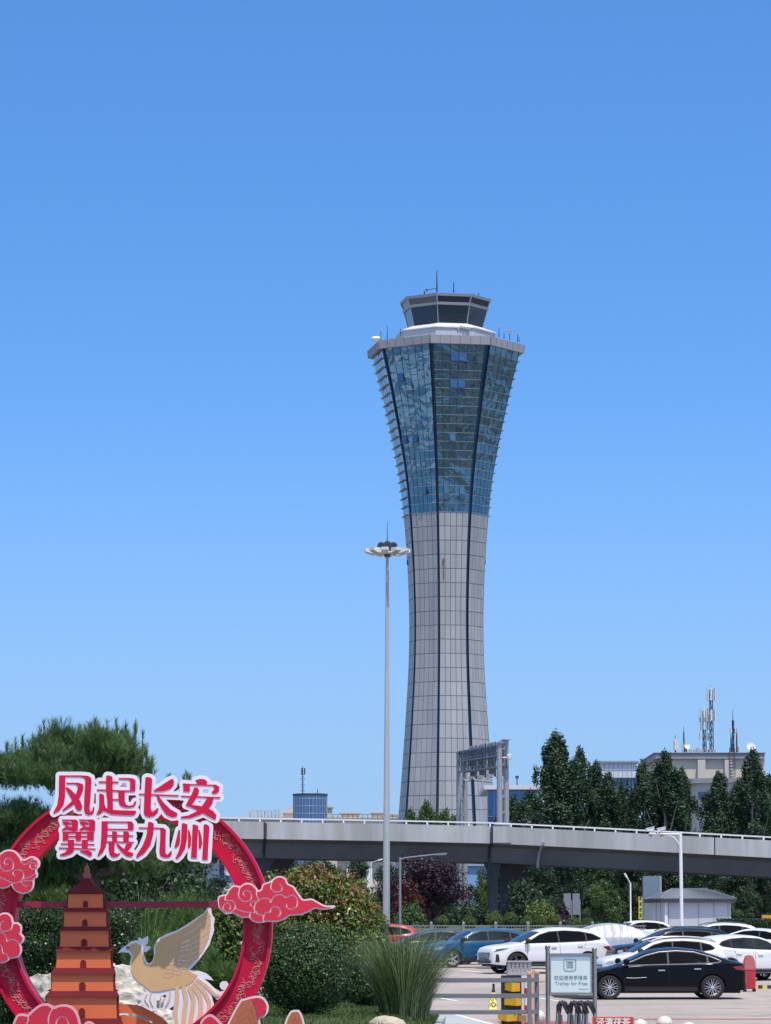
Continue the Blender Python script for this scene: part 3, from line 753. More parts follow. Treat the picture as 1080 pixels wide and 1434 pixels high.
# off-white strip building behind the girder, left of the lamp mast
Y = 360.0; L0 = Vector((x_at(515, Y), Y, GZ(Y)))
b9 = thing('pale_building', 'low pale building with white columns, behind trees under the overpass', 'building', L0)
MB().box((0, 5, 4.1), (6.4, 10, 8.2)).build('wall', M_beige2, b9)
for dx in (-1.9, .2, 2.6): MB().box((dx, -.2, 4.1), (.55, .4, 8.2)).build('column', M_wht, b9)
MB().box((.3, 4.8, 8.3), (7, 11, .3)).build('roof', M_wht, b9)

# ---------------------------------------------------------------- masts on the beige block's roof
Yr = 386.0; zr2 = z_at(1056, 380.0)
M_ant = mat('antenna_panel', (.62, .63, .62), .5)
def lattice(mb, x, y, z0, z1, w):
    tri = [Vector((w * math.cos(t), w * math.sin(t), 0)) for t in (R(90), R(210), R(330))]
    for t in tri: mb.tube(Vector((x, y, z0)) + t, Vector((x, y, z1)) + t * .8, .05, n=5)
    n = max(2, int((z1 - z0) / .8))
    for i in range(n):
        za, zb = z0 + (z1 - z0) * i / n, z0 + (z1 - z0) * (i + 1) / n
        for k in range(3):
            a, b_ = tri[k], tri[(k + 1) % 3]; mb.bar(Vector((x, y, za)) + a, Vector((x, y, zb)) + b_, .045); mb.bar(Vector((x, y, zb)) + a, Vector((x, y, zb)) + b_, .045)
def mast(px, ytop, label, w=.22, heads=(), spike=1.0, dy=0, thin=False):
    y = Yr + dy; x = x_at(px, y); zt_ = z_at(ytop, y); h = zt_ - zr2
    t = thing('radio_mast', label, 'radio mast', (x, y, zr2), 0, 'radio masts on the beige roof')
    mb = MB()
    if thin: mb.tube((0, 0, 0), (0, 0, h * .8), .12, .07, 8); mb.tube((0, 0, h * .8), (0, 0, h), .045, .02, 5)
    else: lattice(mb, 0, 0, 0, h - spike, w); mb.tube((0, 0, h - spike), (0, 0, h), .05, .02, 5)
    mb.box((0, 0, .1), (.9, .9, .2)); mb.build('mast', M_dark, t)
    for (f, n, hh, rr) in heads:
        for k in range(n):
            a = 2 * math.pi * k / n + .5; p = Vector((rr * math.cos(a), rr * math.sin(a), h * f))
            mb = MB(); mb.box(p, (.22, .14, hh), rz=a + R(90)); mb.bar(p * .02 + Vector((0, 0, h * f * .98)), p, .05); mb.build('antenna_panel', M_ant, t)
    return t
mast(999.5, 960, 'tallest lattice radio mast on beige roof, with two tiers of white panel antennas', .24, [(.88, 3, 1.5, .52), (.58, 3, 1.2, .48)], .5)
mast(989.5, 992, 'second tallest lattice radio mast on beige roof, ringed by long white antennas, left of tallest', .22, [(.86, 3, 1.6, .5), (.68, 3, 1.4, .5), (.42, 2, .9, .55)], .3, dy=.8)
mast(1030, 994, 'slender spiked radio mast on right part of beige roof, taller than the pair flanking it', .12, [(.55, 2, .5, .3)], 1.2)
mast(1027, 1025, 'short thin dark mast on beige roof, just left of the slender spiked mast', .1, thin=True, dy=1)
mast(1035, 1019, 'short thin dark mast on beige roof, just right of the slender spiked mast', .1, [(.25, 2, .6, .3)], thin=True, dy=1)
mast(960.5, 1017, 'short mast with white base and thin whip on left part of beige roof', .1, [(.3, 2, .9, .18)], thin=True)
mast(948.5, 1029, 'stubby pale mast nearest the left edge of the beige roof', .1, [(.55, 3, 1.3, .16)], thin=True)
def roof_dish(px, py, r, label):
    y = Yr; t = thing('satellite_dish', label, 'dish', (x_at(px, y), y, zr2), 0, 'dishes on the beige roof')
    hz = z_at(py, y) - zr2
    MB().tube((0, 0, 0), (0, 0, hz), .07).build('stand', M_dark, t)
    d = MB(); d.lathe([(0, 0), (r * .6, .06), (r, .2), (r * .97, .24), (r * .55, .12), (0, .06)], (0, 0, 0), 16); o = d.build('bowl', M_wht, t); o.rotation_euler = (R(70), 0, R(20)); o.location = (0, -.1, hz)
roof_dish(1054, 1047, .55, 'large white dish near right end of beige roof, partly behind a poplar top')
roof_dish(964, 1046, .35, 'small white dish beside the short whip mast on beige roof')
t = thing('roof_cabinets', 'row of small equipment boxes along beige roof edge by the lattice masts', 'equipment', (x_at(990, Yr), Yr, zr2))
for px in (976, 980, 985, 994, 997, 1003, 970): MB().box((x_at(px, Yr) - t.location.x, 0, .3 + (px % 3) * .1), (.35, .35, .6 + (px % 3) * .2)).build('equipment_box', M_winf, t)

# ---------------------------------------------------------------- kiosk and pylon in the lot
Yk = 212.0
M_kw = mat('kiosk_panel', (.56, .57, .60), .5, .1, var=.05, scale=.4)
M_kr = mat('kiosk_roof', (.20, .22, .25), .5, .2, var=.08, scale=.5)
k0 = G(971, Yk); kx0, kx1 = x_at(917, Yk) - k0.x, x_at(1024, Yk) - k0.x
ks = thing('kiosk', 'light grey metal kiosk with hipped standing seam roof, behind the parked cars', 'kiosk', k0)
ze = z_at(1263.5, Yk) - k0.z; zr_k = z_at(1244.2, Yk) - k0.z
xs1 = x_at(930.5, Yk) - k0.x
# plan: short side seen at the left, long front
pl = [(kx0 + .02, 1.5), (xs1, 0), (kx1, 0), (kx1, 4.2), (kx0 + .02, 4.2)]
jb = MB().prism([(x, y, 0) for x, y in pl], (0, 0, ze))
for px in (936.5, 978.5, 1000, 1020):
    jb.box((x_at(px, Yk) - k0.x, -.015, ze / 2), (.05, .03, ze - .1), mi=1)
for f in (.3, .7):
    q = Vector((pl[0][0], pl[0][1], ze / 2)).lerp(Vector((pl[1][0], pl[1][1], ze / 2)), f); jb.box(q, (.06, .06, ze - .1), rz=R(-50), mi=1)
jb.build('wall', [M_kw, M_winf], ks)
MB().box((x_at(933, Yk) - k0.x, -.04, ze / 2), (.18, .10, ze - .02)).build('corner_post', M_wht, ks)
ex = .32
ev = [(kx0 - ex, 1.5 - .2), (xs1 - .25, -ex - .05), (kx1 + ex, -ex), (kx1 + ex, 4.2 + ex), (kx0 - ex, 4.2 + ex)]
MB().prism([(x, y, ze - .02) for x, y in ev], (0, 0, .24)).build('eaves', M_dark, ks)
ra_, rb_ = Vector((x_at(946, Yk) - k0.x, 1.95, zr_k)), Vector((x_at(992, Yk) - k0.x, 1.95, zr_k))
E = [Vector((x * 1.0, y, ze + .225)) for x, y in ev]
mb = MB(); fA = [[E[0], E[1], ra_], [E[1], E[2], rb_, ra_], [E[2], E[3], rb_], [E[3], E[4], ra_, rb_], [E[4], E[0], ra_]]
for q in fA: mb.poly(q)
for i in range(23):
    s_ = (i + .5) / 23; a = E[1].lerp(E[2], s_); q = ra_.lerp(rb_, s_); mb.bar(a + Vector((0, 0, .02)), q + Vector((0, 0, .02)), .045, .05)
for i in range(7):
    s_ = (i + .5) / 7; a = E[0].lerp(E[1], s_); mb.bar(a + Vector((0, 0, .02)), a.lerp(ra_, min(1, 1.5 - abs(s_ - .5) * 2)) + Vector((0, 0, .02)), .04, .05)
mb.bar(ra_, rb_, .14, .08); mb.bar(E[1], ra_, .1, .08); mb.bar(E[2], rb_, .1, .08)
mb.build('roof', M_kr, ks)
Yp = 222.0
p0 = G(912, Yp); wq = x_at(923, Yp) - x_at(900.5, Yp); hq = z_at(1227, Yp) - p0.z
py_ = thing('advert_pylon', 'tall blank blue grey advertising pylon standing left of kiosk', 'pylon', p0)
MB().box((0, 0, hq / 2 + .1), (wq, .9, hq - .2)).build('panel', mat('pylon_blue', (.155, .215, .28), .6, .0, var=.10, scale=.5, stretch=(1, 1, .4)), py_)
MB().box((wq / 2 + .07, .0, hq / 2), (.14, 1.0, hq)).box((wq / 2 + .02, .35, .1), (.3, .4, .2)).build('side_frame', M_galv, py_)
p1 = G(897.3, 220.0)
yb_ = thing('vertical_sign', 'narrow upright yellow sign beside the blue grey pylon', 'sign', p1)
h1 = z_at(1255.5, 220) - p1.z; h0 = z_at(1287, 220) - p1.z
MB().box((0, 0, (h0 + h1) / 2), (.24, .10, h1 - h0)).build('board', mat('sign_yellow', (.62, .58, .04), .5, var=.05), yb_)
MB().tube((0, .08, 0), (0, .08, h1 - .1), .05).build('post', M_galv, yb_)
mb = MB()
for i in range(4): zc_ = h0 + .2 + i * .36; mb.box((0, -.056, zc_), (.12, .01, .16)); mb.box((.02, -.056, zc_ + .12), (.15, .01, .04))
mb.build('lettering', M_dark, yb_)
p1 = G(1075, 235.0); t = thing('warning_board', 'small orange yellow board at the right edge under the overpass', 'sign', p1)
zz = z_at(1285, 235) - p1.z; MB().box((0, 0, zz), (.75, .05, .34)).build('board', mat('sign_orange', (.70, .36, .03), .5), t); MB().tube((0, .06, 0), (0, .06, zz), .04).build('post', M_galv, t)
p1 = G(801, 236.0); t = thing('notice_board', 'grey two panel notice board among trees under the overpass', 'notice board', p1)
for dx in (-.30, .30): MB().box((dx, 0, z_at(1266, 236) - p1.z), (.48, .06, 1.45)).build('panel', M_grey, t)
mb = MB(); [mb.tube((dx, .05, 0), (dx, .05, 3.1), .035) for dx in (-.56, 0, .56)]; mb.build('post', M_galv, t)

# ---------------------------------------------------------------- lamp masts
M_steel = mat('pole_galvanised', (.37, .38, .385), .5, .15, var=.10, scale=2, stretch=(3, 3, .4))
Yl = 200.0; l0 = G(541, Yl)
hm = thing('high_mast_light', 'tall tapering grey floodlight mast with a ring of lamps and lightning rod', 'floodlight mast', l0)
zt = z_at(773, Yl) - l0.z; xt = x_at(542.6, Yl) - l0.x
sec = [(0, .22), (.36, .182), (.361, .174), (.70, .125), (.701, .118), (1, .09)]
MB().path([(xt * a, 0, zt * a) for a, r in sec], [r for a, r in sec], 20).lathe([(.42, 0), (.42, .05), (.27, .06), (.26, .5)], (0, 0, 0), 20).build('pole', M_steel, hm)
hd = Vector((xt, 0, zt))
MB().tube(hd, hd + Vector((0, 0, z_at(732, Yl) - z_at(773, Yl))), .035, .012, 6).build('lightning_rod', M_dark, hm)
mb = MB()
for k in range(3):
    a = R(30 + 120 * k); c = hd + Vector((.42 * math.cos(a), .42 * math.sin(a), .38)); mb.lathe([(.05, -.13), (.20, -.13), (.23, -.08), (.23, .08), (.20, .13), (.05, .13)], c, 14, axis='y'); mb.box(c, (.2, .2, .14))
mb.lathe([(.16, -.3), (.22, -.1), (.22, .25), (.12, .34)], hd, 14)
mb.build('hoist_head', M_dark, hm)
mb = MB()
for r_, z in ((.50, -.12), (.88, -.10)): mb.path([(hd.x + r_ * math.cos(t), r_ * math.sin(t), hd.z + z) for t in np.linspace(0, 2 * math.pi, 33)[:-1]], .045, 6, closed=True)
for k in range(8): t = k * math.pi / 4; mb.bar(hd + Vector((.12 * math.cos(t), .12 * math.sin(t), -.12)), hd + Vector((.9 * math.cos(t), .9 * math.sin(t), -.10)), .06)
mb.build('lamp_ring', M_galv, hm)
M_lampw = mat('lamp_shell', (.74, .74, .70), .35, var=.04); M_lampg = glass('lamp_glass', (.5, .5, .45), .1, .1, 3, .3)
for k in range(10):
    t = 2 * math.pi * (k + .3) / 10; d = Vector((math.cos(t), math.sin(t), 0)); s = Vector((-math.sin(t), math.cos(t), 0)); c = hd + d * .94
    mb = MB(); q = [(-.12, .20), (.42, .16), (.40, .0), (-.14, -.16)]
    for s_ in (1,): mb.prism([c + d * a + Vector((0, 0, b_)) - s * .20 for a, b_ in q], s * .40)
    mb.lathe([(.02, -.1), (.13, -.08), (.15, .12), (.1, .2)], c - d * .22 + Vector((0, 0, -.05)), 8)
    lm = mb.build('floodlight', M_lampw, hm)
    mb = MB(); mb.prism([c + d * a + Vector((0, 0, b_ - .02)) - s * .16 for a, b_ in ((-.10, -.15), (.38, -.01), (.38, -.03), (-.10, -.17))], s * .32); mb.build('lamp_glass', M_lampg, lm)

Yc = 170.0; l0 = G(955, Yc); zt = z_at(1166, Yc) - l0.z
cpo = thing('camera_pole', 'white pole with a bracketed arm carrying two white surveillance cameras, before the kiosk', 'camera pole', l0)
MB().path([(0, 0, 0), (-.02, 0, zt + .05)], [.092, .078], 14).lathe([(.2, 0), (.2, .03), (.1, .04)], n=14).build('pole', M_wht, cpo)
xa = x_at(910, Yc) - l0.x
mb = MB(); mb.tube((0, 0, zt - .08), (xa, 0, zt - .04), .045); mb.path([(-.03, 0, zt - .72), (-.12, 0, zt - .5), (-.35, 0, zt - .22), (-.75, 0, zt - .08)], .03, 8); mb.build('arm', M_wht, cpo)
for px in (911.5, 927):
    x = x_at(px, Yc) - l0.x; mb = MB(); mb.tube((x, 0, zt - .04), (x, 0, zt + .1), .03)
    mb.bar((x - .17, -.06, zt + .15), (x + .20, .03, zt + .22), .13, .13); mb.bar((x - .22, -.075, zt + .19), (x + .22, .035, zt + .29), .17, .02)
    cmr = mb.build('camera', M_wht, cpo); MB().box((x + .03, 0, zt - .15), (.17, .12, .10)).build('fill_light', mat('lamp_red', (.30, .12, .10), .5), cpo)

def street_lamp(px, pyt, Y, ax, ay, label, r=.06, headw=.5, m=M_galv):
    l0 = G(px, Y); zt = z_at(pyt, Y) - l0.z; t = thing('street_lamp', label, 'street lamp', l0)
    MB().tube((0, 0, 0), (0, 0, zt), r * 1.15, r * .85, 12).build('pole', m, t)
    e = Vector((x_at(ax, Y) - l0.x, 0, z_at(ay, Y) - l0.z))
    MB().path([(0, 0, zt - .12), (e.x * .15, 0, zt - .05 + (e.z - zt) * .15), e], r * .55, 8).build('arm', m, t)
    d = (e - Vector((0, 0, zt))).normalized()
    mb = MB(); mb.bar(e - d * .05, e + d * headw, .22, .09); mb.bar(e + d * headw * .2 - Vector((0, 0, .05)), e + d * headw * .9 - Vector((0, 0, .05)), .16, .03); mb.build('lamp_head', m, t)
    return t
street_lamp(560.5, 1200.5, 178, 611, 1196.5, 'grey street lamp with long single arm reaching right, before the purple tree', .065, .55, M_grey)
street_lamp(883.5, 1236, 205, 878.5, 1228, 'slim street lamp with short angled head, left of the pylon', .05, .25, M_wht)
street_lamp(389, 1214.5, 262, 378, 1209.5, 'distant thin street lamp under overpass, its arm pointing left, nearest the ring', .05, .5)
street_lamp(454, 1209, 262, 444, 1205, 'distant street lamp under overpass right of the similar one beside the ring', .05, .5)
street_lamp(519.5, 1207, 238, 530, 1204.5, 'thin pale lamp post standing just left of the floodlight mast', .035, .3, M_wht)
# ---------------------------------------------------------------- cut-out boards: outline tracing
DY = 40.0
def W(px, py, y):                         # board plane: true scale at depth DY, then moved to its own depth
    q = P(px, py, DY); return Vector((q.x, y, q.z))
def crom(pts, closed=False, step=.5):
    pts = np.array(pts, float); n = len(pts); out = []
    rngi = range(n if closed else n - 1)
    for i in rngi:
        if closed: p0, p1, p2, p3 = pts[i - 1], pts[i], pts[(i + 1) % n], pts[(i + 2) % n]
        else: p0, p1, p2, p3 = pts[max(i - 1, 0)], pts[i], pts[i + 1], pts[min(i + 2, n - 1)]
        k = max(2, int(np.hypot(*(p2 - p1)[:2]) / step))
        t = (np.arange(k) / k)[:, None]
        out.append(.5 * (2 * p1 + (p2 - p0) * t + (2 * p0 - 5 * p1 + 4 * p2 - p3) * t ** 2 + (3 * p1 - p0 - 3 * p2 + p3) * t ** 3))
    if not closed: out.append(pts[-1:])
    return np.concatenate(out)

class Field:
    def __init__(s, x0, y0, x1, y1, res=.25, far=14):
        s.x0, s.y0, s.res, s.far = x0, y0, res, far
        s.nx, s.ny = int((x1 - x0) / res) + 1, int((y1 - y0) / res) + 1
        s.f = np.full((s.ny, s.nx), float(far))
    def _win(s, lo, hi):
        a = np.maximum(((np.array(lo) - s.far - (s.x0, s.y0)) / s.res).astype(int), 0)
        b = np.minimum(((np.array(hi) + s.far - (s.x0, s.y0)) / s.res).astype(int) + 2, (s.nx, s.ny))
        if (b <= a).any(): return None
        X, Y = np.meshgrid(s.x0 + np.arange(a[0], b[0]) * s.res, s.y0 + np.arange(a[1], b[1]) * s.res)
        return (slice(a[1], b[1]), slice(a[0], b[0])), X, Y
    def dist_poly(s, pts, X, Y):
        d2 = np.full(X.shape, 1e9); ins = np.zeros(X.shape, bool); n = len(pts)
        for i in range(n):
            ax, ay = pts[i][:2]; bx_, by_ = pts[(i + 1) % n][:2]; ex, ey = bx_ - ax, by_ - ay; L = ex * ex + ey * ey
            if L < 1e-12: continue
            t = np.clip(((X - ax) * ex + (Y - ay) * ey) / L, 0, 1)
            d2 = np.minimum(d2, (X - ax - t * ex) ** 2 + (Y - ay - t * ey) ** 2)
            if ay != by_:
                c = ((ay > Y) != (by_ > Y)) & (X < (bx_ - ax) * (Y - ay) / (by_ - ay) + ax); ins ^= c
        d = np.sqrt(d2); return np.where(ins, -d, d)
    def poly(s, pts, smooth=False, sub=False, off=0):
        if smooth: pts = crom(pts, True, 1.5)
        pts = np.array(pts, float); w_ = s._win(pts[:, :2].min(0), pts[:, :2].max(0))
        if w_ is None: return s
        sl, X, Y = w_; d = s.dist_poly(pts, X, Y) - off
        s.f[sl] = np.maximum(s.f[sl], -d) if sub else np.minimum(s.f[sl], d); return s
    def stroke(s, pts, wd=None, sub=False, smooth=True):
        pts = np.array(pts, float)
        if pts.shape[1] == 2: pts = np.c_[pts, np.full(len(pts), wd)]
        if smooth and len(pts) > 2: pts = crom(pts, False, .6)
        elif len(pts) == 2:
            t = np.linspace(0, 1, max(2, int(np.hypot(*(pts[1] - pts[0])[:2]) / .5)))[:, None]; pts = pts[0] * (1 - t) + pts[1] * t
        w_ = s._win(pts[:, :2].min(0), pts[:, :2].max(0))
        if w_ is None: return s
        sl, X, Y = w_; d = np.full(X.shape, 1e9)
        for x, y, r in pts: 
            np.minimum(d, np.hypot(X - x, Y - y) - r / 2, out=d)
        s.f[sl] = np.maximum(s.f[sl], -d) if sub else np.minimum(s.f[sl], d); return s
    def loops(s, level=0, eps=.06):
        f = np.pad(s.f - level, 1, constant_values=5.0); ny, nx = f.shape
        b = f < 0
        code = b[:-1, :-1] * 1 + b[:-1, 1:] * 2 + b[1:, 1:] * 4 + b[1:, :-1] * 8
        nxt = {}
        T = {1: [(3, 0)], 2: [(0, 1)], 3: [(3, 1)], 4: [(1, 2)], 5: [(3, 0), (1, 2)], 6: [(0, 2)], 7: [(3, 2)], 8: [(2, 3)], 9: [(2, 0)], 10: [(0, 1), (2, 3)], 11: [(2, 1)], 12: [(1, 3)], 13: [(1, 0)], 14: [(0, 3)]}
        pos = {}
        def ek(j, i, e):
            if e == 0: k = (0, j, i); a, c = f[j, i], f[j, i + 1]; p = (i + a / (a - c), j)
            elif e == 2: k = (0, j + 1, i); a, c = f[j + 1, i], f[j + 1, i + 1]; p = (i + a / (a - c), j + 1)
            elif e == 3: k = (1, j, i); a, c = f[j, i], f[j + 1, i]; p = (i, j + a / (a - c))
            else: k = (1, j, i + 1); a, c = f[j, i + 1], f[j + 1, i + 1]; p = (i + 1, j + a / (a - c))
            pos[k] = p; return k
        for j, i in zip(*np.nonzero((code > 0) & (code < 15))):
            for a, c in T[int(code[j, i])]: nxt[ek(j, i, a)] = ek(j, i, c)
        out = []
        while nxt:
            k0, k = next(iter(nxt.items())); del nxt[k0]; lp_ = [k0]
            while k != k0 and k in nxt: lp_.append(k); k = nxt.pop(k)
            q = np.array([pos[k] for k in lp_]); q = (q - 1) * s.res + (s.x0, s.y0)
            if len(q) < 6: continue
            h = len(q) // 2; q = np.concatenate([_dp(q[:h + 1], eps)[:-1], _dp(np.concatenate([q[h:], q[:1]]), eps)[:-1]])
            if len(q) >= 3: out.append(q)
        return out

def _dp(q, eps):
    keep = np.zeros(len(q), bool); keep[0] = keep[-1] = True; st = [(0, len(q) - 1)]
    while st:
        a, b = st.pop()
        if b <= a + 1: continue
        d = q[b] - q[a]; L = np.hypot(*d); v = q[a + 1:b] - q[a]
        dist = np.abs(v[:, 0] * d[1] - v[:, 1] * d[0]) / L if L > 1e-9 else np.hypot(v[:, 0], v[:, 1])
        i = int(dist.argmax())
        if dist[i] > eps: m = a + 1 + i; keep[m] = True; st += [(a, m), (m, b)]
    return q[keep]

def board(name, loops, y_front, thick, m, parent, base, edge=None):
    """solid cut-out from outlines (with holes), front face at depth y_front"""
    cu = bpy.data.curves.new(name, 'CURVE'); cu.dimensions = '2D'; cu.fill_mode = 'BOTH'; cu.extrude = .5
    for lp_ in loops:
        s = cu.splines.new('POLY'); s.points.add(len(lp_) - 1)
        s.points.foreach_set('co', np.c_[lp_[:, 0] / 100, -lp_[:, 1] / 100, np.zeros(len(lp_)), np.ones(len(lp_))].ravel()); s.use_cyclic_u = True
    o = bpy.data.objects.new(name, cu); COL.objects.link(o); bpy.context.view_layer.update()
    me = bpy.data.meshes.new_from_object(o.evaluated_get(bpy.context.evaluated_depsgraph_get()))
    bpy.data.objects.remove(o); bpy.data.curves.remove(cu)
    co = np.empty(len(me.vertices) * 3); me.vertices.foreach_get('co', co); co = co.reshape(-1, 3)
    out = np.array([tuple(W(a * 100, -b_ * 100, y_front + (thick if c < 0 else 0)) - base) for a, b_, c in co])
    me.vertices.foreach_set('co', out.ravel())
    me.materials.clear(); me.materials.append(m)
    me.polygons.foreach_set('use_smooth', np.zeros(len(me.polygons), bool)); me.update()
    o = bpy.data.objects.new(name, me); link(o, parent); return o

def Z1(p, o=(70, 1070), s=8.308): return [(o[0] + a[0] / s, o[1] + a[1] / s) for a in p]
def Z2(p): return Z1(p, (190, 1070), 7.714)
def Zc(o, s): return lambda p: Z1(p, o, s)

M_red1 = mat('board_red', (.66, .014, .066), .6, var=.04, spec=.15)
M_red2 = mat('cloud_red', (.68, .040, .072), .6, var=.05, spec=.15)
M_band = mat('ring_red', (.56, .009, .050), .45, var=.06, spec=.22)
M_lav = mat('board_white', (.86, .78, .84), .5, var=.03, spec=.2)
M_pinkw = mat('cloud_outline', (.82, .60, .64), .45, var=.03, spec=.3)
M_gold = mat('scroll_gold', (.64, .29, .24), .5, .0, var=.05, spec=.2)
M_maroon = mat('pagoda_maroon', (.185, .026, .032), .7, var=.05, spec=.1)
M_orange = mat('pagoda_orange', (.80, .165, .055), .5, var=.05, scale=1)
M_tan = mat('phoenix_tan', (.70, .42, .21), .6, var=.05, spec=.15)
M_peach = mat('phoenix_peach', (.80, .48, .29), .5, var=.04)

# ---- ring with raised lips and curling scroll lines
RCX, RCY, RO, RI = 181.0, 1300.5, 200.0, 160.0
base = Vector((W(RCX, RCY, DY).x, DY, GZ(DY) + .38 + .0))
base.z = bed_z(base.x, DY)
disp = thing('photo_ring', 'big red ring photo display carrying white cut-out Chinese lettering and red clouds, on the lawn', 'display', base)
def rp(r, t, y): return W(RCX + r * math.cos(t), RCY - r * math.sin(t), y) - base
def annulus(name, ra, rb, y0, y1, m, parent=disp, n=144):
    mb = MB(); prof = [(ra, y0), (rb, y0), (rb, y1), (ra, y1)]; vs = []
    for i in range(n):
        t = 2 * math.pi * i / n
        for r, y in prof: vs.append(rp(r, t, y))
    fs = [(4 * i + k, 4 * i + (k + 1) % 4, 4 * ((i + 1) % n) + (k + 1) % 4, 4 * ((i + 1) % n) + k) for i in range(n) for k in range(4)]
    mb.add(vs, fs, 0, True); return mb.build(name, m, parent)
FR = DY - .02                              # front of the channel
annulus('ring', RI + 1.2, RO - 1.2, FR, FR + .38, M_band)
annulus('outer_lip', RO - 4.2, RO, FR - .055, FR + .40, M_band)
annulus('inner_lip', RI, RI + 3.8, FR - .05, FR + .40, M_band)
rnd = random.Random(5); sc_ = MB()
def curl(cx, cy, r0, turns, a0, sgn, tail=None):
    q = []
    for i in range(26):
        u = i / 25; r = r0 * (1 - u) + .5; a = a0 + sgn * turns * 2 * math.pi * u; q.append((cx + r * math.cos(a), cy + r * math.sin(a)))
    if tail: q = tail + q
    sc_.path([W(a, b_, FR - .004) - base for a, b_ in q], .0030, 4, cap=False)
t = 0.0
while t < 2 * math.pi:
    r = (RI + RO) / 2 + rnd.uniform(-4, 7); cx, cy = RCX + r * math.cos(t), RCY - r * math.sin(t); dr = rnd.choice((-1, 1)); s0 = rnd.uniform(3.2, 5.6)
    tx, ty = -math.sin(t), -math.cos(t); a0 = math.atan2(ty * dr, tx * dr)
    curl(cx, cy, s0, rnd.uniform(1.2, 1.7), a0, dr)
    for j in range(3):                        # scallops trailing from the curl
        rr = r + rnd.uniform(-7, 7); tt = t + rnd.uniform(.02, .05); qx, qy = RCX + rr * math.cos(tt), RCY - rr * math.sin(tt)
        curl(qx, qy, rnd.uniform(1.6, 3.2), rnd.uniform(.55, 1.0), rnd.uniform(0, 6.3), rnd.choice((-1, 1)))
    # a long S shaped stem to the next curl
    q = []
    for i in range(11):
        u = i / 10; tt = t + .085 * u; rr = r + 4.5 * math.sin(u * math.pi * 1.7 + dr) ; q.append(W(RCX + rr * math.cos(tt), RCY - rr * math.sin(tt), FR - .004) - base)
    sc_.path(q, .0030, 4, cap=False)
    t += rnd.uniform(.055, .075)
sc_.build('scroll_pattern', M_gold, disp)
bb = MB(); a, b_ = W(20, 1266.5, FR + .1) - base, W(342, 1266.5, FR + .1) - base
bb.bar(a, b_, .06, .075); bb.build('crossbar', mat('crossbar_red', (.30, .012, .04), .45), disp)
for px in (110, 250):
    mb = MB(); t_ = math.asin(-1); yb = W(px, 1300.5 + math.sqrt(RO ** 2 - (px - RCX) ** 2), FR).z - base.z
    mb.box((W(px, 0, FR).x - base.x, .15, yb / 2), (.3, .5, abs(yb) + .1)); mb.build('foot', M_band, disp)

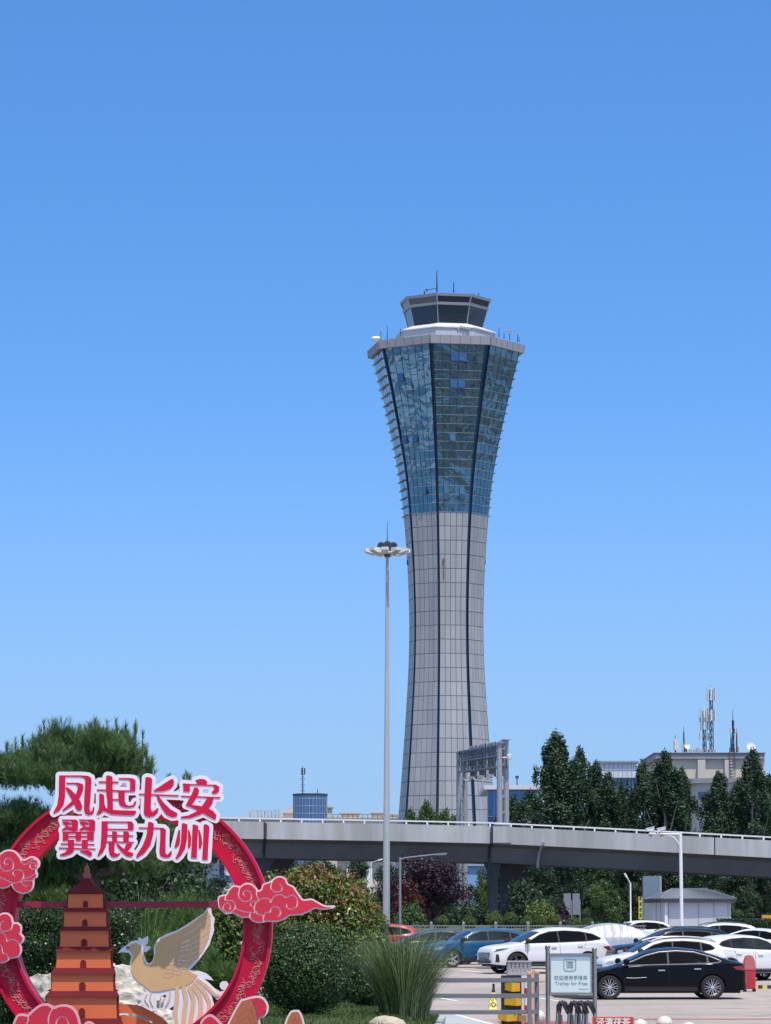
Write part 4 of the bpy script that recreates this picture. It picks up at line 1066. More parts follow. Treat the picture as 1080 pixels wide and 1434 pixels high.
# ---- lettering
A = Field(66, 1074, 330, 1220)
S1, S2, T1, T2 = [], [], [], []
S1 += [[(150, 150), (222, 150), (218, 400), (205, 480), (150, 560), (88, 590), (82, 580), (128, 490), (145, 380)],
  [(215, 150), (400, 150), (480, 155), (515, 175), (522, 210), (512, 400), (500, 540), (512, 572), (532, 552), (540, 515), (555, 515), (552, 570), (530, 600), (490, 608), (450, 590), (437, 540), (440, 400), (452, 210), (440, 180), (400, 168), (215, 166)],
  [(232, 234), (370, 234), (420, 250), (432, 285), (415, 350), (380, 420), (300, 500), (200, 562), (186, 556), (190, 545), (260, 480), (320, 420), (350, 350), (365, 300), (360, 265), (330, 250), (232, 250)],
  [(240, 285), (224, 288), (226, 305), (270, 380), (320, 470), (350, 545), (380, 556), (410, 545), (415, 500), (390, 440), (340, 370), (280, 310)],
  [(690, 165), (700, 150), (740, 152), (765, 170), (765, 330), (770, 560), (705, 560), (705, 450), (690, 330)],
  [(612, 365), (640, 360), (668, 380), (672, 480), (690, 530), (660, 560), (620, 595), (580, 605), (580, 592), (605, 540), (612, 480)],
  [(655, 500), (690, 525), (740, 545), (850, 552), (1030, 556), (1038, 568), (1020, 605), (980, 612), (850, 606), (750, 600), (690, 570), (640, 555)],
  [(835, 180), (960, 180), (1010, 188), (1030, 215), (1028, 320), (1020, 338), (830, 338), (830, 322), (965, 322), (968, 215), (950, 200), (838, 196)],
  [(832, 335), (905, 335), (905, 450), (920, 490), (960, 500), (1000, 490), (1020, 450), (1038, 445), (1035, 475), (1010, 510), (960, 522), (900, 520), (850, 495), (832, 440)],
  [(300, 658), (345, 658), (368, 680), (365, 790), (302, 795), (298, 700), (285, 675), (183, 670), (183, 657)],
  [(190, 680), (240, 680), (290, 700), (296, 713), (280, 722), (255, 715), (245, 725), (262, 742), (302, 740), (300, 790), (240, 775), (200, 790), (182, 785), (185, 770), (225, 745), (232, 735), (210, 720), (192, 700)],
  [(192, 798), (258, 798), (258, 897), (192, 905)], [(340, 798), (402, 798), (402, 905), (340, 905)], [(474, 798), (552, 798), (548, 905), (474, 897)], [(192, 798), (552, 798), (552, 818), (192, 818)], [(250, 846), (480, 846), (480, 862), (250, 862)],
  [(250, 890), (325, 890), (320, 1000), (255, 1000)], [(412, 890), (482, 890), (478, 1000), (412, 1000)],
  [(250, 995), (318, 1000), (318, 1025), (280, 1055), (200, 1078), (160, 1075), (160, 1060), (220, 1035)], [(390, 1015), (480, 1010), (530, 1040), (525, 1075), (505, 1085), (450, 1055), (395, 1030)],
  [(640, 678), (712, 678), (706, 850), (690, 960), (650, 1040), (600, 1083), (590, 1075), (595, 1060), (625, 980), (635, 850)],
  [(940, 678), (985, 680), (1008, 710), (1005, 782), (940, 782), (942, 710), (935, 693)],
  [(760, 792), (815, 800), (818, 925), (760, 925)], [(890, 792), (930, 795), (955, 810), (950, 920), (888, 920)],
  [(720, 915), (790, 915), (785, 1040), (820, 1055), (848, 1040), (852, 1052), (820, 1085), (770, 1095), (735, 1070), (720, 1000)],
  [(808, 935), (830, 940), (900, 1000), (960, 1030), (1003, 1045), (1000, 1075), (960, 1090), (920, 1075), (870, 1030), (820, 970)], [(925, 935), (985, 930), (990, 955), (950, 1010), (910, 1035), (893, 1010)]]
S1 += [[(a + 198, b_) for a, b_ in S1[9]], [(a + 198, b_) for a, b_ in S1[10]]]
T1 += [((615, 226), (825, 230), 18), ((592, 318), (840, 328), 17), ((760, 430), (822, 430), 16), ((175, 938), (550, 945), 14), ((152, 985), (562, 998), 14), ((645, 686), (950, 688), 15), ((700, 769), (1000, 773), 14), ((712, 842), (995, 846), 14), ((690, 915), (1003, 920), 14)]
S2 += [[(135, 165), (150, 155), (190, 162), (208, 180), (200, 330), (192, 480), (205, 530), (240, 510), (262, 488), (275, 492), (270, 530), (235, 570), (180, 587), (135, 575), (118, 540), (125, 350)],
  [(222, 302), (400, 185), (425, 175), (442, 200), (435, 245), (400, 285), (330, 308), (230, 314)],
  [(250, 350), (272, 352), (330, 430), (400, 500), (478, 545), (470, 580), (420, 587), (360, 560), (310, 490), (270, 410)],
  [(670, 190), (720, 176), (770, 182), (795, 205), (790, 235), (740, 240), (690, 232)], [(540, 225), (612, 230), (610, 315), (540, 312)],
  [(850, 238), (890, 238), (925, 260), (922, 310), (890, 335), (845, 335), (845, 315), (870, 290), (865, 262)],
  [(655, 270), (690, 268), (710, 300), (700, 345), (660, 410), (630, 455), (700, 462), (800, 490), (860, 520), (895, 565), (885, 612), (850, 600), (780, 560), (700, 515), (620, 480), (565, 462), (590, 410), (630, 340)],
  [(800, 375), (865, 370), (850, 440), (800, 510), (720, 560), (620, 595), (515, 600), (515, 580), (600, 565), (680, 525), (745, 460)],
  [(165, 640), (190, 635), (225, 655), (220, 760), (190, 880), (120, 975), (50, 1020), (35, 1010), (45, 985), (105, 890), (145, 790), (160, 690)],
  [(280, 697), (330, 700), (355, 725), (350, 880), (350, 970), (370, 990), (395, 960), (400, 950), (418, 950), (415, 985), (390, 1015), (340, 1018), (295, 1000), (285, 950), (295, 800), (295, 715)],
  [(490, 720), (508, 725), (505, 850), (490, 890), (460, 915), (445, 905), (465, 820)], [(525, 655), (545, 648), (585, 665), (580, 820), (560, 920), (510, 1000), (470, 1035), (456, 1025), (490, 950), (515, 850)],
  [(590, 720), (605, 725), (625, 800), (620, 890), (605, 915), (588, 915), (592, 820)], [(640, 668), (660, 663), (700, 680), (690, 850), (685, 1025), (622, 1020), (632, 850)],
  [(700, 715), (715, 725), (735, 790), (742, 860), (730, 915), (704, 922), (705, 820)], [(758, 665), (785, 660), (820, 685), (810, 850), (800, 1043), (742, 1040), (752, 850)]]
T2 += [((72, 340), (487, 357), 14), ((540, 236), (880, 246), 13), ((522, 362), (930, 378), 14), ((70, 700), (300, 704), 13)]
for q in S1: A.poly(Z1(q))
for q in S2: A.poly(Z2(q))
for a, b_, w_ in T1: A.stroke(Z1([a, b_]), w_ / 8.308)
for a, b_, w_ in T2: A.stroke(Z2([a, b_]), w_ / 7.714)
TF = FR - .42                              # the lettering stands forward of the ring
panel = board('lettering_panel', A.loops(5.0, .08), TF, .05, M_lav, disp, base)
board('lettering', A.loops(0, .05), TF - .007, .0065, M_red1, panel, base)
mb = MB()
for px, py in ((110, 1120), (200, 1125), (280, 1130), (130, 1180), (200, 1190), (270, 1180)): mb.bar(W(px, py, TF + .05) - base, W(px, py, FR + .05) - base, .05)
mb.bar(W(84, 1122, FR + .06) - base, W(300, 1122, FR + .06) - base, .06, .05); mb.build('bracket', M_dark, disp)

# ---- clouds fixed to the ring
def cloud(name, tr, outline, lines, yf, lw, inset, parent, bs, mred=M_red2, mout=M_pinkw, smooth=True, lab=None):
    o = np.array(tr(outline)); f = Field(o[:, 0].min() - 3, o[:, 1].min() - 3, o[:, 0].max() + 3, o[:, 1].max() + 3)
    f.poly(o, smooth); lo = f.loops(0, .06); g = Field(o[:, 0].min() - 3, o[:, 1].min() - 3, o[:, 0].max() + 3, o[:, 1].max() + 3)
    g.f = f.f.copy() + inset; g.f = np.maximum(g.f, f.f + inset)
    for ln in lines: g.stroke(tr(ln), lw, sub=True)
    c = board(name, lo, yf, .05, mout, parent, bs)
    board('red_face', g.loops(0, .06), yf - .009, .0085, mred, c, bs)
    if lab: c['label'] = lab
    return c
z7, z3, z4 = Zc((280, 1140), 5.4), Zc((0, 1130), 8.964), Zc((0, 1270), 8.745)
CF = FR - .16
cloud('cloud', z7, [(140, 640), (160, 615), (205, 605), (220, 575), (260, 540), (310, 545), (340, 525), (390, 525), (430, 555), (445, 575), (465, 570), (480, 530), (520, 515), (545, 500), (580, 475), (620, 470), (655, 490), (670, 525), (710, 545), (735, 580), (770, 630), (790, 645), (850, 640), (890, 660), (950, 690), (1025, 693), (1010, 712), (940, 725), (870, 718), (820, 745), (760, 765), (690, 770), (650, 795), (590, 815), (520, 815), (450, 825), (400, 810), (375, 785), (320, 785), (260, 755), (200, 755), (160, 725), (145, 690)],
  [[(310, 545), (298, 610), (320, 650), (360, 662), (395, 635), (390, 595), (355, 578), (333, 595), (345, 620)], [(205, 605), (200, 650), (250, 655), (275, 690), (255, 730), (210, 740), (180, 710), (195, 680), (225, 675), (238, 695), (230, 718)],
   [(270, 710), (330, 735), (400, 745), (440, 735)], [(435, 565), (435, 610), (450, 645)], [(545, 665), (520, 640), (470, 640), (425, 675), (418, 720), (445, 755), (490, 768)], [(535, 665), (570, 620), (620, 610), (655, 630), (700, 612), (738, 640), (738, 690), (700, 720), (665, 705), (660, 675)],
   [(560, 490), (540, 550), (565, 585), (610, 585), (628, 555), (608, 533)], [(490, 812), (485, 775), (505, 745), (535, 740), (545, 710), (580, 700), (612, 725), (612, 755), (595, 775)], [(385, 745), (380, 790)], [(430, 660), (405, 662), (388, 680), (400, 698)]], CF, 2.0, 2.2, disp, base, lab='long tailed red cloud at the right of the ring')
cloud('cloud', z3, [(-60, 640), (20, 590), (80, 550), (150, 538), (220, 560), (265, 610), (310, 655), (350, 650), (400, 625), (450, 625), (505, 660), (528, 710), (515, 760), (485, 795), (500, 850), (490, 890), (455, 910), (455, 980), (430, 1040), (380, 1080), (310, 1095), (240, 1075), (190, 1030), (165, 985), (130, 1010), (60, 1030), (-40, 1010), (-200, 960), (-260, 820), (-180, 690)],
  [[(15, 600), (20, 690), (30, 755), (75, 800), (130, 803), (185, 770), (192, 700), (150, 655), (105, 650), (78, 690), (95, 722), (125, 720)], [(215, 870), (190, 840), (200, 800), (260, 790), (315, 820), (320, 880), (280, 930), (200, 955), (120, 930), (50, 895), (-20, 880), (-120, 900)],
   [(265, 620), (300, 700), (340, 725), (390, 695), (430, 660), (480, 665), (505, 710), (490, 765), (450, 785), (410, 770), (400, 735), (420, 705), (450, 700), (475, 720), (465, 748)], [(330, 900), (400, 880), (470, 835)], [(318, 928), (420, 925), (460, 905)], [(290, 935), (320, 980), (350, 998), (375, 980)], [(165, 985), (185, 950)]], CF - .02, 2.0, 2.4, disp, base, lab='upper red cloud at the left of the ring')
cloud('cloud', z4, [(-60, 100), (0, 95), (60, 70), (120, 75), (170, 120), (190, 185), (240, 190), (285, 230), (290, 290), (282, 325), (320, 370), (310, 420), (275, 460), (290, 500), (280, 570), (230, 620), (150, 635), (120, 660), (60, 690), (0, 680), (-60, 690), (-170, 640), (-200, 450), (-190, 250), (-150, 140)],
  [[(75, 170), (35, 190), (18, 240), (50, 290), (105, 292), (160, 265), (180, 190)], [(-60, 300), (0, 295), (60, 320), (100, 370), (110, 418), (160, 395), (220, 410), (262, 455)], [(-60, 480), (0, 462), (45, 480), (60, 560), (110, 580), (135, 645)], [(185, 190), (160, 265), (110, 292)], [(250, 325), (285, 322)]], CF, 2.0, 2.4, disp, base, lab='lower red cloud at the left of the ring')

# ---- pagoda standing inside the ring
z5 = Zc((60, 1200), 6.125)
PY = FR - .02
pb_ = Vector((z5([(340, 0)])[0][0], 0, 0)); pb_ = Vector((W(pb_.x, 1300, PY).x, PY, 0)); pb_.z = bed_z(pb_.x, PY)
pag = thing('pagoda_cutout', 'tall orange tiered pagoda cut-out with maroon eaves, standing inside the red ring', 'display board', pb_)
def slab(name, pts, yf, th, m, parent=pag, bs=None):
    bs = pb_ if bs is None else bs; q = [W(a, b_, yf) - bs for a, b_ in z5(pts)]; return MB().prism(q, (0, th, 0)).build(name, m, parent)
tiers = [(318, 438, 217, 522), (470, 598, 182, 550), (632, 770, 150, 570), (808, 952, 117, 588), (1002, 1150, 78, 610), (1198, 1385, 30, 640)]
eaves = [(438, 470, 180, 557), (598, 632, 148, 580), (770, 808, 110, 605), (952, 1002, 68, 622), (1150, 1198, 20, 655), (1385, 1450, -20, 690)]
wins = [(348, 390, 375, 432), (342, 386, 535, 594), (332, 384, 702, 765), (325, 376, 882, 950), (315, 370, 1072, 1144), (312, 366, 1295, 1380)]
for i, ((y0, y1, xa, xb), (e0, e1, ea, eb), wn_) in enumerate(zip(tiers, eaves, wins)):
    # dark side board flaring under each eave, then the wall, its arch and the eave
    slab('side_board', [(xa - 6, y0 - 2), (xb + 10, y0 - 2), (xb + 6, y0 + (y1 - y0) * .5), (xb + 12, y1 - 20), (eb - 4, y1 + 1), (ea + 4, y1 + 1), (xa - 6, y1 - 20), (xa - 4, y0 + (y1 - y0) * .5)], PY + .012, .13, M_maroon)
    wl = slab('wall', [(xa + 3, y0), (xb - 2, y0), (xb - 5, y0 + (y1 - y0) * .5), (xb - 1, y1 - .5), (xa, y1 - .5), (xa + 5, y0 + (y1 - y0) * .5)], PY, .011, M_orange)
    a, b_, t0, t1 = wn_; c = (a + b_) / 2; r = (b_ - a) / 2
    slab('arch_window', [(a, t1), (a, t0 + r)] + [(c - r * math.cos(t), t0 + r - r * math.sin(t)) for t in np.linspace(.2, math.pi - .2, 9)] + [(b_, t0 + r), (b_, t1)], PY - .006, .0055, M_maroon, wl, bs=pb_)
    ef = PY - .035; nx_ = tiers[i + 1] if i < 5 else (e1, 0, ea + 10, eb - 10)
    q = [(ea, e1), (eb, e1), (xb + 18, e0), (xa - 16, e0)]
    mb = MB(); v0 = [W(*p, PY - (.034 if k < 2 else .020)) - pb_ for k, p in enumerate(z5(q))]; v1 = [W(*p, PY + .14) - pb_ for p in z5(q)]
    mb.add(v0 + v1, [(0, 1, 2, 3), (7, 6, 5, 4), (0, 4, 5, 1), (1, 5, 6, 2), (2, 6, 7, 3), (3, 7, 4, 0)]); mb.build('eave', M_maroon, pag)
q = [(350, 185), (407, 185), (425, 220), (455, 255), (535, 300), (535, 316), (210, 316), (210, 300), (290, 255), (330, 215)]
slab('roof', q, PY - .03, .15, M_maroon)
slab('spire', [(347, 184), (350, 165), (344, 150), (360, 132), (358, 118), (352, 106), (364, 98), (366, 84), (379, 58), (392, 84), (393, 98), (404, 106), (398, 118), (398, 134), (410, 150), (404, 165), (407, 184)], PY - .012, .09, mat('spire_terracotta', (.42, .11, .07), .5))
MB().box((0, .1, (W(0, 1434, PY).z - pb_.z) / 2), (1.0, .3, W(0, 1436, PY).z - pb_.z)).build('plinth', M_maroon, pag)
# orange base swirl to the right of the pagoda
z6 = Zc((160, 1250), 6.353)
bs = Vector((W(200, 1430, PY).x, PY + .16, 0)); bs.z = bed_z(bs.x, bs.y)
swl = thing('base_swirl_cutout', 'low orange wave shaped cut-out with a dark slit, at the foot of the pagoda', 'display board', bs)
f = Field(155, 1400, 250, 1500); f.poly(z6([(-60, 990), (40, 992), (130, 996), (230, 1012), (330, 1062), (420, 1115), (490, 1190), (540, 1500), (-60, 1500)]), off=0)
f.poly(z6([(20, 1082), (130, 1076), (210, 1090), (270, 1115), (330, 1150), (350, 1180), (300, 1150), (240, 1128), (150, 1105), (30, 1098)]), sub=True)
board('wave', f.loops(0, .06), bs.y, .06, M_orange, swl, bs)

# ---- phoenix
PHY = FR + .02
bs = Vector((W(245, 1400, PHY).x, PHY, 0)); bs.z = bed_z(bs.x, PHY)
phx = thing('phoenix_cutout', 'tan and white phoenix cut-out with raised wing and flowing tail, inside the red ring', 'display board', bs)
OUT = [(30, 540), (70, 490), (110, 470), (140, 440), (190, 425), (218, 432), (215, 395), (250, 415), (296, 385), (303, 400), (298, 450), (275, 475), (322, 478), (318, 500), (290, 525), (262, 530), (265, 560), (285, 615), (310, 630), (340, 610), (355, 560), (352, 500), (370, 440), (400, 405), (460, 370), (560, 335), (650, 280), (740, 220), (800, 180), (833, 130), (862, 140), (870, 200), (895, 230), (885, 290), (890, 340), (860, 420), (850, 460), (810, 520), (775, 570), (720, 640), (670, 690), (760, 698), (820, 720), (860, 755), (882, 782), (830, 772), (800, 765), (840, 800), (890, 850), (940, 880), (985, 872), (955, 860), (938, 835), (942, 805), (965, 788), (1000, 790), (1020, 820), (1010, 860), (990, 890), (950, 930), (920, 955), (865, 910), (890, 1000), (880, 1090), (850, 1400), (560, 1400), (530, 1100), (500, 1085), (512, 1060), (545, 1000), (480, 1040), (435, 1035), (440, 990), (465, 905), (410, 925), (362, 935), (380, 980), (375, 1050), (330, 1048), (270, 1010), (235, 960), (225, 920), (290, 890), (270, 850), (200, 800), (150, 740), (135, 680), (140, 620), (155, 570), (130, 535), (70, 530)]
f = Field(160, 1264, 330, 1480); f.poly(z6(OUT)); lo = f.loops(0, .06)
body = board('body', lo, PHY, .05, M_lav, phx, bs)
g = Field(160, 1264, 330, 1480); g.poly(z6([(110, 500), (150, 462), (190, 445), (235, 470), (250, 540), (262, 600), (290, 640), (325, 640), (355, 605), (368, 540), (368, 490), (385, 440), (420, 412), (560, 352), (660, 295), (760, 225), (835, 160), (858, 200), (862, 300), (845, 400), (800, 500), (740, 590), (650, 685), (700, 715), (740, 730), (700, 790), (640, 830), (560, 850), (500, 860), (400, 880), (330, 880), (280, 840), (210, 790), (165, 735), (150, 680), (158, 610), (172, 560), (150, 520)]))
for a in range(8):                          # pale quill lines of the long feathers
    x1, y1 = [(868, 195), (880, 265), (880, 330), (858, 400), (835, 455), (790, 530), (745, 590), (690, 645)][a]
    x0, y0 = [(600, 395), (600, 450), (600, 490), (590, 520), (580, 565), (570, 600), (560, 630), (540, 660)][a]
    g.stroke(z6([(x0, y0), ((x0 + x1) / 2, (y0 + y1) / 2 + 16 + a * 3), (x1, y1)]), 1.5, sub=True)
for a in range(9):                          # short coverts
    for c in range(2):
        x0, y0 = 500 - a * 8 - c * 6 + c * 90, 455 + a * 37 + (c * -25); g.stroke(z6([(x0, y0), (x0 + 45, y0 + 12), (x0 + 85, y0 - 8)]), .95, sub=True)
g.stroke(z6([(140, 490), (175, 475), (215, 490)]), .9, sub=True)
board('plumage', [l for l in g.loops(0, .06)], PHY - .008, .0075, M_tan, body, bs)
h = Field(160, 1264, 330, 1480)
for q, w_ in (([(560, 850), (560, 950), (545, 1060), (560, 1200), (580, 1340)], 40), ([(620, 850), (640, 960), (625, 1080), (620, 1200), (640, 1340)], 42), ([(670, 850), (705, 950), (690, 1080), (670, 1200), (690, 1340)], 42), ([(700, 830), (765, 930), (770, 1060), (740, 1180), (760, 1340)], 42),
              ([(720, 800), (800, 880), (845, 980), (830, 1080)], 36), ([(740, 770), (820, 830), (890, 900), (930, 915)], 30), ([(500, 880), (490, 950), (460, 1010)], 16), ([(330, 890), (320, 950), (345, 1010)], 12), ([(290, 905), (275, 950), (310, 1005)], 10)):
    q = z6(q); n_ = len(q); h.stroke([(a, b_, w_ / 6.353 * (.45 + .55 * math.sin(math.pi * (.25 + .6 * i / (n_ - 1))))) for i, (a, b_) in enumerate(q)])
board('tail_feathers', h.loops(0, .06), PHY - .009, .0085, M_peach, body, bs)
MB().box((0, .12, (W(0, 1434, PHY).z - bs.z) / 2), (.5, .1, W(0, 1436, PHY).z - bs.z)).build('prop', M_dark, phx)
MB().box(W(*z6([(122, 488)])[0], PHY - .012) - bs, (.03, .006, .02)).build('eye', M_dark, body)

# ---- front cut-outs at the foot: cloud bank and mountains
def ground_cutout(name, label, tr, outline, lines, yf, lw, inset, mred, mout):
    o = np.array(tr(outline)); b0 = Vector((W(o[:, 0].mean(), 1430, yf).x, yf, 0)); b0.z = bed_z(b0.x, yf)
    t = thing(name, label, 'display board', b0); cloud('board', tr, outline, lines, yf, lw, inset, t, b0, mred, mout)
    x = 0; zt = W(0, 1445, yf).z - b0.z
    MB().box((0, .1, zt / 2), (.35, .08, abs(zt))).build('prop', M_dark, t); return t
M_pinkl = mat('cloud_outline_pink', (.80, .42, .44), .45, var=.03)
ground_cutout('cloud_cutout', 'broad red cloud cut-out with pink swirl lines, overlapping the pagoda foot', z4, [(170, 1700), (185, 1480), (205, 1390), (250, 1310), (310, 1298), (375, 1305), (430, 1255), (500, 1200), (560, 1176), (630, 1178), (692, 1215), (740, 1195), (820, 1185), (900, 1205), (960, 1255), (1000, 1340), (1030, 1440), (1100, 1390), (1180, 1420), (1230, 1520), (1240, 1700)],
  [[(378, 1310), (385, 1370), (360, 1430), (400, 1480)], [(692, 1215), (640, 1300), (630, 1400), (660, 1480)], [(745, 1460), (722, 1400), (750, 1345), (800, 1330), (850, 1360), (875, 1420), (860, 1500)], [(1030, 1440), (1000, 1520), (1010, 1600)]], FR - .30, 2.6, 3.2, M_red2, M_pinkl)
z8 = Zc((270, 1300), 6.0)
ground_cutout('cloud_cutout', 'small red cloud cut-out at the lower right of the ring, beside the orange peak', z8, [(30, 1150), (55, 900), (68, 800), (100, 745), (150, 718), (190, 732), (235, 775), (262, 830), (300, 1150)], [], FR - .22, 2, 3.2, M_red2, M_pinkl)
M_mtn = mat('mountain_face', (.50, .135, .055), .5, var=.08, scale=1.5)
def mtn(label, out, rings, yf, red=None):
    t = ground_cutout('mountain_cutout', label, z8, out, rings, yf, .8, 2.6, M_mtn, mat('mountain_outline', (.80, .66, .66), .45))
    return t
mo = mtn('orange mountain cut-out with contour lines and one red rounded shoulder, right of ring', [(230, 1150), (260, 950), (300, 800), (400, 612), (430, 590), (500, 570), (560, 563), (610, 585), (643, 640), (638, 705), (600, 745), (572, 757), (585, 860), (610, 1150)],
    [[(500, 590), (530, 650), (548, 740), (560, 900), (575, 1100)], [(370, 900), (385, 780), (420, 720), (455, 682), (500, 690), (530, 800), (540, 1000)], [(390, 900), (400, 800), (440, 755), (480, 750), (505, 830), (510, 1000)]], FR - .26)
f = Field(345, 1390, 385, 1430); f.poly(z8([(504, 592), (560, 580), (605, 600), (624, 645), (618, 700), (590, 732), (553, 744), (536, 655)]))
board('red_shoulder', f.loops(0, .06), FR - .26 - .014, .004, M_red2, mo, Vector(mo.location))
mtn('small orange mountain peak cut-out standing alone right of the ring, before the round hedge', [(720, 1150), (770, 820), (815, 705), (835, 690), (860, 684), (905, 697), (945, 815), (990, 1150)], [[(830, 900), (845, 800), (862, 760), (885, 800), (900, 900)]], FR - .10)
# ---------------------------------------------------------------- cars
def paint(name, col, rough=.25, metal=.0, coat=.6, spec=.35):
    return mat(name, col, rough, metal, var=.03, scale=3, coat=coat, spec=spec)
M_tint = mat('tinted_glass', (.005, .006, .008), .05, 0, var=.1, spec=.07)
M_tint2 = mat('clear_tinted_glass', (.020, .026, .030), .05, 0, var=.6, scale=1.6, spec=.12)
M_shield = mat('windscreen_glass', (.016, .024, .038), .05, 0, var=.2, spec=.35)
M_tyre = mat('tyre_rubber', (.018, .018, .019), .8, var=.2)
M_rim = mat('alloy_rim', (.58, .585, .59), .42, .5)
M_rimd = mat('dark_alloy_rim', (.16, .16, .17), .3, .8)
M_chrome = mat('chrome_trim', (.42, .43, .44), .4, .25, var=.02)
M_head = mat('headlamp', (.55, .58, .62), .08, .3, var=.3, scale=14)
M_headd = mat('dark_headlamp', (.08, .09, .10), .06, .2, var=.4, scale=14)
M_tail = mat('tail_lamp', (.30, .008, .012), .12, var=.2, coat=.6)
M_clad = mat('black_cladding', (.022, .022, .024), .6, var=.2)
M_seamc = mat('panel_gap', (.01, .01, .01), .8)
M_plate = mat('number_plate', (.03, .16, .10), .5)
M_plateb = mat('number_plate_blue', (.02, .09, .35), .5)

def hermite(pts, x):
    pts = sorted(pts); X = np.array([p[0] for p in pts]); Yv = np.array([p[1] for p in pts])
    d = np.diff(Yv) / np.maximum(np.diff(X), 1e-9); m = np.zeros(len(X))
    for i in range(1, len(X) - 1):
        if d[i - 1] * d[i] > 0: m[i] = 2 * d[i - 1] * d[i] / (d[i - 1] + d[i])
    m[0], m[-1] = d[0], d[-1]
    i = int(np.clip(np.searchsorted(X, x) - 1, 0, len(X) - 2)); h = X[i + 1] - X[i]; t = min(1, max(0, (x - X[i]) / h))
    return float((2 * t**3 - 3 * t**2 + 1) * Yv[i] + (t**3 - 2 * t**2 + t) * h * m[i] + (-2 * t**3 + 3 * t**2) * Yv[i + 1] + (t**3 - t**2) * h * m[i + 1])

SPEC = {
 'sedan': dict(L=4.88, W=1.86, wr=.335, wf=1.46, wb=1.44, sill=.22, ra=.385,
   top=[(2.44, .50), (2.41, .62), (2.30, .72), (1.9, .82), (1.25, .955), (.80, 1.16), (.40, 1.335), (.0, 1.42), (-.45, 1.45), (-.95, 1.41), (-1.5, 1.265), (-1.95, 1.12), (-2.25, 1.055), (-2.37, 1.02), (-2.42, .85), (-2.44, .62)],
   belt=[(2.44, .48), (2.40, .58), (2.25, .66), (1.5, .83), (1.2, .90), (0, .925), (-1.2, .97), (-2.0, 1.0), (-2.3, .97), (-2.40, .84), (-2.44, .6)],
   hw=[(2.44, .50), (2.40, .64), (2.25, .78), (1.95, .87), (1.4, .915), (0, .93), (-1.4, .93), (-2.0, .89), (-2.3, .80), (-2.40, .70), (-2.44, .58)],
   rw=[(2.44, .44), (2.3, .62), (1.9, .72), (1.25, .76), (.8, .715), (.4, .68), (-.4, .665), (-1.0, .655), (-1.6, .665), (-2.0, .69), (-2.3, .66), (-2.44, .5)],
   dlo=[(1.12, .945), (.80, 1.07), (.45, 1.22), (.05, 1.32), (-.45, 1.355), (-.95, 1.32), (-1.40, 1.20), (-1.72, 1.07), (-1.62, 1.02), (-1.2, .99), (0, .965)],
   pillars=[-.20], quarter=-1.32, ws=[(1.16, .68), (.42, .61)], rs=[(-1.02, .58), (-1.92, .60)], doors=[1.06, -.2, -1.22], hand=[-.0, -1.02]),
 'suv': dict(L=4.70, W=1.90, wr=.37, wf=1.41, wb=1.33, sill=.30, ra=.43,
   top=[(2.35, .62), (2.33, .80), (2.26, .93), (2.0, 1.01), (1.30, 1.10), (.80, 1.34), (.40, 1.52), (.05, 1.615), (-.5, 1.655), (-1.2, 1.63), (-1.75, 1.55), (-1.98, 1.44), (-2.18, 1.22), (-2.28, 1.08), (-2.34, .80), (-2.35, .6)],
   belt=[(2.35, .58), (2.32, .74), (2.2, .86), (1.5, .98), (1.2, 1.02), (0, 1.045), (-1.2, 1.09), (-1.9, 1.12), (-2.2, 1.02), (-2.33, .78), (-2.35, .58)],
   hw=[(2.35, .56), (2.32, .72), (2.2, .82), (1.9, .90), (1.4, .94), (0, .95), (-1.4, .95), (-1.9, .91), (-2.2, .85), (-2.32, .76), (-2.35, .68)],
   rw=[(2.35, .50), (2.25, .66), (1.9, .75), (1.3, .77), (.8, .70), (.4, .655), (-.5, .64), (-1.3, .63), (-1.8, .62), (-2.1, .68), (-2.35, .58)],
   dlo=[(1.16, 1.06), (.80, 1.23), (.48, 1.40), (.10, 1.505), (-.5, 1.54), (-1.1, 1.51), (-1.6, 1.42), (-1.92, 1.26), (-1.85, 1.20), (-1.3, 1.135), (0, 1.09)],
   pillars=[-.22], quarter=-1.30, ws=[(1.20, .70), (.44, .60)], rs=[(-1.86, .55), (-2.16, .58)], doors=[1.05, -.22, -1.24], hand=[.0, -1.02]),
 'hatch': dict(L=4.15, W=1.80, wr=.335, wf=1.27, wb=1.25, sill=.26, ra=.39,
   top=[(2.07, .58), (2.05, .74), (1.97, .86), (1.7, .95), (1.15, 1.05), (.75, 1.26), (.38, 1.43), (.0, 1.51), (-.6, 1.535), (-1.2, 1.50), (-1.58, 1.43), (-1.72, 1.38), (-1.90, 1.12), (-2.02, .92), (-2.06, .70), (-2.07, .55)],
   belt=[(2.07, .55), (2.04, .70), (1.9, .82), (1.3, .93), (1.1, .96), (0, .98), (-1.1, 1.03), (-1.6, 1.05), (-1.9, .95), (-2.04, .72), (-2.07, .54)],
   hw=[(2.07, .54), (2.03, .68), (1.9, .79), (1.6, .86), (1.2, .89), (0, .90), (-1.2, .90), (-1.7, .86), (-1.95, .80), (-2.05, .70), (-2.07, .62)],
   rw=[(2.07, .48), (1.9, .66), (1.6, .72), (1.1, .73), (.75, .66), (.38, .65), (-.5, .645), (-1.3, .635), (-1.7, .61), (-1.9, .64), (-2.07, .54)],
   dlo=[(1.02, 1.0), (.72, 1.15), (.42, 1.31), (.05, 1.405), (-.55, 1.43), (-1.1, 1.395), (-1.45, 1.31), (-1.60, 1.20), (-1.5, 1.13), (-1.1, 1.075), (0, 1.03)],
   pillars=[-.20], quarter=-1.12, ws=[(1.06, .66), (.42, .57)], rs=[(-1.74, .52), (-1.92, .55)], doors=[.95, -.2, -1.06], hand=[.0, -.88]),
}

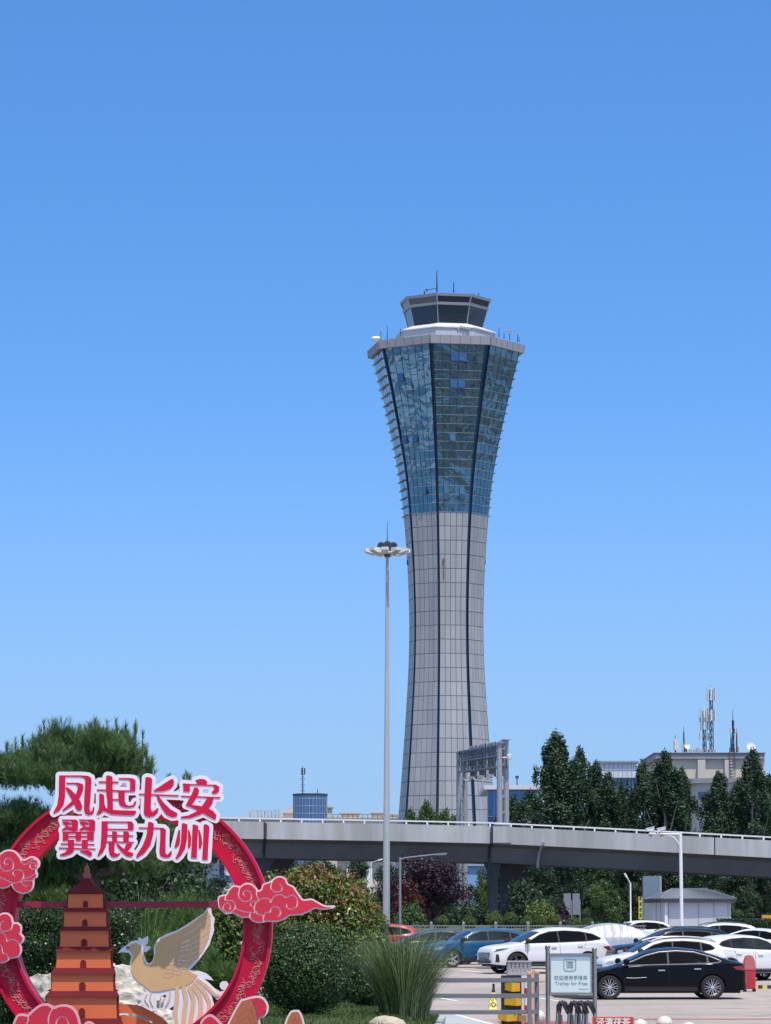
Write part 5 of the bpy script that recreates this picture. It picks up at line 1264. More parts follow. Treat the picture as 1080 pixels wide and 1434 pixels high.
class Car:
    def __init__(s, kind, root, body_m, opt):
        s.k = SPEC[kind]; s.root = root; s.o = opt
        s.make_body(body_m)
    def section(s, x):
        k = s.k; zt = hermite(k['top'], x); zb = min(hermite(k['belt'], x), zt - .015); hw = hermite(k['hw'], x); rw = min(hermite(k['rw'], x), hw - .03)
        f = k['L'] / 2; sill = k['sill']; e = max(0, (abs(x) - (f - .55)) / .55); lo = sill + .05 * e ** 2
        for xw in (k['wf'], -k['wb']):
            d = abs(x - xw)
            if d < k['ra']: lo = max(lo, k['wr'] + .02 + math.sqrt(max(0, k['ra'] ** 2 - d * d)) - .02)
        lo = min(lo, zb - .05)
        crown = .055 if zt - zb > .2 else .03 + .02 * min(1, (zt - zb) / .2); ze = max(zt - crown, zb + .008)
        q = []
        arch = max(0, lo - sill - .06)
        h = zb - sill
        for t, w_ in ((0, .945), (.18, .975), (.42, 1.0), (.62, .992), (.78, .985), (.92, .99), (1.0, .975)):
            z = sill + h * t; z2 = lo + (zb - lo) * t
            q.append((hw * (w_ if arch <= 0 else max(w_, .985)), z2))
        for t in (.12, .37, .63, .88): q.append((hw * .975 + (rw - hw * .975) * (t ** .95), zb + (ze - zb) * t))
        q.append((rw, ze - .004))
        for t in (.93, .8, .55, .25): q.append((rw * t, ze + (zt - ze) * (1 - t * t) * 1.0))
        q.append((0, zt))
        return q
    def make_body(s, m):
        k = s.k; f = k['L'] / 2; xs = set(np.round(np.linspace(-f, f, 74), 3))
        for xw in (k['wf'], -k['wb']):
            for a in np.linspace(0, math.pi, 19): xs.add(round(xw + k['ra'] * math.cos(a), 3))
            for d in (-.004, .004): xs.add(round(xw - k['ra'] + d, 3)); xs.add(round(xw + k['ra'] + d, 3))
        for e in (.01, .02, .035, .055, .08): xs.add(round(f - e, 3)); xs.add(round(-f + e, 3))
        xs = sorted(x for x in xs if -f <= x <= f); xs = [x for i, x in enumerate(xs) if i == 0 or x - xs[i - 1] > .0035]
        vs = []; n = 0
        for x in xs:
            q = s.section(x); ring_ = [(y, z) for y, z in q] + [(-y, z) for y, z in q[-2::-1]]; n = len(ring_)
            vs += [(x, y, z) for y, z in ring_]
        fs = [(i * n + j, (i + 1) * n + j, (i + 1) * n + j + 1, i * n + j + 1) for i in range(len(xs) - 1) for j in range(n - 1)]
        fs += [tuple(range(n)), tuple((len(xs) - 1) * n + j for j in range(n))[::-1]]
        mb = MB(); mb.add(vs, fs, 0, True); s.body = mb.build('body', m, s.root, fix=True)
        s.bvh = BVHTree.FromPolygons([Vector(v) for v in vs], fs)
    def hit(s, o, d):
        r = s.bvh.ray_cast(Vector(o), Vector(d)); return r[0]
    def proj(s, a, b, d, off):
        d = Vector(d).normalized()
        if abs(d.z) > .9: u, v = Vector((1, 0, 0)), Vector((0, 1, 0))
        else: v = Vector((0, 0, 1)); u = Vector((1, 0, 0)) if abs(d.y) > .75 else (Vector((0, 1, 0)) if abs(d.x) > .98 else Vector((d.y, -d.x, 0)) * (1 if d.y < 0 else -1))
        o = -d * 8 + u * a + v * b; h = s.hit(o, d)
        return None if h is None else h - d * off
    def patch(s, name, poly, d, off, m, step=.09, parent=None):
        poly = [Vector(p) for p in poly]; lo = (min(p[0] for p in poly), min(p[1] for p in poly)); hi = (max(p[0] for p in poly), max(p[1] for p in poly))
        pts = []
        n = len(poly)
        for i in range(n):
            a, b = poly[i], poly[(i + 1) % n]; c = max(1, int((b - a).length / step))
            pts += [a.lerp(b, t / c) for t in range(c)]
        nb = len(pts); edges = [(i, (i + 1) % nb) for i in range(nb)]
        def inside(x, y):
            c = False
            for i in range(n):
                a, b = poly[i], poly[(i + 1) % n]
                if (a[1] > y) != (b[1] > y) and x < (b[0] - a[0]) * (y - a[1]) / (b[1] - a[1]) + a[0]: c = not c
            return c
        x = lo[0] + step / 2
        while x < hi[0]:
            y = lo[1] + step / 2
            while y < hi[1]:
                if inside(x, y): pts.append(Vector((x, y)))
                y += step
            x += step
        v2, _, tris, *_ = delaunay_2d_cdt(pts, edges, [], 1, 1e-5)
        P3 = [s.proj(v[0], v[1], d, off) for v in v2]
        mb = MB(); idx = {}; vs = []
        for i, p in enumerate(P3):
            if p is not None: idx[i] = len(vs); vs.append(p)
        fs = [tuple(idx[i] for i in t) for t in tris if all(i in idx for i in t)]
        if not fs: return None
        nrm = (vs[fs[0][1]] - vs[fs[0][0]]).cross(vs[fs[0][2]] - vs[fs[0][0]])
        if nrm.dot(Vector(d)) > 0: fs = [f[::-1] for f in fs]
        mb.add(vs, fs, 0, True); return mb.build(name, m, parent or s.root, fix=False)
    def line(s, name, pts, d, off, r, m, closed=False, parent=None, dense=.08):
        q = []
        pts = [Vector(p) for p in pts]
        seg = list(zip(pts, pts[1:] + ([pts[0]] if closed else [])))
        if not closed: seg = list(zip(pts, pts[1:]))
        for a, b in seg:
            c = max(1, int((b - a).length / dense)); q += [a.lerp(b, t / c) for t in range(c)]
        if not closed: q.append(pts[-1])
        P3 = [s.proj(p[0], p[1], d, off) for p in q]; P3 = [p for p in P3 if p is not None]
        if len(P3) < 2: return None
        return MB().path(P3, r, 5, closed=closed).build(name, m, parent or s.root, fix=False)

def inset_poly(poly, d):
    c = sum((Vector(p) for p in poly), Vector((0, 0))) / len(poly); out = []
    n = len(poly)
    for i in range(n):
        a, b, e = Vector(poly[i - 1]), Vector(poly[i]), Vector(poly[(i + 1) % n])
        n1 = Vector((-(b - a).y, (b - a).x)).normalized(); n2 = Vector((-(e - b).y, (e - b).x)).normalized(); m_ = (n1 + n2)
        m_ = m_.normalized() if m_.length > 1e-6 else n1
        if m_.dot(c - b) < 0: m_ = -m_
        out.append(b + m_ * d / max(.5, abs(m_.dot(n1))))
    return out

def clip_poly(poly, axis, lim, keep_gt):
    out = []; n = len(poly)
    for i in range(n):
        a, b = Vector(poly[i]), Vector(poly[(i + 1) % n]); ia = (a[axis] > lim) == keep_gt; ib = (b[axis] > lim) == keep_gt
        if ia: out.append(a)
        if ia != ib: t = (lim - a[axis]) / (b[axis] - a[axis]); out.append(a.lerp(b, t))
    return out

def wheel(parent, c, side, r, rim_m, spokes, wd=.22):
    w_ = bpy.data.objects.new('wheel', None); link(w_, parent); w_.location = c; w_.empty_display_size = .1
    s = side
    MB().lathe([(r * .70, -wd / 2), (r * .93, -wd / 2), (r, -wd * .36), (r, wd * .36), (r * .93, wd / 2), (r * .70, wd / 2)], (0, 0, 0), 36, axis='y').build('tyre', M_tyre, w_, fix=False)
    rm = MB(); yo = s * wd * .47
    rm.lathe([(r * .71, s * -wd / 2), (r * .66, s * wd * .30), (r * .715, s * wd / 2.02), (r * .73, s * wd / 2.0)], (0, 0, 0), 36, axis='y')
    for i in range(spokes):
        a = 2 * math.pi * i / spokes; 
        for da in ((-.11, .11) if spokes <= 6 else (-.17, .17)):
            p0 = Vector((math.cos(a) * r * .12, yo * .80, math.sin(a) * r * .12)); p1 = Vector((math.cos(a + da) * r * .69, yo * .93, math.sin(a + da) * r * .69))
            rm.bar(p0, p1, r * (.085 if spokes <= 6 else .04), r * .07, up=(0, 1, 0))
    rm.lathe([(0, yo * 1.0), (r * .13, yo * .98), (r * .16, yo * .8)], (0, 0, 0), 16, axis='y')
    rm.build('rim', rim_m, w_)
    MB().lathe([(0, yo * .35), (r * .45, yo * .35), (r * .45, yo * .25)], (0, 0, 0), 20, axis='y').build('brake_disc', M_dark, w_)
    return w_

def car(kind, label, loc, rz, paint_m, glass_m=None, rim_m=None, spokes=5, chrome=False, cladding=False, head='bar', group=None, grille='slats', rails=False, dark_roof=None, sx=1.0, name=None, detail=True, plate=None):
    """front looks along +x"""
    g_ = thing(name or {'sedan': 'parked_sedan', 'suv': 'parked_suv', 'hatch': 'parked_hatchback'}[kind], label, 'car', loc, rz, group or 'cars parked in the lot')
    g_.scale = (sx, 1, 1)
    c = Car(kind, g_, paint_m, {}); k = c.k; f = k['L'] / 2; glass_m = glass_m or M_tint; rim_m = rim_m or M_rim
    # windows: one dark field per side, glass panes proud of it
    c.patch('windscreen', [(k['ws'][0][0], -k['ws'][0][1]), (k['ws'][0][0] + .05, 0), (k['ws'][0][0], k['ws'][0][1]), (k['ws'][1][0], k['ws'][1][1]), (k['ws'][1][0] + .02, 0), (k['ws'][1][0], -k['ws'][1][1])], (0, 0, -1), .005, M_shield)
    if kind == 'sedan': c.patch('rear_window', [(k['rs'][0][0], -k['rs'][0][1]), (k['rs'][0][0], k['rs'][0][1]), (k['rs'][1][0], k['rs'][1][1]), (k['rs'][1][0], -k['rs'][1][1])], (0, 0, -1), .005, M_shield)
    else:
        z0, z1 = hermite(k['top'], k['rs'][1][0]), hermite(k['top'], k['rs'][0][0] + (.03 if kind == 'suv' else 0)); w_ = k['rs'][0][1]
        c.patch('rear_window', [(-w_ - .04, z0), (w_ + .04, z0), (w_, z1 - .03), (-w_, z1 - .03)], (1, 0, 0), .006, M_shield)
    if dark_roof:
        c.patch('roof_panel', [(k['ws'][1][0] - .05, -.50), (k['ws'][1][0] - .05, .50), (k['rs'][0][0] + .12, .46), (k['rs'][0][0] + .12, -.46)], (0, 0, -1), .004, dark_roof)
    for sd_ in (1, -1):
        d = (0, -sd_, 0)
        c.patch('window_surround', k['dlo'], d, .004, M_clad)
        ins = inset_poly(k['dlo'], .028); cuts = [9] + k['pillars'] + [k['quarter'], -9]
        for a, b in zip(cuts, cuts[1:]):
            pl_ = clip_poly(clip_poly(ins, 0, a - .028, False), 0, b + .028, True)
            if len(pl_) >= 3: c.patch('side_window', pl_, d, .009, glass_m)
        if chrome: c.line('window_trim', k['dlo'], d, .008, .008, M_chrome, closed=True)
        if detail:
            for x in k['doors']:
                z1 = hermite(k['belt'], x) + .0; c.line('door_gap', [(x, z1), (x - .02, z1 - .25), (x, k['sill'] + .14)] if x > k['doors'][-1] + .1 else [(x, z1), (x + .06, z1 - .2), (x + .10, z1 - .35)], d, .001, .006, M_seamc)
            c.line('door_gap', [(k['doors'][0], k['sill'] + .14), (k['doors'][-1] + .1, k['sill'] + .15)], d, .001, .005, M_seamc)
            for x in k['hand']:
                z1 = hermite(k['belt'], x) - .12; q0, q1 = c.proj(x - .10, z1, d, .02), c.proj(x + .10, z1, d, .02)
                MB().bar(q0, q1, .028, .032).build('door_handle', M_chrome if chrome or kind == 'suv' else paint_m, g_, bevel=.008)
            q = c.proj(k['dlo'][0][0] - .17, k['dlo'][0][1] + .05, d, .0)
            mr = MB(); mr.bar(q + Vector((0, -sd_ * .03, -.02)), q + Vector((.03, sd_ * .12, .02)), .05, .05)
            mr.lathe([(0, -.11), (.07, -.10), (.095, -.02), (.085, .06), (0, .10)], q + Vector((.05, sd_ * .19, .05)), 12, axis='y')
            mr.build('mirror', M_black if dark_roof or kind != 'sedan' and not rails else paint_m, g_)
        # lamps
        zl = hermite(k['belt'], f - .12); zs = hermite(k['belt'], f - .35)
        if head == 'bar': c.patch('headlight', [(f - .50, zs - .035), (f - .12, zl - .02), (f - .09, zl - .10), (f - .20, zl - .12), (f - .42, zs - .10)], d, .006, M_head, .05)
        else:
            c.patch('headlight', [(f - .62, zs + .0), (f - .3, zs - .02), (f - .10, zl + .0), (f - .08, zl - .07), (f - .3, zs - .09)], d, .006, M_headd, .05)
            c.patch('fog_lamp', [(f - .24, zl - .16), (f - .14, zl - .16), (f - .13, zl - .44), (f - .28, zl - .44)], d, .006, M_clad, .05)
        zt_ = hermite(k['belt'], -f + .15)
        c.patch('tail_light', [(-f + .06, zt_ - .03), (-f + .42, zt_ - .06), (-f + .30, zt_ - .15), (-f + .06, zt_ - .17)], d, .006, M_tail, .05)
        if cladding:
            for xw in (k['wf'], -k['wb']):
                q = []
                for a in np.linspace(.12, math.pi - .12, 15):
                    p = c.proj(xw + (k['ra'] + .025) * math.cos(a), k['wr'] + (k['ra'] + .025) * math.sin(a), d, .004)
                    if p is not None: q.append(p)
                MB().path(q, .035, 6).build('arch_trim', M_clad, g_)
        pl_ = [(k['wf'] - k['ra'] - .03, k['sill'] + .01), (k['wf'] - k['ra'] - .05, k['sill'] + .12), (-k['wb'] + k['ra'] + .05, k['sill'] + .12), (-k['wb'] + k['ra'] + .03, k['sill'] + .01)]
        c.patch('sill', pl_, d, .008, M_clad)
        if chrome: c.line('sill_trim', [(k['wf'] - k['ra'] - .08, .60), (.75, .595), (.42, .615)], d, .002, .004, M_chrome)
        for xw, nm in ((k['wf'], 'f'), (-k['wb'], 'r')):
            hwx = hermite(k['hw'], xw); wheel(g_, (xw, sd_ * (hwx - .125), k['wr']), sd_, k['wr'], rim_m, spokes)
        if rails:
            q = [Vector((x, sd_ * (hermite(k['rw'], x) - .02), hermite(k['top'], x) + (.02 if abs(x + .55) < 1.05 else -.03))) for x in np.linspace(.45, -1.65, 12)]
            MB().path(q, .022, 6).build('roof_rail', M_chrome if rails == 2 else M_clad, g_)
    # nose and tail
    zl = hermite(k['belt'], f - .02)
    gz0, gz1 = .36, zl + .04
    if grille == 'slats':
        c.patch('grille', [(-.50, gz0 + .12), (.50, gz0 + .12), (.56, gz1), (-.56, gz1)], (-1, 0, 0), .006, M_clad, .08)
        sl = MB()
        for z in np.linspace(gz0 + .17, gz1 - .05, 5):
            q = [c.proj(y, z, (-1, 0, 0), .016) for y in np.linspace(-.48, .48, 9)]; q = [p for p in q if p is not None]
            if len(q) > 1: sl.path(q, .012, 5)
        if sl.v: sl.build('grille_bars', M_chrome, g_)
    else: c.patch('grille', [(-.42, gz0 - .02), (.42, gz0 - .02), (.48, gz0 + .12), (-.48, gz0 + .12)], (-1, 0, 0), .006, M_clad, .08)
    c.patch('bumper_skirt', [(-.62, k['sill'] + .07), (.62, k['sill'] + .07), (.66, k['sill'] + .17), (-.66, k['sill'] + .17)], (-1, 0, 0), .008, M_clad, .08)
    c.patch('bumper_skirt', [(-.68, k['sill'] + .07), (.68, k['sill'] + .07), (.70, k['sill'] + .22), (-.70, k['sill'] + .22)], (1, 0, 0), .008, M_clad, .08)
    if plate is not None:
        p = c.proj(0, .50, (-1, 0, 0), .02); MB().box(p, (.015, .44, .14)).build('number_plate', plate, g_)
    for dr in (1,):
        c.patch('tail_lamp_bar', [(-.66, zt_ - .13), (.66, zt_ - .13), (.66, zt_ - .05), (-.66, zt_ - .05)], (1, 0, 0), .007, M_tail, .08)
    MB().box((0, 0, k['sill'] + .10), (k['L'] - .35, k['W'] - .62, .30)).box((-(k['wb'] - k['wf']) / 2, 0, .6), (k['wf'] + k['wb'] + .7, k['W'] - .66, .5)).build('underbody', M_black, g_)
    return g_

P_black = paint('black_paint', (.003, .0035, .006), .22, 0, .10, .14); P_white = paint('white_car_paint', (.76, .76, .75), .3)
P_blue = paint('blue_car_paint', (.010, .095, .20), .3, .15); P_red = paint('red_car_paint', (.46, .012, .022), .3)
P_green = paint('dark_green_paint', (.014, .028, .032), .25, .2); P_navy = paint('navy_paint', (.006, .012, .026), .25, .1, .25, .2)
def at(px, Y): v = G(px, Y); return (v.x, v.y, v.z)
car('sedan', 'glossy black sedan with bright window trim, parked side on, its nose behind the trolley sign', at(920, 98), R(180 + 3), P_black, chrome=True, head='bar', grille='none', spokes=8, rim_m=M_rim)
car('suv', 'white SUV with slatted grille and dark tinted windows, parked behind the trolley sign', at(762, 125), R(180 + 20), P_white, head='slit', rim_m=M_rimd, spokes=5, plate=M_plate)
car('sedan', 'dark navy car mostly hidden, its nose showing between blue hatchback and white SUV', at(757, 132), R(180 + 8), P_navy, chrome=False, rim_m=M_rimd)
car('hatch', 'metallic blue hatchback with five spoke silver wheels, parked beside the tall grass clump', at(668, 135), R(180 + 17), P_blue, glass_m=M_tint2, rim_m=M_rim, spokes=5)
car('sedan', 'dark green grey sedan, its arched roof showing above the tall grass clump', at(600, 142), R(180 + 6), P_green, glass_m=M_tint2, rim_m=M_rim)
car('hatch', 'bright red hatchback, only its rear half showing right of the photinia bush', at(522, 150), R(180 + 3), P_red, rim_m=M_rim).scale = (1.04, 1.04, 1.07)
car('hatch', 'white hatchback with see-through side windows, facing right beside the red suitcase', at(1043, 116), R(30), P_white, glass_m=M_tint2, rim_m=M_rimd, cladding=True, dark_roof=None)
car('suv', 'white SUV with roof rails, in front of the kiosk', at(996, 160), R(180 + 8), P_white, rails=1, rim_m=M_rimd)
car('sedan', 'white sedan cut by the right edge, seen behind the white hatchback', at(1076, 150), R(180 + 160), P_white, rim_m=M_rimd)
car('suv', 'white SUV furthest away in the lot, left of the kiosk wall', at(888, 205), R(180 + 25), P_white, rim_m=M_rimd)
car('hatch', 'white hatchback with black roof panel, just behind the black sedan', at(925, 110), R(180 + 10), P_white, rim_m=M_rimd, dark_roof=M_clad, rails=2)
car('suv', 'dark navy SUV with black roof rails, behind the black sedan and white roof', at(940, 125), R(180 + 12), P_navy, rails=1, rim_m=M_rimd)

# a car wrapped in a silver cover
M_cover = mat('silver_cover', (.50, .51, .53), .36, .35, var=.22, scale=3, bump=.7, bscale=3.2, stretch=(3.4, 1, .3))
g0 = at(838, 148)
mb = MB(); k = SPEC['sedan']; vs = []; xs2 = np.linspace(-2.55, 2.55, 70); n = 0; rr_ = np.random.default_rng(2)
for i, x in enumerate(xs2):
    xx = float(np.clip(x / 1.05, -2.439, 2.439)); zt = hermite(k['top'], xx) + .10; zb = hermite(k['belt'], xx); hw = hermite(k['hw'], xx) + .06; rw = hermite(k['rw'], xx) + .05
    q = []
    for t in np.linspace(0, 1, 9): q.append((hw + .05 * (1 - t) + .028 * math.sin(i * 1.1 + math.sin(i * .7) * 2) * (1 - t), .12 + (zb - .12) * t))
    for t in np.linspace(.15, 1, 6): q.append((hw + (rw - hw) * t + .008 * math.sin(i * 1.3), zb + (zt - .06 - zb) * t + .006 * math.sin(i * 1.7 + t * 5)))
    for t in (.7, .4): q.append((rw * t, zt - .06 * t))
    q.append((0, zt)); rg = q + [(-y, z) for y, z in q[-2::-1]]; n = len(rg); vs += [(x, y, z) for y, z in rg]
fs = [(i * n + j, (i + 1) * n + j, (i + 1) * n + j + 1, i * n + j + 1) for i in range(len(xs2) - 1) for j in range(n - 1)] + [tuple(range(n)), tuple((len(xs2) - 1) * n + j for j in range(n))[::-1]]
mb.add(vs, fs, 0, True); cv = mb.build('covered_car', M_cover); cv.location = g0; cv.rotation_euler = (0, 0, R(180 + 14)); cv.scale = (1, 1, 1.08)
tag(cv, 'car wrapped under a wrinkled shiny silver cover, behind the white SUV', 'car', 'cars parked in the lot')
MB().path([(-2.45, y, .5) for y in (-.5, 0, .5)], .012, 5).build('tie_strap', M_dark, cv)
# ---------------------------------------------------------------- railing before the lot
Yr_ = 66.0
M_rail = mat('rail_paint', (.15, .165, .18), .55, .0, var=.08)
M_cap = mat('orange_cap', (.62, .36, .22), .6, var=.08)
M_yel = mat('barrier_yellow', (.68, .36, .012), .5, var=.08, stain=.1)
M_rust = mat('barrier_brown', (.30, .16, .05), .7)
o0 = G(670, Yr_); rl = thing('railing', 'grey three bar railing with orange capped posts, before the parking lot', 'railing', o0)
def rz_(py, Y=Yr_): return P(CX, py, Y).z - o0.z
def rx(px, Y=Yr_): return P(px, H, Y).x - o0.x
for py in (1372.5, 1394.5, 1417.5):
    MB().box(((rx(590) + rx(737.5)) / 2, 0, rz_(py)), (rx(737.5) - rx(590), .05, .082)).build('rail', M_rail, rl, bevel=.006)
for px, y0, h_, nm in ((741, 0, 1365.5, 1), (753, .5, 1364.5, 1)):
    MB().box((rx(px), y0, rz_(h_) / 2), (.085, .085, rz_(h_))).build('post', M_rail, rl, bevel=.006)
    MB().box((rx(px), y0, rz_(h_) + .035), (.10, .10, .07)).build('post_cap', M_cap, rl, bevel=.015)
for py in (1372.5, 1394.5, 1417.5): MB().bar((rx(741), .04, rz_(py)), (rx(753), .46, rz_(py)), .05, .08).build('rail', M_rail, rl)

# stack of crash pads behind the railing
Yb = 68.5; o1 = G(716, Yb); st = thing('crash_barrier', 'black post stacked with three faceted yellow crash pads, standing behind the railing', 'barrier', o1)
def bz(py): return P(CX, py, Yb).z - o1.z
def bxx(px): return P(px, H, Yb).x - o1.x
MB().box((0, .12, bz(1366) / 2), (bxx(731) - bxx(703), .30, bz(1366))).build('frame', M_black, st, bevel=.01)
for x0, xm, x1, y0, y1, dn in ((706, 716, 729, 1376, 1388, 2), (704.5, 722, 730, 1397.5, 1408, 1), (697, 709, 726, 1420, 1429.5, 2)):
    mb = MB(); q = [(bxx(x0), -.02, bz(y0 + .8)), (bxx(xm), -.14, bz(y0)), (bxx(x1), -.02, bz(y0 + .6)), (bxx(x1), -.02, bz(y1)), (bxx(xm), -.14, bz(y1 + dn * .4)), (bxx(x0), -.02, bz(y1 - dn))]
    bk = [(x, .10, z) for x, _, z in q]
    mb.add(q + bk, [(0, 1, 4, 5), (1, 2, 3, 4), (0, 6, 7, 1), (1, 7, 8, 2), (5, 4, 10, 11), (4, 3, 9, 10), (0, 5, 11, 6), (2, 8, 9, 3)]); mb.build('crash_pad', M_yel, st)
MB().box((bxx(731), .0, bz(1426)), (.16, .3, .12)).build('base_block', M_rust, st)
# grey ribbed crate lying on top
o2 = Vector((o1.x + bxx(727) , Yb - .02, o1.z + bz(1366))); cr_ = thing('ribbed_crate', 'pale grey ribbed plastic crate lying on top of the yellow crash pads', 'crate', o2)
wc, hc = bxx(745) - bxx(711), bz(1345.5) - bz(1366)
M_crate = mat('crate_plastic', (.42, .40, .40), .6, var=.06)
MB().box((0, .16, hc / 2), (wc, .30, hc)).build('body', M_crate, cr_, bevel=.012)
for i in range(6): 
    mb = MB(); mb.prism([(-wc / 2 + wc * (i + .18) / 6, .012, .05), (-wc / 2 + wc * (i + .82) / 6, .012, .05), (-wc / 2 + wc * (i + .74) / 6, -.025, hc - .03), (-wc / 2 + wc * (i + .26) / 6, -.025, hc - .03)], (0, .03, 0)); mb.build('rib', M_crate, cr_)
MB().box((0, .0, hc - .012), (wc + .02, .07, .024)).build('rim', M_crate, cr_)
# red and white marker post
o3 = G(737, 69.5); mp_ = thing('marker_post', 'red and white banded marker post behind the railing end', 'post', o3)
h_ = P(CX, 1372, 69.5).z - o3.z; M_mred = mat('marker_red', (.60, .03, .05), .5); 
mb = MB()
for i in range(6): mb.lathe([(.048, h_ * i / 6), (.048, h_ * (i + 1) / 6)], n=14, mi=i % 2)
mb.lathe([(.048, h_), (.03, h_ + .03), (0, h_ + .035)], n=14); mb.lathe([(.16, 0), (.15, .05), (.05, .08)], n=14); mb.build('post', [M_mred, M_wht], mp_)
o3 = G(748, 70.5); mp_ = thing('marker_post', 'thin orange brown plank leaning upright between the two end posts', 'post', o3)
MB().box((0, 0, .6), (.08, .04, 1.2)).build('plank', M_cap, mp_)
# yellow folding caution sign
Yw = 71.0; o4 = G(689.5, Yw); cs = thing('caution_sign', 'yellow folding floor sign with black top and black characters, left of the crash pads', 'sign', o4)
def wz(py): return P(CX, py, Yw).z - o4.z
def wx(px): return P(px, H, Yw).x - o4.x
M_csy = mat('caution_yellow', (.68, .60, .02), .5, var=.05)
top_, mid, bot_ = wz(1379), wz(1390), wz(1413)
for s in (1, -1):
    q = [(wx(684), -s * .24, max(.02, bot_)), (wx(695), -s * .24, max(.02, bot_)), (wx(693.5), -s * .05, mid), (wx(688), -s * .05, mid)]
    MB().prism(q, (0, s * .02, 0)).build('leaf', M_csy, cs)
    q = [(wx(688), -s * .05, mid), (wx(693.5), -s * .05, mid), (wx(692.4), -s * .02, top_ - .05), (wx(689.6), -s * .02, top_ - .05)]
    MB().prism(q, (0, s * .02, 0)).build('hood', M_black, cs)
MB().box((wx(691), 0, top_ - .02), (.05, .05, .08)).build('handle', M_black, cs)
MB().prism([(wx(679), -.30, .0), (wx(697), -.28, .0), (wx(697), -.28, .07), (wx(683), -.30, .09)], (0, .55, 0)).build('weight', M_black, cs)
sl = math.atan2(.19, mid - bot_)
for i, ch in enumerate('小心'):
    z = bot_ + (mid - bot_) * (.66 - .38 * i); text_mesh('lettering', ch, .135, M_black, cs, (wx(690), -.24 + .19 * (z - bot_) / (mid - bot_) - .006, z), (R(90) - sl, 0, 0), .003, fat=.004)

# ---------------------------------------------------------------- luggage trolley sign and trolleys
Ys = 64.0; o5 = G(800.5, Ys); ts = thing('trolley_sign', 'pale sign board about free luggage trolleys between two steel posts', 'sign', o5)
def sz(py): return P(CX, py, Ys).z - o5.z
def sx_(px): return P(px, H, Ys).x - o5.x
M_ss = mat('stainless_tube', (.33, .31, .30), .25, .85, var=.15, scale=3)
M_bd = mat('sign_board', (.56, .66, .66), .3, var=.03, coat=.4)
M_bdt = mat('sign_board_header', (.30, .42, .48), .3, var=.03, coat=.4)
M_txt = mat('sign_text', (.17, .25, .29), .5)
for px, py in ((766.8, 1328), (832.4, 1331)):
    h_ = sz(py); MB().tube((sx_(px), 0, 0), (sx_(px), 0, h_), .040, n=16).lathe([(.046, h_ - .02), (.05, h_), (.05, h_ + .03), (.03, h_ + .055), (0, h_ + .06)], (sx_(px), 0, 0), 16).lathe([(.12, 0), (.12, .02), (.045, .03)], (sx_(px), 0, 0), 16).build('post', M_ss, ts)
bx0, bx1, bz0, bz1 = sx_(771.3), sx_(826.8), sz(1390), sz(1337)
MB().box(((bx0 + bx1) / 2, 0, (bz0 + bz1) / 2), (bx1 - bx0, .03, bz1 - bz0)).build('board', M_bd, ts)
MB().box(((bx0 + bx1) / 2, -.017, bz1 - .05), (bx1 - bx0 - .01, .004, .095)).build('board_header', M_bdt, ts)
fr = MB()
for z, h_ in ((bz0 - .02, .045), (bz1 + .012, .03)): fr.box(((bx0 + bx1) / 2, -.005, z), (sx_(832.4) - sx_(766.8) - .08, .06, h_))
for x in (bx0 - .013, bx1 + .013): fr.box((x, -.005, (bz0 + bz1) / 2), (.024, .055, bz1 - bz0))
fr.build('frame', M_ss, ts)
mb = MB(); mb.prism([(sx_(770), -.03, bz0 - .05), (sx_(832), -.03, bz0 - .05), (sx_(829), -.03, bz0 - .085), (sx_(795), -.03, bz0 - .11), (sx_(776), -.03, bz0 - .09)], (0, .05, 0)); mb.build('tray', M_dark, ts)
for z in (bz0 + .2, bz1 - .2):
    for xa_, xb_ in ((sx_(766.8), bx0), (bx1, sx_(832.4))): MB().bar((xa_, .01, z), (xb_, .01, z), .025).build('clamp', M_ss, ts)
text_mesh('lettering', '欢迎使用手推车', .088, M_txt, ts, (sx_(799), -.0185, sz(1369.6)), (R(90), 0, 0), .002, spacing=1.02)
text_mesh('lettering', 'Trolley for Free', .088, M_txt, ts, (sx_(799.5), -.0185, sz(1377.3)), (R(90), 0, 0), .002, spacing=1.05)
ic = MB(); xc, zc_ = sx_(797.7), sz(1351); a = .11
q = [(xc + a * math.copysign(min(1, abs(1.25 * math.cos(t))), math.cos(t)), -.019, zc_ + a * math.copysign(min(1, abs(1.25 * math.sin(t))), math.sin(t))) for t in np.linspace(0, 2 * math.pi, 41)[:-1]]
ic.path(q, .0065, 4, closed=True)
for z in (-.045, .06): ic.bar((xc - .055, -.019, zc_ + z), (xc + .065, -.019, zc_ + z), .009)
ic.bar((xc - .06, -.019, zc_ + .075), (xc - .05, -.019, zc_ - .05), .010)
for dx in (-.028, -.008, .012, .032, .052): ic.bar((xc + dx, -.019, zc_ - .03), (xc + dx, -.019, zc_ + .05), .010)
for dx in (-.045, .055): ic.lathe([(.012, -.019), (.012, -.0165)], (xc + dx, 0, zc_ - .072), 10, axis='y')
ic.build('trolley_symbol', M_txt, ts); MB().box((sx_(817), -.018, sz(1385)), (.17, .003, .006)).build('small_print', M_txt, ts)

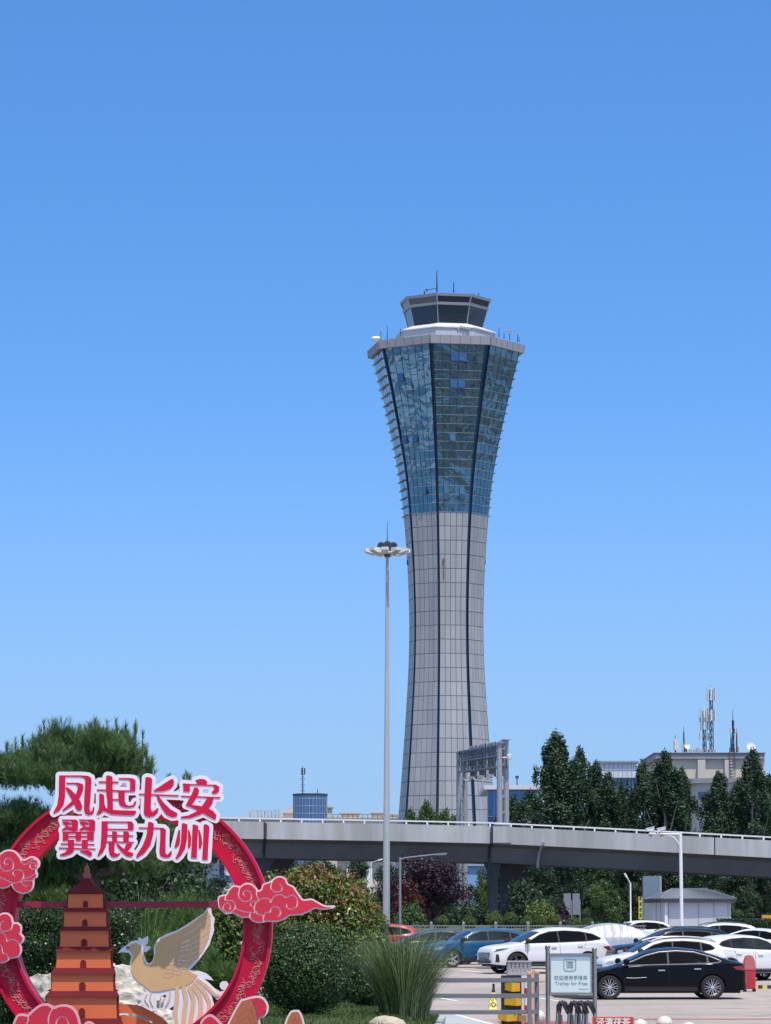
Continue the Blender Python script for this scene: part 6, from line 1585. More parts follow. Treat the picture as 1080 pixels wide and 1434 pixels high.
# nested luggage trolleys
M_bin = mat('trolley_panel_blue', (.05, .11, .20), .35, var=.1); M_binr = mat('trolley_panel_maroon', (.12, .015, .03), .4)
def trolley():
    t = thing('luggage_trolley', 'x', 'luggage trolley', (0, 0, 0), 0, 'luggage trolleys nested under the sign')
    mb = MB()
    for s in (-.24, .24): mb.path([(s, .0, .10), (s, .02, .55), (s, .0, .96)], .019, 8); mb.tube((s, .0, .12), (s * .55, .85, .12), .018)
    mb.tube((-.24, .01, .62), (.24, .01, .62), .014); mb.tube((-.24, .01, .40), (.24, .01, .40), .014); mb.tube((-.24, 0, .16), (.24, 0, .16), .018); mb.tube((-.13, .85, .12), (.13, .85, .12), .018)
    for i in range(5): mb.tube((-.16 + i * .08, .02, .16), (-.10 + i * .05, .83, .125), .008)
    mb.build('frame', M_ss, t)
    mb = MB()
    for s in (-.24, .24): mb.path([(s, 0, .90), (s, -.005, 1.0), (s, -.035, 1.045), (s, -.075, 1.03), (s, -.11, .96), (s, -.135, .89)], [.018, .024, .027, .026, .020, .012], 10)
    mb.tube((-.24, -.135, .895), (.24, -.135, .895), .014); mb.build('handle', M_black, t)
    MB().box((0, -.03, .70), (.40, .012, .34)).build('advert_panel', M_bin, t)
    for x, y in ((-.24, .0), (.24, .0), (0, .85)):
        MB().lathe([(0, -.02), (.065, -.02), (.075, 0), (.065, .02), (0, .02)], (x, y, .075), 16, axis='y').build('wheel', M_tyre, t)
    return t
tp = trolley()
for i, (px, dy, lb) in enumerate(((785, 0, 'luggage trolley nearest the left post, black hooked handle and maroon panel, under trolley sign'), (801, .02, 'second luggage trolley in the row under the sign, right of the maroon panelled one'), (811, .04, 'third luggage trolley from the left, tightly nested in the row under the sign'), (821, .06, 'last luggage trolley in the row, by the right sign post'))):
    t = tp if i == 0 else copy_tree(tp); o = G(px - 3, 47.5 + dy); t.location = o; t['label'] = lb; t.rotation_euler = (0, 0, R(83))
    if i == 0:
        for ch in t.children:
            if ch.name.startswith('advert_panel'): ap = ch
for ch in tp.children:
    if ch.name.startswith('advert_panel'): ch.data = ch.data.copy(); ch.data.materials[0] = M_binr

# red box with white characters, top edge in frame
Yx = 58.0; o6 = G(857.5, Yx); rb_ = thing('tea_advert_board', 'red advertising board with white Chinese characters, cut by the bottom edge', 'sign', o6)
wb_ = P(886, H, Yx).x - P(829, H, Yx).x; zt = P(CX, 1424, Yx).z - o6.z
MB().box((0, 0, zt - .30), (wb_, .10, .60)).build('board', mat('advert_red', (.50, .035, .02), .4, var=.15, scale=1.2), rb_, bevel=.006)
text_mesh('lettering', '泾渭茯茶', .145, mat('advert_white', (.75, .68, .62), .5), rb_, (0, -.055, zt - .095), (R(90), 0, 0), .003, fat=.003)
for s in (-1, 1): MB().box((s * wb_ * .42, .03, (zt - .6) / 2), (.05, .05, zt - .58)).build('leg', M_dark, rb_)

# stone ball bollards
M_stone = mat('bollard_stone', (.60, .58, .50), .6, var=.10, scale=9)
def ball(px, Y, r, label, kind):
    o = G(px, Y); t = thing('stone_bollard', label, 'bollard', o, 0, 'round stone bollards')
    mb = MB(); mb.lathe([(r * math.cos(a), r * .93 + r * math.sin(a)) for a in np.linspace(-1.3, math.pi / 2, 22)], n=32); mb.build('ball', M_stone, t)
    MB().lathe([(r * .62, 0), (r * .62, r * .12), (r * .4, r * .12)], n=24).build('base', M_stone, t)
    if kind:
        mb = MB(); n = 20
        for i in range(n):
            a0, a1 = 2 * math.pi * i / n, 2 * math.pi * (i + 1) / n; q = []
            for j in range(4):
                for (aa, zz) in ((a0, -.16), (a0, .16)):
                    pass
            z0, z1 = -.17, .14; off_ = .55 * (2 * math.pi / n); rr1, rr0 = r * 1.008 * math.cos(math.asin(z1)), r * 1.008 * math.cos(math.asin(z0))
            c = lambda rad_, an, z_: (rad_ * math.cos(an), rad_ * math.sin(an), r * .93 + r * z_)
            mb.add([c(rr0, a0, z0), c(rr0, a1, z0), c(rr1, a1 - off_, z1), c(rr1, a0 - off_, z1)], [(0, 1, 2, 3)], i % 2)
        mb.build('striped_band', [mat('band_yellow', (.66, .42, .03), .5), M_black], t)
    return t
ball(752.5, 73.0, .17, 'stone ball bollard with black and yellow band, by the railing end', True)
ball(896, 68.0, .14, 'banded stone ball partly hidden by the red board', True)
ball(929.5, 68.5, .165, 'banded stone ball standing second from the red board', True)
ball(963.5, 64.5, .16, 'plain pale stone ball between banded ball and the rightmost ball', False)
ball(1003, 63.0, .155, 'plain pale stone ball furthest right, at the bottom edge', False)

# red trolley suitcase and wheel stop
Yq = 104.0; o7 = G(1048.5, Yq); sq = thing('red_suitcase', 'upright red wheeled suitcase with netted cover, standing behind the black sedan', 'suitcase', o7)
M_rs = mat('suitcase_red', (.50, .035, .05), .45, var=.2, scale=6, bump=.3); M_rs2 = mat('suitcase_mesh', (.52, .14, .13), .6, var=.25, scale=20)
hh = P(CX, 1337, Yq).z - o7.z; ww = .36
pf = [(-ww / 2, .09), (ww / 2, .09), (ww / 2, hh * .60), (ww / 2 - .01, hh * .82), (ww * .32, hh * .96), (0, hh), (-ww * .32, hh * .96), (-ww / 2 + .01, hh * .82), (-ww / 2, hh * .60)]
MB().prism([(x, -.13, z) for x, z in pf], (0, .26, 0)).build('shell', M_rs, sq, bevel=.035)
MB().prism([(x * .86, -.145, z) for x, z in [(-ww / 2, hh * .60), (ww / 2, hh * .60), (ww * .47, hh * .82), (ww * .3, hh * .95), (0, hh * .98), (-ww * .3, hh * .95), (-ww * .47, hh * .82)]], (0, .016, 0)).build('net_pocket', M_rs2, sq)
mb = MB(); [mb.bar((x, -.136, .14), (x, -.136, hh * .58), .022, .012) for x in (-.12, -.04, .04, .12)]; mb.build('ribs', M_rs, sq)
MB().box((0, -.138, hh * .74), (.12, .012, .03)).build('badge', M_cap, sq)
for x in (-.14, .14):
    for y in (-.08, .08): MB().lathe([(0, -.018), (.05, -.018), (.05, .018), (0, .018)], (x, y, .05), 14, axis='y').build('wheel', M_tyre, sq)
o8 = G(1073, 107.0); wsn = thing('wheel_stop', 'black and yellow striped rubber wheel stop on the lot, at the right edge', 'wheel stop', o8)
mb = MB(); prf = [(-.08, 0), (.08, 0), (.05, .11), (-.05, .11)]
for i in range(6): mb.prism([(-.42 + i * .14, y, z) for y, z in prf], (.14, 0, 0), i % 2)
mb.build('block', [mat('stop_yellow', (.62, .42, .03), .6), M_black], wsn)

# low fence and its posts beyond the cars
Yf = 172.0; M_fence = mat('fence_paint', (.17, .185, .19), .6)
o9 = G(700, Yf); fn = thing('lot_fence', 'low grey slatted fence with square posts, between parked cars and clipped shrubs', 'fence', o9)
fx0, fx1 = P(555, H, Yf).x - o9.x, P(905, H, Yf).x - o9.x; zt_ = P(CX, 1296.5, Yf).z - o9.z
mb = MB()
for z in (zt_, zt_ - .16, .25): mb.box(((fx0 + fx1) / 2, 0, z), (fx1 - fx0, .04, .06))
mb.build('rail', M_fence, fn)
mb = MB(); x = fx0
while x < fx1: mb.box((x, .0, zt_ / 2 + .06), (.03, .025, zt_ - .1)); x += .14
mb.build('slats', M_fence, fn)
for px in np.arange(604, 910, 45.2):
    MB().box((P(px, H, Yf).x - o9.x, -.01, (zt_ + .14) / 2), (.14, .14, zt_ + .14)).lathe([(.10, zt_ + .14), (.05, zt_ + .2), (0, zt_ + .22)], (P(px, H, Yf).x - o9.x, -.01, 0), 4, a0=R(45)).build('post', M_fence, fn)
# pale boulder at the bed's edge and the big scholar rock behind the ring
def rock(name, label, loc, size, m, seed, sub=4, amp=.25, fr=2.2):
    import bmesh
    from mathutils import noise
    bm = bmesh.new(); bmesh.ops.create_icosphere(bm, subdivisions=sub, radius=1)
    off_ = Vector((seed * 3.7, seed * 1.3, seed))
    for v in bm.verts:
        p = v.co.copy(); n1 = noise.fractal(p * fr * .6 + off_, 1.0, 2.0, 5); n2 = abs(noise.noise(p * fr * 2.3 + off_)); n3 = noise.cell(p * fr * 1.1 + off_)
        v.co = p * (1 + amp * n1 - amp * .55 * n2 + amp * .12 * (n3 - .5))
        v.co = Vector((v.co.x * size[0], v.co.y * size[1], max(v.co.z, -.35) * size[2]))
    me = bpy.data.meshes.new(name); bm.to_mesh(me); bm.free(); me.materials.append(m)
    me.polygons.foreach_set('use_smooth', np.ones(len(me.polygons), bool)); me.set_sharp_from_angle(angle=R(38))
    o = bpy.data.objects.new(name, me); link(o); o.location = loc; return tag(o, label, 'rock')
M_rock = mat('limestone', (.62, .565, .48), .9, var=.14, scale=3.5, bump=.9, bscale=7, stain=.3)
M_rock2 = mat('pale_edging_stone', (.48, .42, .32), .9, var=.15, scale=6, bump=.4)
y = 46.0; a = P(135, 1404, y); rock('garden_rock', 'large rough pale grey rock lying behind the pagoda and phoenix', (a.x, y, bed_z(a.x, y) + .30), (1.0, .5, .86), M_rock, 4, 6, .30, 2.4)
y = 58.0; a = P(542, 1434, y); rock('garden_rock', 'small smooth cream boulder at foot of the tall grass clump', (a.x, y, bed_z(a.x, y) - .05), (.34, .25, .24), M_rock2, 9, 4, .12)
# ---------------------------------------------------------------- vegetation
M_bark = mat('bark', (.10, .075, .055), .9, var=.3, scale=6, bump=.8, bscale=12, stretch=(2, 2, .5))
M_barkp = mat('poplar_bark', (.22, .21, .18), .9, var=.25, scale=5, bump=.5, stretch=(2, 2, .5))
L_pop = leafmat('poplar_leaf', (0.0248, 0.0527, 0.0279), (0.0744, 0.1271, 0.0651), .5, .15, .3)
L_dark = leafmat('dark_tree_leaf', (0.0150, 0.0330, 0.0150), (0.0510, 0.0930, 0.0390), .5, .2)
L_mid = leafmat('green_tree_leaf', (0.0319, 0.0725, 0.0203), (0.1087, 0.1812, 0.0508), .5, .25)
L_lite = leafmat('light_shrub_leaf', (0.0540, 0.1020, 0.0216), (0.1800, 0.2400, 0.0600), .5, .3)
L_plum = leafmat('purple_plum_leaf', (0.0168, 0.0096, 0.0168), (0.0600, 0.0312, 0.0480), .45, .15)
L_maple = leafmat('red_maple_leaf', (.035, .010, .012), (.12, .022, .022), .5, .2)
L_box = leafmat('boxwood_leaf', (0.0180, 0.0450, 0.0150), (0.0825, 0.1425, 0.0420), .42, .15, .45)
L_hedge = leafmat('hedge_leaf', (0.0125, 0.0300, 0.0100), (0.0562, 0.1000, 0.0300), .38, .12, .5)
L_phot = leafmat('photinia_leaf', (0.0374, 0.0826, 0.0180), (0.2194, 0.2700, 0.0591), .4, .25, .45)
L_photr = leafmat('photinia_red_leaf', (.16, .045, .020), (.32, .11, .045), .35, .25, .5)
L_pine = leafmat('pine_needle', (0.0375, 0.0938, 0.0325), (0.1875, 0.2875, 0.1000), .5, .25)
L_yew = leafmat('yew_needle', (0.0345, 0.0862, 0.0207), (0.1725, 0.2702, 0.0575), .5, .25)
L_grass = leafmat('tall_grass_blade', (.035, .080, .022), (.42, .50, .24), .5, .3)
L_lawn = leafmat('lawn_blade', (.03, .07, .012), (.12, .17, .035), .6, .25)

def trunk_mesh(h, r, lean=0, limbs=6, crown0=.35, spread=1.0, m=M_bark, parent=None, seed=1, up=.6):
    q = random.Random(seed); mb = MB(); n = 7; pts = []
    for i in range(n + 1):
        t = i / n; pts.append(Vector((lean * t + .06 * h * .15 * math.sin(t * 4 + seed), .05 * h * .15 * math.cos(t * 3 + seed), h * t)))
    mb.path(pts, [r * (1.35 if i == 0 else 1) * (1 - .8 * i / n) for i in range(n + 1)], 9)
    for k in range(limbs):
        t = crown0 + (1 - crown0) * (k + .3) / limbs * .9; i = min(n - 1, int(t * n)); p = pts[i].lerp(pts[i + 1], t * n - i); a = k * 2.4 + q.random()
        d = Vector((math.cos(a) * spread, math.sin(a) * spread, up + q.random() * .4)) * (h * .26 * (1.15 - t))
        mb.path([p, p + d * .5 + Vector((0, 0, .02 * h)), p + d + Vector((0, 0, .06 * h))], [r * (1 - t) * .7 + .015, r * (1 - t) * .45 + .01, .008], 6)
    return mb.build('trunk', m, parent)

# ---- poplars: columnar crowns of many upright sprays
def poplar(name_seed, h, wmax):
    t = thing('poplar_tree', 'x', 'tree', (0, 0, 0), 0, 'poplars beyond the overpass')
    q = random.Random(name_seed); cl = []
    trunk_mesh(h * .93, .20, 0, 9, .2, .5, M_barkp, t, name_seed, 1.2)
    for i in range(96):
        u = q.random(); z = h * (.10 + .86 * u)
        env = wmax * (.95 + .35 * u) * min(1, (1 - u) * 1.25 + .08) * min(1, .55 + u * 2.2)
        a = q.random() * 6.28; rr = env * math.sqrt(q.random()) * .80
        cl.append((rr * math.cos(a), rr * math.sin(a), z, .34 + .30 * env * .5 * q.random(), .34 + .30 * env * .5 * q.random(), .75 + .75 * q.random()))
    for k in range(16):                       # separate leaders at the top
        a = q.random() * 6.28; rr = wmax * .62 * q.random(); cl.append((rr * math.cos(a), rr * math.sin(a), h * (.96 - .22 * rr / wmax - .10 * q.random()), .24, .24, 1.1))
    cl.append((0, 0, h - .5, .26, .26, .95))
    p, nr, k = clump_pts(cl, 46000, .5, .9)
    leaf_mesh('crown', p, nr, rng.uniform(.11, .23, len(p)), clump_tint(k, len(p), .55), L_pop, t, .75, .8)
    return t
PP = [poplar(s, 17.0, 2.75) for s in (21, 22, 23)]
pop = [  # px, py top, Y, width factor, label
 (779, 1021, 296, 1.25, 'tallest and broadest poplar, first right of the sign gantry'), (812, 1043, 300, .85, 'second poplar from the gantry, overlapping the tallest one'),
 (837, 1063, 304, .72, 'narrow poplar before the glass building, third from the gantry'), (855, 1078, 299, .85, 'lower bushy poplar at the right end of the first poplar group'), (873, 1090, 303, .55, 'shortest slim poplar beside the light blue glass wall'),
 (901, 1062, 300, .85, 'poplar at the left side of the middle group, right of the glass building'), (932, 1048, 296, 1.1, 'tall poplar rising to the roof corner of the beige block'), (957, 1072, 301, .85, 'poplar at the right side of the middle group, before the beige block'),
 (1010, 1078, 297, 1.0, 'pointed poplar before the low annex building'), (1036, 1090, 303, .8, 'lower poplar between the pointed poplar and the tall one at the right edge'), (1057, 1045, 296, 1.0, 'tall poplar reaching the right end of the beige roof'), (1080, 1082, 302, 1.0, 'poplar cut by the right edge of the picture'),
 (745, 1104, 312, 1.25, 'short poplar right behind the gantry, beside the dark glass hall'), (722, 1112, 318, 1.2, 'lowest young poplar just right of the gantry posts')]
for i, (px, py, Y, wf, lb) in enumerate(pop):
    t = PP[i % 3] if i < 3 else copy_tree(PP[i % 3]); o = G(px, Y); hh = P(CX, py, Y).z - o.z; s = hh / 17.4
    t.location = o; t.scale = (1.22 * wf * (.6 + .4 * s), 1.22 * wf * (.6 + .4 * s), s); t.rotation_euler = (0, 0, i * 1.3); t['label'] = lb

# ---- round crowned trees under and behind the overpass
def round_tree(seed, h, w_, m, n=8000, leaf=(.16, .30), low=.22, nm='leafy_tree', grp=None, bark=M_bark, asp=.7):
    t = thing(nm, 'x', 'tree', (0, 0, 0), 0, grp); q = random.Random(seed); cl = []
    trunk_mesh(h * .8, .05 * h * .55, 0, 7, .25, 1.0, bark, t, seed)
    for i in range(46):
        a = q.random() * 6.28; u = q.random(); z = h * (low + (.93 - low) * u); env = w_ * (math.sin(math.pi * min(1, .16 + .80 * u)) ** .6); rr = env * math.sqrt(q.random()) * .82
        s = w_ * (.18 + .2 * q.random()); cl.append((rr * math.cos(a), rr * math.sin(a), z, s, s, s * .8))
    p, nr, k = clump_pts(cl, n, .45, .7); leaf_mesh('crown', p, nr, rng.uniform(*leaf, len(p)), clump_tint(k, len(p), .6), m, t, asp, .8)
    return t
RT = {'dark': [round_tree(s, 8, 2.9, L_dark, 9000, (.14, .28), .12) for s in (31, 32)], 'mid': [round_tree(s, 7, 2.6, L_mid, 9000, (.14, .28), .12) for s in (41, 42)],
      'plum': [round_tree(51, 6.2, 2.9, L_plum, 14000, (.10, .2), .14, 'plum_tree')], 'maple': [round_tree(61, 3.2, 1.5, L_maple, 3500, (.10, .2), .4, 'maple_tree')], 'lite': [round_tree(71, 5, 2.2, L_lite, 6000, (.13, .24), .08)]}
used = set()
def put(kind, px, ptop, Y, wpx, label, grp=None, yaw=0, hscale=1.0):
    src = RT[kind]; k = len([1 for u in used if u[0] == kind]); s0 = src[k % len(src)]
    t = s0 if k < len(src) else copy_tree(s0); used.add((kind, k, px)); o = G(px, Y); hh = P(CX, ptop, Y).z - o.z
    base_h = {'dark': 8.2, 'mid': 7.2, 'plum': 6.4, 'maple': 3.3, 'lite': 5.1}[kind]; base_w = {'dark': 3.0, 'mid': 2.7, 'plum': 3.0, 'maple': 1.6, 'lite': 2.3}[kind]
    t.location = o; sw = wpx / 2 * Y / F / base_w; t.scale = (sw, sw, hh / base_h); t.rotation_euler = (0, 0, yaw or px * .7); t['label'] = label
    if grp: t['group'] = grp
    return t
gb = 'trees behind the overpass'
put('plum', 600, 1190, 232, 150, 'dark purple leaved plum tree, left of the bridge pier')
put('maple', 570, 1232, 226, 62, 'small red leaved maple before the purple plum tree')
for px, py, Y, wp, kd, lb in (
 (405, 1198, 292, 70, 'dark', 'dark tree under the overpass, nearest the ring'), (455, 1203, 300, 80, 'mid', 'green tree under the overpass, between two distant lamp posts'), (500, 1200, 305, 70, 'dark', 'dark tree before the pale columned building'),
 (505, 1226, 262, 60, 'mid', 'lower green tree left of the floodlight mast'), (545, 1205, 300, 70, 'dark', 'dark tree just behind the floodlight mast'),
 (640, 1194, 310, 60, 'dark', 'dark tree filling the gap left of the blue shed'), (690, 1196, 312, 64, 'mid', 'green tree right of the blue shed, behind the bridge pier'), (752, 1190, 275, 80, 'dark', 'dark tree right of the bridge pier'),
 (793, 1186, 280, 90, 'dark', 'dark tree behind the grey notice board'), (838, 1190, 285, 84, 'dark', 'dark tree behind the light green round tree'), (880, 1190, 282, 80, 'dark', 'dark tree behind the slim street lamp'), (938, 1196, 278, 84, 'dark', 'dark tree directly behind the kiosk ridge'),
 (985, 1205, 272, 90, 'dark', 'dark tree behind the right half of the kiosk roof'), (1032, 1208, 276, 84, 'dark', 'dark tree right of the kiosk'), (1075, 1206, 272, 80, 'dark', 'dark tree at the right edge under the overpass'),
 (1005, 1242, 256, 60, 'mid', 'lower green tree peeking over the right end of the kiosk'),
 (598, 1117, 330, 62, 'mid', 'bushy tree at the left foot of the control tower, above the railing'), (622, 1123, 332, 52, 'mid', 'smaller bushy tree at the centre of the control tower foot'), (577, 1127, 334, 46, 'mid', 'low bushy tree leftmost at the control tower foot'), (700, 1133, 332, 60, 'dark', 'dark tree top behind the right gantry posts'), (634, 1131, 331, 36, 'mid', 'lowest small tree left of the gantry far posts')):
    put(kd, px, py, Y, wp, lb, gb)
put('mid', 846, 1229, 224, 74, 'light green rounded tree behind the silver covered car', gb)
put('lite', 683, 1229, 262, 40, 'yellow green tree left of the bridge pier', gb)

# ---- clipped shrubs
def shrub(seed, w_, h, m, n, leaf, nm='shrub', lump=.28, label='x', asp=.6, cat='shrub'):
    t = thing(nm, label, cat, (0, 0, 0)); q = random.Random(seed); cl = [(0, 0, h * .48, w_ * .47, w_ * .47, h * .48)] * 4
    for i in range(34):
        d = Vector((q.gauss(0, 1), q.gauss(0, 1), q.gauss(.3, 1))).normalized(); s = lump * (.6 + .8 * q.random())
        cl.append((d.x * w_ * .40, d.y * w_ * .40, h * .5 + d.z * h * .42, w_ * .5 * s, w_ * .5 * s, h * .5 * s))
    p, nr, k = clump_pts(cl, n, .28, 1.0); ok = p[:, 2] > .02; p, nr, k = p[ok], nr[ok], k[ok]
    leaf_mesh('foliage', p, nr, rng.uniform(*leaf, len(p)), clump_tint(k, len(p), .3), m, t, asp, .55)
    mb = MB(); [mb.path([(q.uniform(-.06, .06), q.uniform(-.06, .06), 0), (q.uniform(-.2, .2) * w_, q.uniform(-.2, .2) * w_, h * .5)], [.03, .012], 5) for _ in range(5)]; mb.build('stem', M_bark, t)
    return t
L_clip = leafmat('clipped_shrub_leaf', (.040, .075, .020), (.12, .18, .05), .5, .25)
CS = shrub(81, 1.6, 1.45, L_clip, 7000, (.07, .13), 'clipped_shrub', .16)
CL = shrub(82, 1.6, 1.45, L_lite, 4200, (.08, .15), 'clipped_shrub', .3)
sh = [(619, 1281, 178, 21, 'a', 'clipped round shrub left of the first fence gap, behind the green sedan'), (657, 1282, 178, 21, 'a', 'clipped round shrub behind the left end of blue hatchback'), (695.5, 1281, 178, 21, 'a', 'clipped round shrub left of the pinkish one, behind the fence'), (692, 1276, 186, 22, 'b', 'yellow green rounded shrub peeking over two clipped balls'),
      (715, 1277, 180, 23, 'a', 'larger clipped ball with a reddish side, above the blue hatchback'), (738, 1283, 178, 21, 'a', 'clipped round shrub directly right of the larger reddish ball'), (755, 1281, 178, 20, 'a', 'clipped round shrub touching the one on its left, above the white SUV'), (779, 1281, 180, 17, 'b', 'small bright shrub before the grey notice board'),
      (803, 1284, 182, 26, 'a', 'wide clipped ball just left of the covered car'), (824, 1285, 184, 20, 'a', 'clipped ball touching the top of the covered car')]
used_a = [False, False]
for px, py, Y, wp, kd, lb in sh:
    i = 0 if kd == 'a' else 1; s0 = (CS, CL)[i]; t = copy_tree(s0) if used_a[i] else s0; used_a[i] = True; o = G(px, Y); hb = min(wp * Y / F * 1.02, P(CX, py, Y).z - o.z); o.z = P(CX, py, Y).z - hb; t.location = o; t.scale = (wp * Y / F / 1.6,) * 2 + (hb / 1.45,); t.rotation_euler = (0, 0, px); t['label'] = lb; t['group'] = 'clipped shrubs behind the fence'
# looser bushes behind them
LB = [(735, 1237, 200, 62, L_dark, 'dark grey green rounded bush right of the bridge pier', 9), (655, 1262, 200, 62, L_dark, 'loose dark bush behind the fence, right of the plum tree', 11), (575, 1268, 196, 44, L_mid, 'bright green low bush left of the plum tree trunk', 10), (757, 1262, 196, 50, L_lite, 'light green spreading bush above the clipped shrubs', 12), (787, 1266, 192, 20, L_plum, 'small purple bush before the notice board', 8)]
for px, py, Y, wp, m, lb, sd_ in LB:
    w_ = wp * Y / F; o = G(px, Y); t = shrub(sd_, w_, P(CX, py, Y).z - o.z, m, 5000, (.10, .22), 'bush', .34, lb, .65); t.location = o; t['group'] = 'loose bushes behind the fence'
# hedge at the far right
o = G(1055, 205); t = thing('hedge', 'long low dark clipped hedge behind white cars at the right', 'hedge', o)
n = 9000; p = np.c_[rng.uniform(-2.2, 3.5, n), rng.uniform(-.5, .5, n), rng.random(n) ** .5 * 1.75]; leaf_mesh('foliage', p, np.c_[rng.normal(size=(n, 2)) * .5, np.ones(n)], rng.uniform(.08, .15, n), rng.random(n), L_dark, t, .6, .6)

# ---- foreground: photinia, boxwood ball, dark hedge
def bed(px, Y): a = G(px, Y); a.z = bed_z(a.x, Y); return a
Y = 73.0; o = bed(437, Y); w_ = 205 * Y / F; h = P(CX, 1220, Y).z - o.z
t = thing('photinia_bush', 'large rounded photinia bush with reddish leaf tips, right of the ring', 'bush', o); q = random.Random(5)
cl = [(x * w_, 0, h * .48, w_ * .27, 1.25, h * (.50 if x else .52)) for x in (-.22, 0, .22)] * 2
for i in range(70):
    d = Vector((q.gauss(0, 1), q.gauss(0, 1), q.gauss(.25, 1))).normalized(); s = .16 + .2 * q.random(); cl.append((d.x * w_ * .45, d.y * 1.2, h * .5 + d.z * h * .45, s, s, s))
p, nr, k = clump_pts(cl, 52000, .22, .95); ok = p[:, 2] > .03; p, nr, k = p[ok], nr[ok], k[ok]
redp = np.clip((p[:, 2] / h - .50) * 1.2, .03, .62) * (rng.random(h_ := len(p)) < .8); mi = (rng.random(len(p)) < redp * (clump_tint(k, len(p), 1.0) * .9 + .3)).astype(int)
leaf_mesh('foliage', p, nr, rng.uniform(.07, .13, len(p)), clump_tint(k, len(p), .35), [L_phot, L_photr], t, .45, .6, mi=mi)
mb = MB(); [mb.path([(q.uniform(-.5, .5), q.uniform(-.3, .3), -.05), (q.uniform(-1, 1), q.uniform(-.7, .7), h * .55)], [.045, .015], 6) for _ in range(9)]; mb.build('stem', M_bark, t)
Y = 62.0; o = bed(428, Y); t = shrub(91, 132 * Y / F, P(CX, 1291, Y).z - o.z, L_box, 60000, (.030, .055), 'boxwood_ball', .12, 'big dense clipped boxwood ball with small glossy leaves, right of the ring', .6, 'shrub'); t.location = o
Y = 68.0; o = bed(515, Y); t = shrub(92, 70 * Y / F, P(CX, 1325, Y).z - o.z, L_box, 20000, (.05, .09), 'bush', .3, 'dark lower bush between the photinia and the tall grass clump', .5, 'bush'); t.location = o
# dark small-leaved hedge inside and left of the ring
Y = 54.0; o = bed(75, Y); t = thing('hedge', 'dark small leaved hedge behind the pagoda, left side of the ring', 'hedge', o); w_ = 190 * Y / F; h = P(CX, 1268, Y).z - o.z
cl = [(x, q.uniform(-.3, .3), h * z, .32, .4, .30) for x in np.linspace(-w_ / 2, w_ / 2, 12) for z in (.15, .4, .65, .86)]
p, nr, k = clump_pts(cl, 60000, .3, 1); leaf_mesh('foliage', p, nr, rng.uniform(.03, .055, len(p)), clump_tint(k, len(p), .3), L_hedge, t, .6, .7)
Y = 57.0; o = bed(325, Y); t = shrub(95, 90 * Y / F, P(CX, 1255, Y).z - o.z, L_phot, 12000, (.06, .10), 'bush', .3, 'photinia shrub with a few copper leaves behind the phoenix wing', .45, 'bush'); t.location = o
# ---- yew like shrubs with upright needle sprays
def needles(name, centres, axes, m, parent, per=16, ln=(.06, .10), wd=.006, cone=.9, tint=None):
    """bundles of thin blades round each spray axis"""
    n = len(centres); c = np.repeat(centres, per, 0); a = np.repeat(_unit(axes), per, 0)
    d = _unit(a + rdir(n * per) * cone); L = rng.uniform(*ln, n * per)[:, None]; st = c + a * rng.uniform(-.5, .5, (n * per, 1)) * ln[1] * 1.2
    s = _unit(np.cross(d, rdir(n * per))) * wd / 2
    v = np.empty((n * per, 3, 3)); v[:, 0] = st - s; v[:, 1] = st + s; v[:, 2] = st + d * L
    me = bpy.data.meshes.new(name); N = n * per; me.vertices.add(N * 3); me.vertices.foreach_set('co', v.reshape(-1)); me.loops.add(N * 3); me.loops.foreach_set('vertex_index', np.arange(N * 3, dtype=np.int32))
    me.polygons.add(N); me.polygons.foreach_set('loop_start', np.arange(0, N * 3, 3, dtype=np.int32)); me.polygons.foreach_set('loop_total', np.full(N, 3, dtype=np.int32)); me.update()
    tt = rng.random(n) if tint is None else tint; at_ = me.attributes.new('tint', 'FLOAT', 'FACE'); at_.data.foreach_set('value', np.clip(np.repeat(tt, per) * .7 + rng.random(N) * .3, 0, 1).astype(np.float32)); me.materials.append(m)
    o = bpy.data.objects.new(name, me); link(o, parent); return o
def spray_shrub(px, Y, wpx, ptop, label, m, n=900, ln=(.07, .12), seed=1, nm='yew_shrub', wd=.009):
    o = bed(px, Y); w_ = wpx * Y / F; h = P(CX, ptop, Y).z - o.z; t = thing(nm, label, 'shrub', o, 0, 'needle shrubs behind the ring'); q = random.Random(seed); cl = []
    for i in range(26):
        a = q.random() * 6.28; r = w_ * .40 * math.sqrt(q.random()); z = h * (.12 + .78 * q.random() * (1 - .45 * (r / (w_ * .5)) ** 2)); cl.append((r * math.cos(a), r * math.sin(a) * .8, z, w_ * .17, w_ * .17, h * .13))
    p, nr, k = clump_pts(cl, n, .35, .9); needles('foliage', p, nr + np.array([0, 0, .8]), m, t, 20, ln, wd, .8, np.clip(clump_tint(k, n, .5), 0, 1))
    trunk_mesh(h * .8, .05, 0, 6, .15, 1, M_bark, t, seed); return t
spray_shrub(238, 52, 130, 1296, 'bright green needle shrub behind the phoenix', L_yew, 2200, seed=3)
spray_shrub(305, 50, 60, 1330, 'small fine needled shrub right of the phoenix wing, inside the ring', L_yew, 1200, seed=4)
spray_shrub(75, 60, 120, 1215, 'green needle shrub left of the pagoda, above the crossbar', L_yew, 1900, seed=6)
spray_shrub(250, 63, 110, 1243, 'needle shrub above the crossbar, between pagoda and white building', L_yew, 1700, seed=8)
spray_shrub(165, 57, 110, 1285, 'dark needle shrub directly behind the pagoda', L_pine, 1800, seed=9)
Y = 75.0
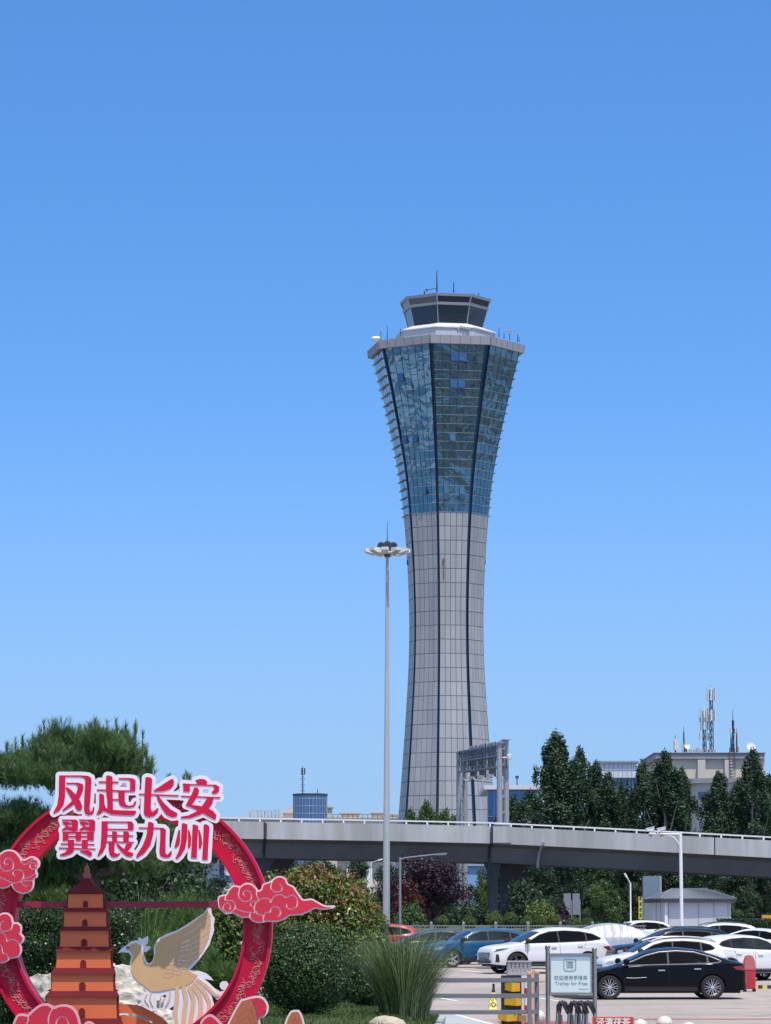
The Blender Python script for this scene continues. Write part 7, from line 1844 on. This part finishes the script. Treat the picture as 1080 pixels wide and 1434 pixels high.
for px, pt, wp, sd_, lb in ((180, 1204, 120, 104, 'dark bush straight behind the gap between pagoda spire and second lettering row'), (120, 1196, 150, 101, 'dark broad bush behind the pagoda roof, left half of the ring'), (235, 1206, 150, 102, 'dark broad bush above the crossbar, right of the pagoda roof'), (20, 1150, 150, 103, 'dark broad bush at the left edge, behind the pine')):
    o = bed(px, Y); t = shrub(sd_, wp * Y / F, P(CX, pt, Y).z - o.z, L_dark, 16000, (.08, .15), 'bush', .3, lb, .6); t.location = o; t['group'] = 'dark bushes behind the ring'
# ---- ornamental grass
def grass_clump(px, Y, wpx, ptop, label, n, seed, wd=.010, m=L_grass):
    o = bed(px, Y); h = P(CX, ptop, Y).z - o.z; w_ = wpx * Y / F; t = thing('grass_clump', label, 'grass clump', o, 0, 'clumps of tall ornamental grass')
    ang = rng.random(n) * 2 * math.pi; r0 = np.sqrt(rng.random(n)) * w_ * .34; L = h * (.5 + .75 * rng.random(n)); lean = np.clip(rng.random(n) ** .75 * .85 + .18 * rng.normal(size=n), .02, 1.4); L = L * (1 + .25 * lean)
    seg = 5; V = np.empty((n, seg + 1, 2, 3)); dx, dy = np.cos(ang), np.sin(ang)
    for i in range(seg + 1):
        u = i / seg; rr = r0 + L * lean * (.26 * u + .46 * u ** 2.2); z = L * (u - .36 * lean * u ** 2.4)
        ww = wd * (1 - u * .92) * .5; jx = rng.normal(size=n) * .006
        V[:, i, 0] = np.c_[dx * rr - dy * ww + jx, dy * rr * .8 + dx * ww, z]; V[:, i, 1] = np.c_[dx * rr + dy * ww + jx, dy * rr * .8 - dx * ww, z]
    base_ = (np.arange(n) * (seg + 1) * 2)[:, None]; f = np.array([[2 * i, 2 * i + 1, 2 * i + 3, 2 * i + 2] for i in range(seg)])
    F_ = (base_[:, :, None] + f[None]).reshape(-1).astype(np.int32); N = n * seg
    me = bpy.data.meshes.new('blades'); me.vertices.add(n * (seg + 1) * 2); me.vertices.foreach_set('co', V.reshape(-1)); me.loops.add(N * 4); me.loops.foreach_set('vertex_index', F_); me.polygons.add(N); me.polygons.foreach_set('loop_start', np.arange(0, N * 4, 4, dtype=np.int32)); me.polygons.foreach_set('loop_total', np.full(N, 4, dtype=np.int32)); me.update()
    at_ = me.attributes.new('tint', 'FLOAT', 'FACE'); at_.data.foreach_set('value', np.repeat(np.where(rng.random(n) < .26, rng.uniform(.6, 1, n), rng.uniform(0, .3, n)), seg).astype(np.float32)); me.materials.append(m); link(bpy.data.objects.new('blades', me), t); return t
grass_clump(566, 64, 100, 1313, 'broad fountain of tall green grass before the parked cars', 3600, 1, .013)
grass_clump(205, 60, 64, 1240, 'tall fine grass tuft behind the pagoda roof, above the crossbar', 600, 2, .010, L_yew)
grass_clump(285, 66, 60, 1240, 'tall fine grass tuft beside the ring, below the lettering', 500, 3, .010, L_yew)
# ---- pine with cloud pads
Y = 56.0; o = bed(70, Y); pn = thing('pine_tree', 'old pine with spreading flat needle pads, rising behind the red ring', 'tree', o)
def pv(px, py, dy=0): return P(px, py, Y + dy) - o
mb = MB(); mb.path([pv(120, 1440), pv(112, 1330), pv(128, 1240), pv(118, 1170), pv(105, 1110), pv(95, 1075)], [.20, .17, .15, .13, .10, .05], 10)
for a in ([pv(107, 1120), pv(80, 1086), pv(20, 1084), pv(-20, 1084)], [pv(118, 1150), pv(150, 1110), pv(185, 1080)], [pv(125, 1235), pv(70, 1205), pv(20, 1175)], [pv(125, 1225), pv(180, 1215), pv(240, 1190)], [pv(112, 1130), pv(90, 1090), pv(60, 1060)], [pv(120, 1190), pv(200, 1130), pv(262, 1094)]):
    mb.path(a, [.09, .065, .035] + ([.02] if len(a) > 3 else []), 7)
pine_wood = mb
s_ = Y / F
pads = []
for px, py, rx_, rz__ in ((105, 1055, 62, 24), (45, 1072, 55, 22), (160, 1058, 46, 24), (0, 1085, 45, 20), (120, 1078, 70, 18), (185, 1075, 24, 16), (60, 1092, 62, 14), (25, 1030 + 52, 40, 16), (172, 1046, 26, 16), (86, 1042, 26, 14), (140, 1040, 28, 12),
                          (22, 1150, 46, 16), (62, 1158, 40, 16), (10, 1180, 40, 22), (55, 1190, 48, 20), (90, 1180, 36, 18), (20, 1215, 44, 20), (70, 1225, 50, 20), (110, 1212, 40, 18), (-20, 1160, 40, 24),
                          (150, 1215, 44, 18), (200, 1210, 40, 16), (240, 1196, 32, 14), (262, 1200, 26, 12), (130, 1130, 40, 20), (180, 1170, 50, 24), (230, 1165, 40, 18), (140, 1180, 46, 22)):
    c = pv(px, py, random.uniform(-.5, .5)); pads.append((c.x, c.y, c.z, rx_ * s_, rx_ * s_ * .8, rz__ * s_))
q = random.Random(8); tufts = []
for cx0, cy0, cz0, a_, b_, c_ in pads:
    for j in range(max(5, int(a_ * 30))):
        t_ = q.random() * 6.28; r_ = math.sqrt(q.random()); s0 = .10 + .16 * q.random(); tufts.append((cx0 + a_ * r_ * math.cos(t_), cy0 + b_ * r_ * math.sin(t_), cz0 + c_ * (1 - .75 * r_ * r_) * q.uniform(-.75, 1.0), s0, s0, s0 * .8))
p, nr, k = clump_pts(tufts, 9500, .45, .85)
ax = np.c_[nr[:, 0] * .5, nr[:, 1] * .5, np.abs(nr[:, 2]) + .7]
needles('needles', p, ax, L_pine, pn, 26, (.09, .15), .0085, .75, clump_tint(k, len(p), .4))
# upright candle shoots on the top pads
cand = [pv(px, py, random.uniform(-.4, .4)) for px, py in ((62, 1017), (78, 1024), (94, 1027), (112, 1021), (134, 1013), (138, 1022), (163, 1015), (164, 1024), (176, 1018), (190, 1017), (189, 1026), (200, 1030), (205, 1056), (198, 1062), (10, 1046), (32, 1038), (46, 1036), (22, 1042), (205, 1078), (212, 1082), (150, 1028), (125, 1030), (85, 1030), (55, 1034), (236, 1092), (240, 1095), (262, 1088), (258, 1092), (266, 1092))]
pc = np.array([tuple(c + Vector((0, 0, -j * .055))) for c in cand for j in range(random.choice((1, 2, 3, 4)))]); needles('candle_shoots', pc, np.tile([0, 0, 1.0], (len(pc), 1)), L_pine, pn, 46, (.07, .12), .0085, .62)
[pine_wood.path([c + Vector((0, 0, -.55)), c + Vector((0, 0, .02))], [.015, .008], 5) for c in cand]; pine_wood.build('trunk', M_bark, pn)

# ---- lawn grass
n = 60000; yy = rng.uniform(36, 79, n); xx = np.array([bed_edge(v) for v in yy]) - rng.random(n) ** 1.3 * 9.5
zz = np.array([bed_z(a, b) for a, b in zip(xx, yy)]); p = np.c_[xx, yy, zz + .03]
d = _unit(np.c_[rng.normal(size=(n, 2)) * .5, np.ones(n)]); 
lg = leaf_mesh('lawn_grass', p, rdir(n), rng.uniform(.06, .14, n), rng.random(n), L_lawn, None, .10, 0, along=d, fold=0)
tag(lg, 'short green lawn grass growing in the planted bed', 'grass', kind='stuff')
# ---- groves and low blocks between the overpass and the tower

GR = {}
for i, (x, y, h, w_) in enumerate([(-30, 322, 9, 1.5), (-18, 345, 10, 1.6), (-8, 380, 9, 1.4), (8, 372, 11, 1.6), (20, 352, 10, 1.5), (32, 335, 9, 1.5), (-26, 396, 9, 1.5), (26, 402, 9, 1.5), (14, 420, 8, 1.3), (-14, 425, 8, 1.4)]):
    t = copy_tree(RT['dark'][i % 2]); t.location = (x, y, GZ(y)); t.scale = (w_, w_, h / 8.2); t['label'] = 'leafy trees standing on open ground between overpass and control tower'; t['group'] = 'trees between overpass and tower'
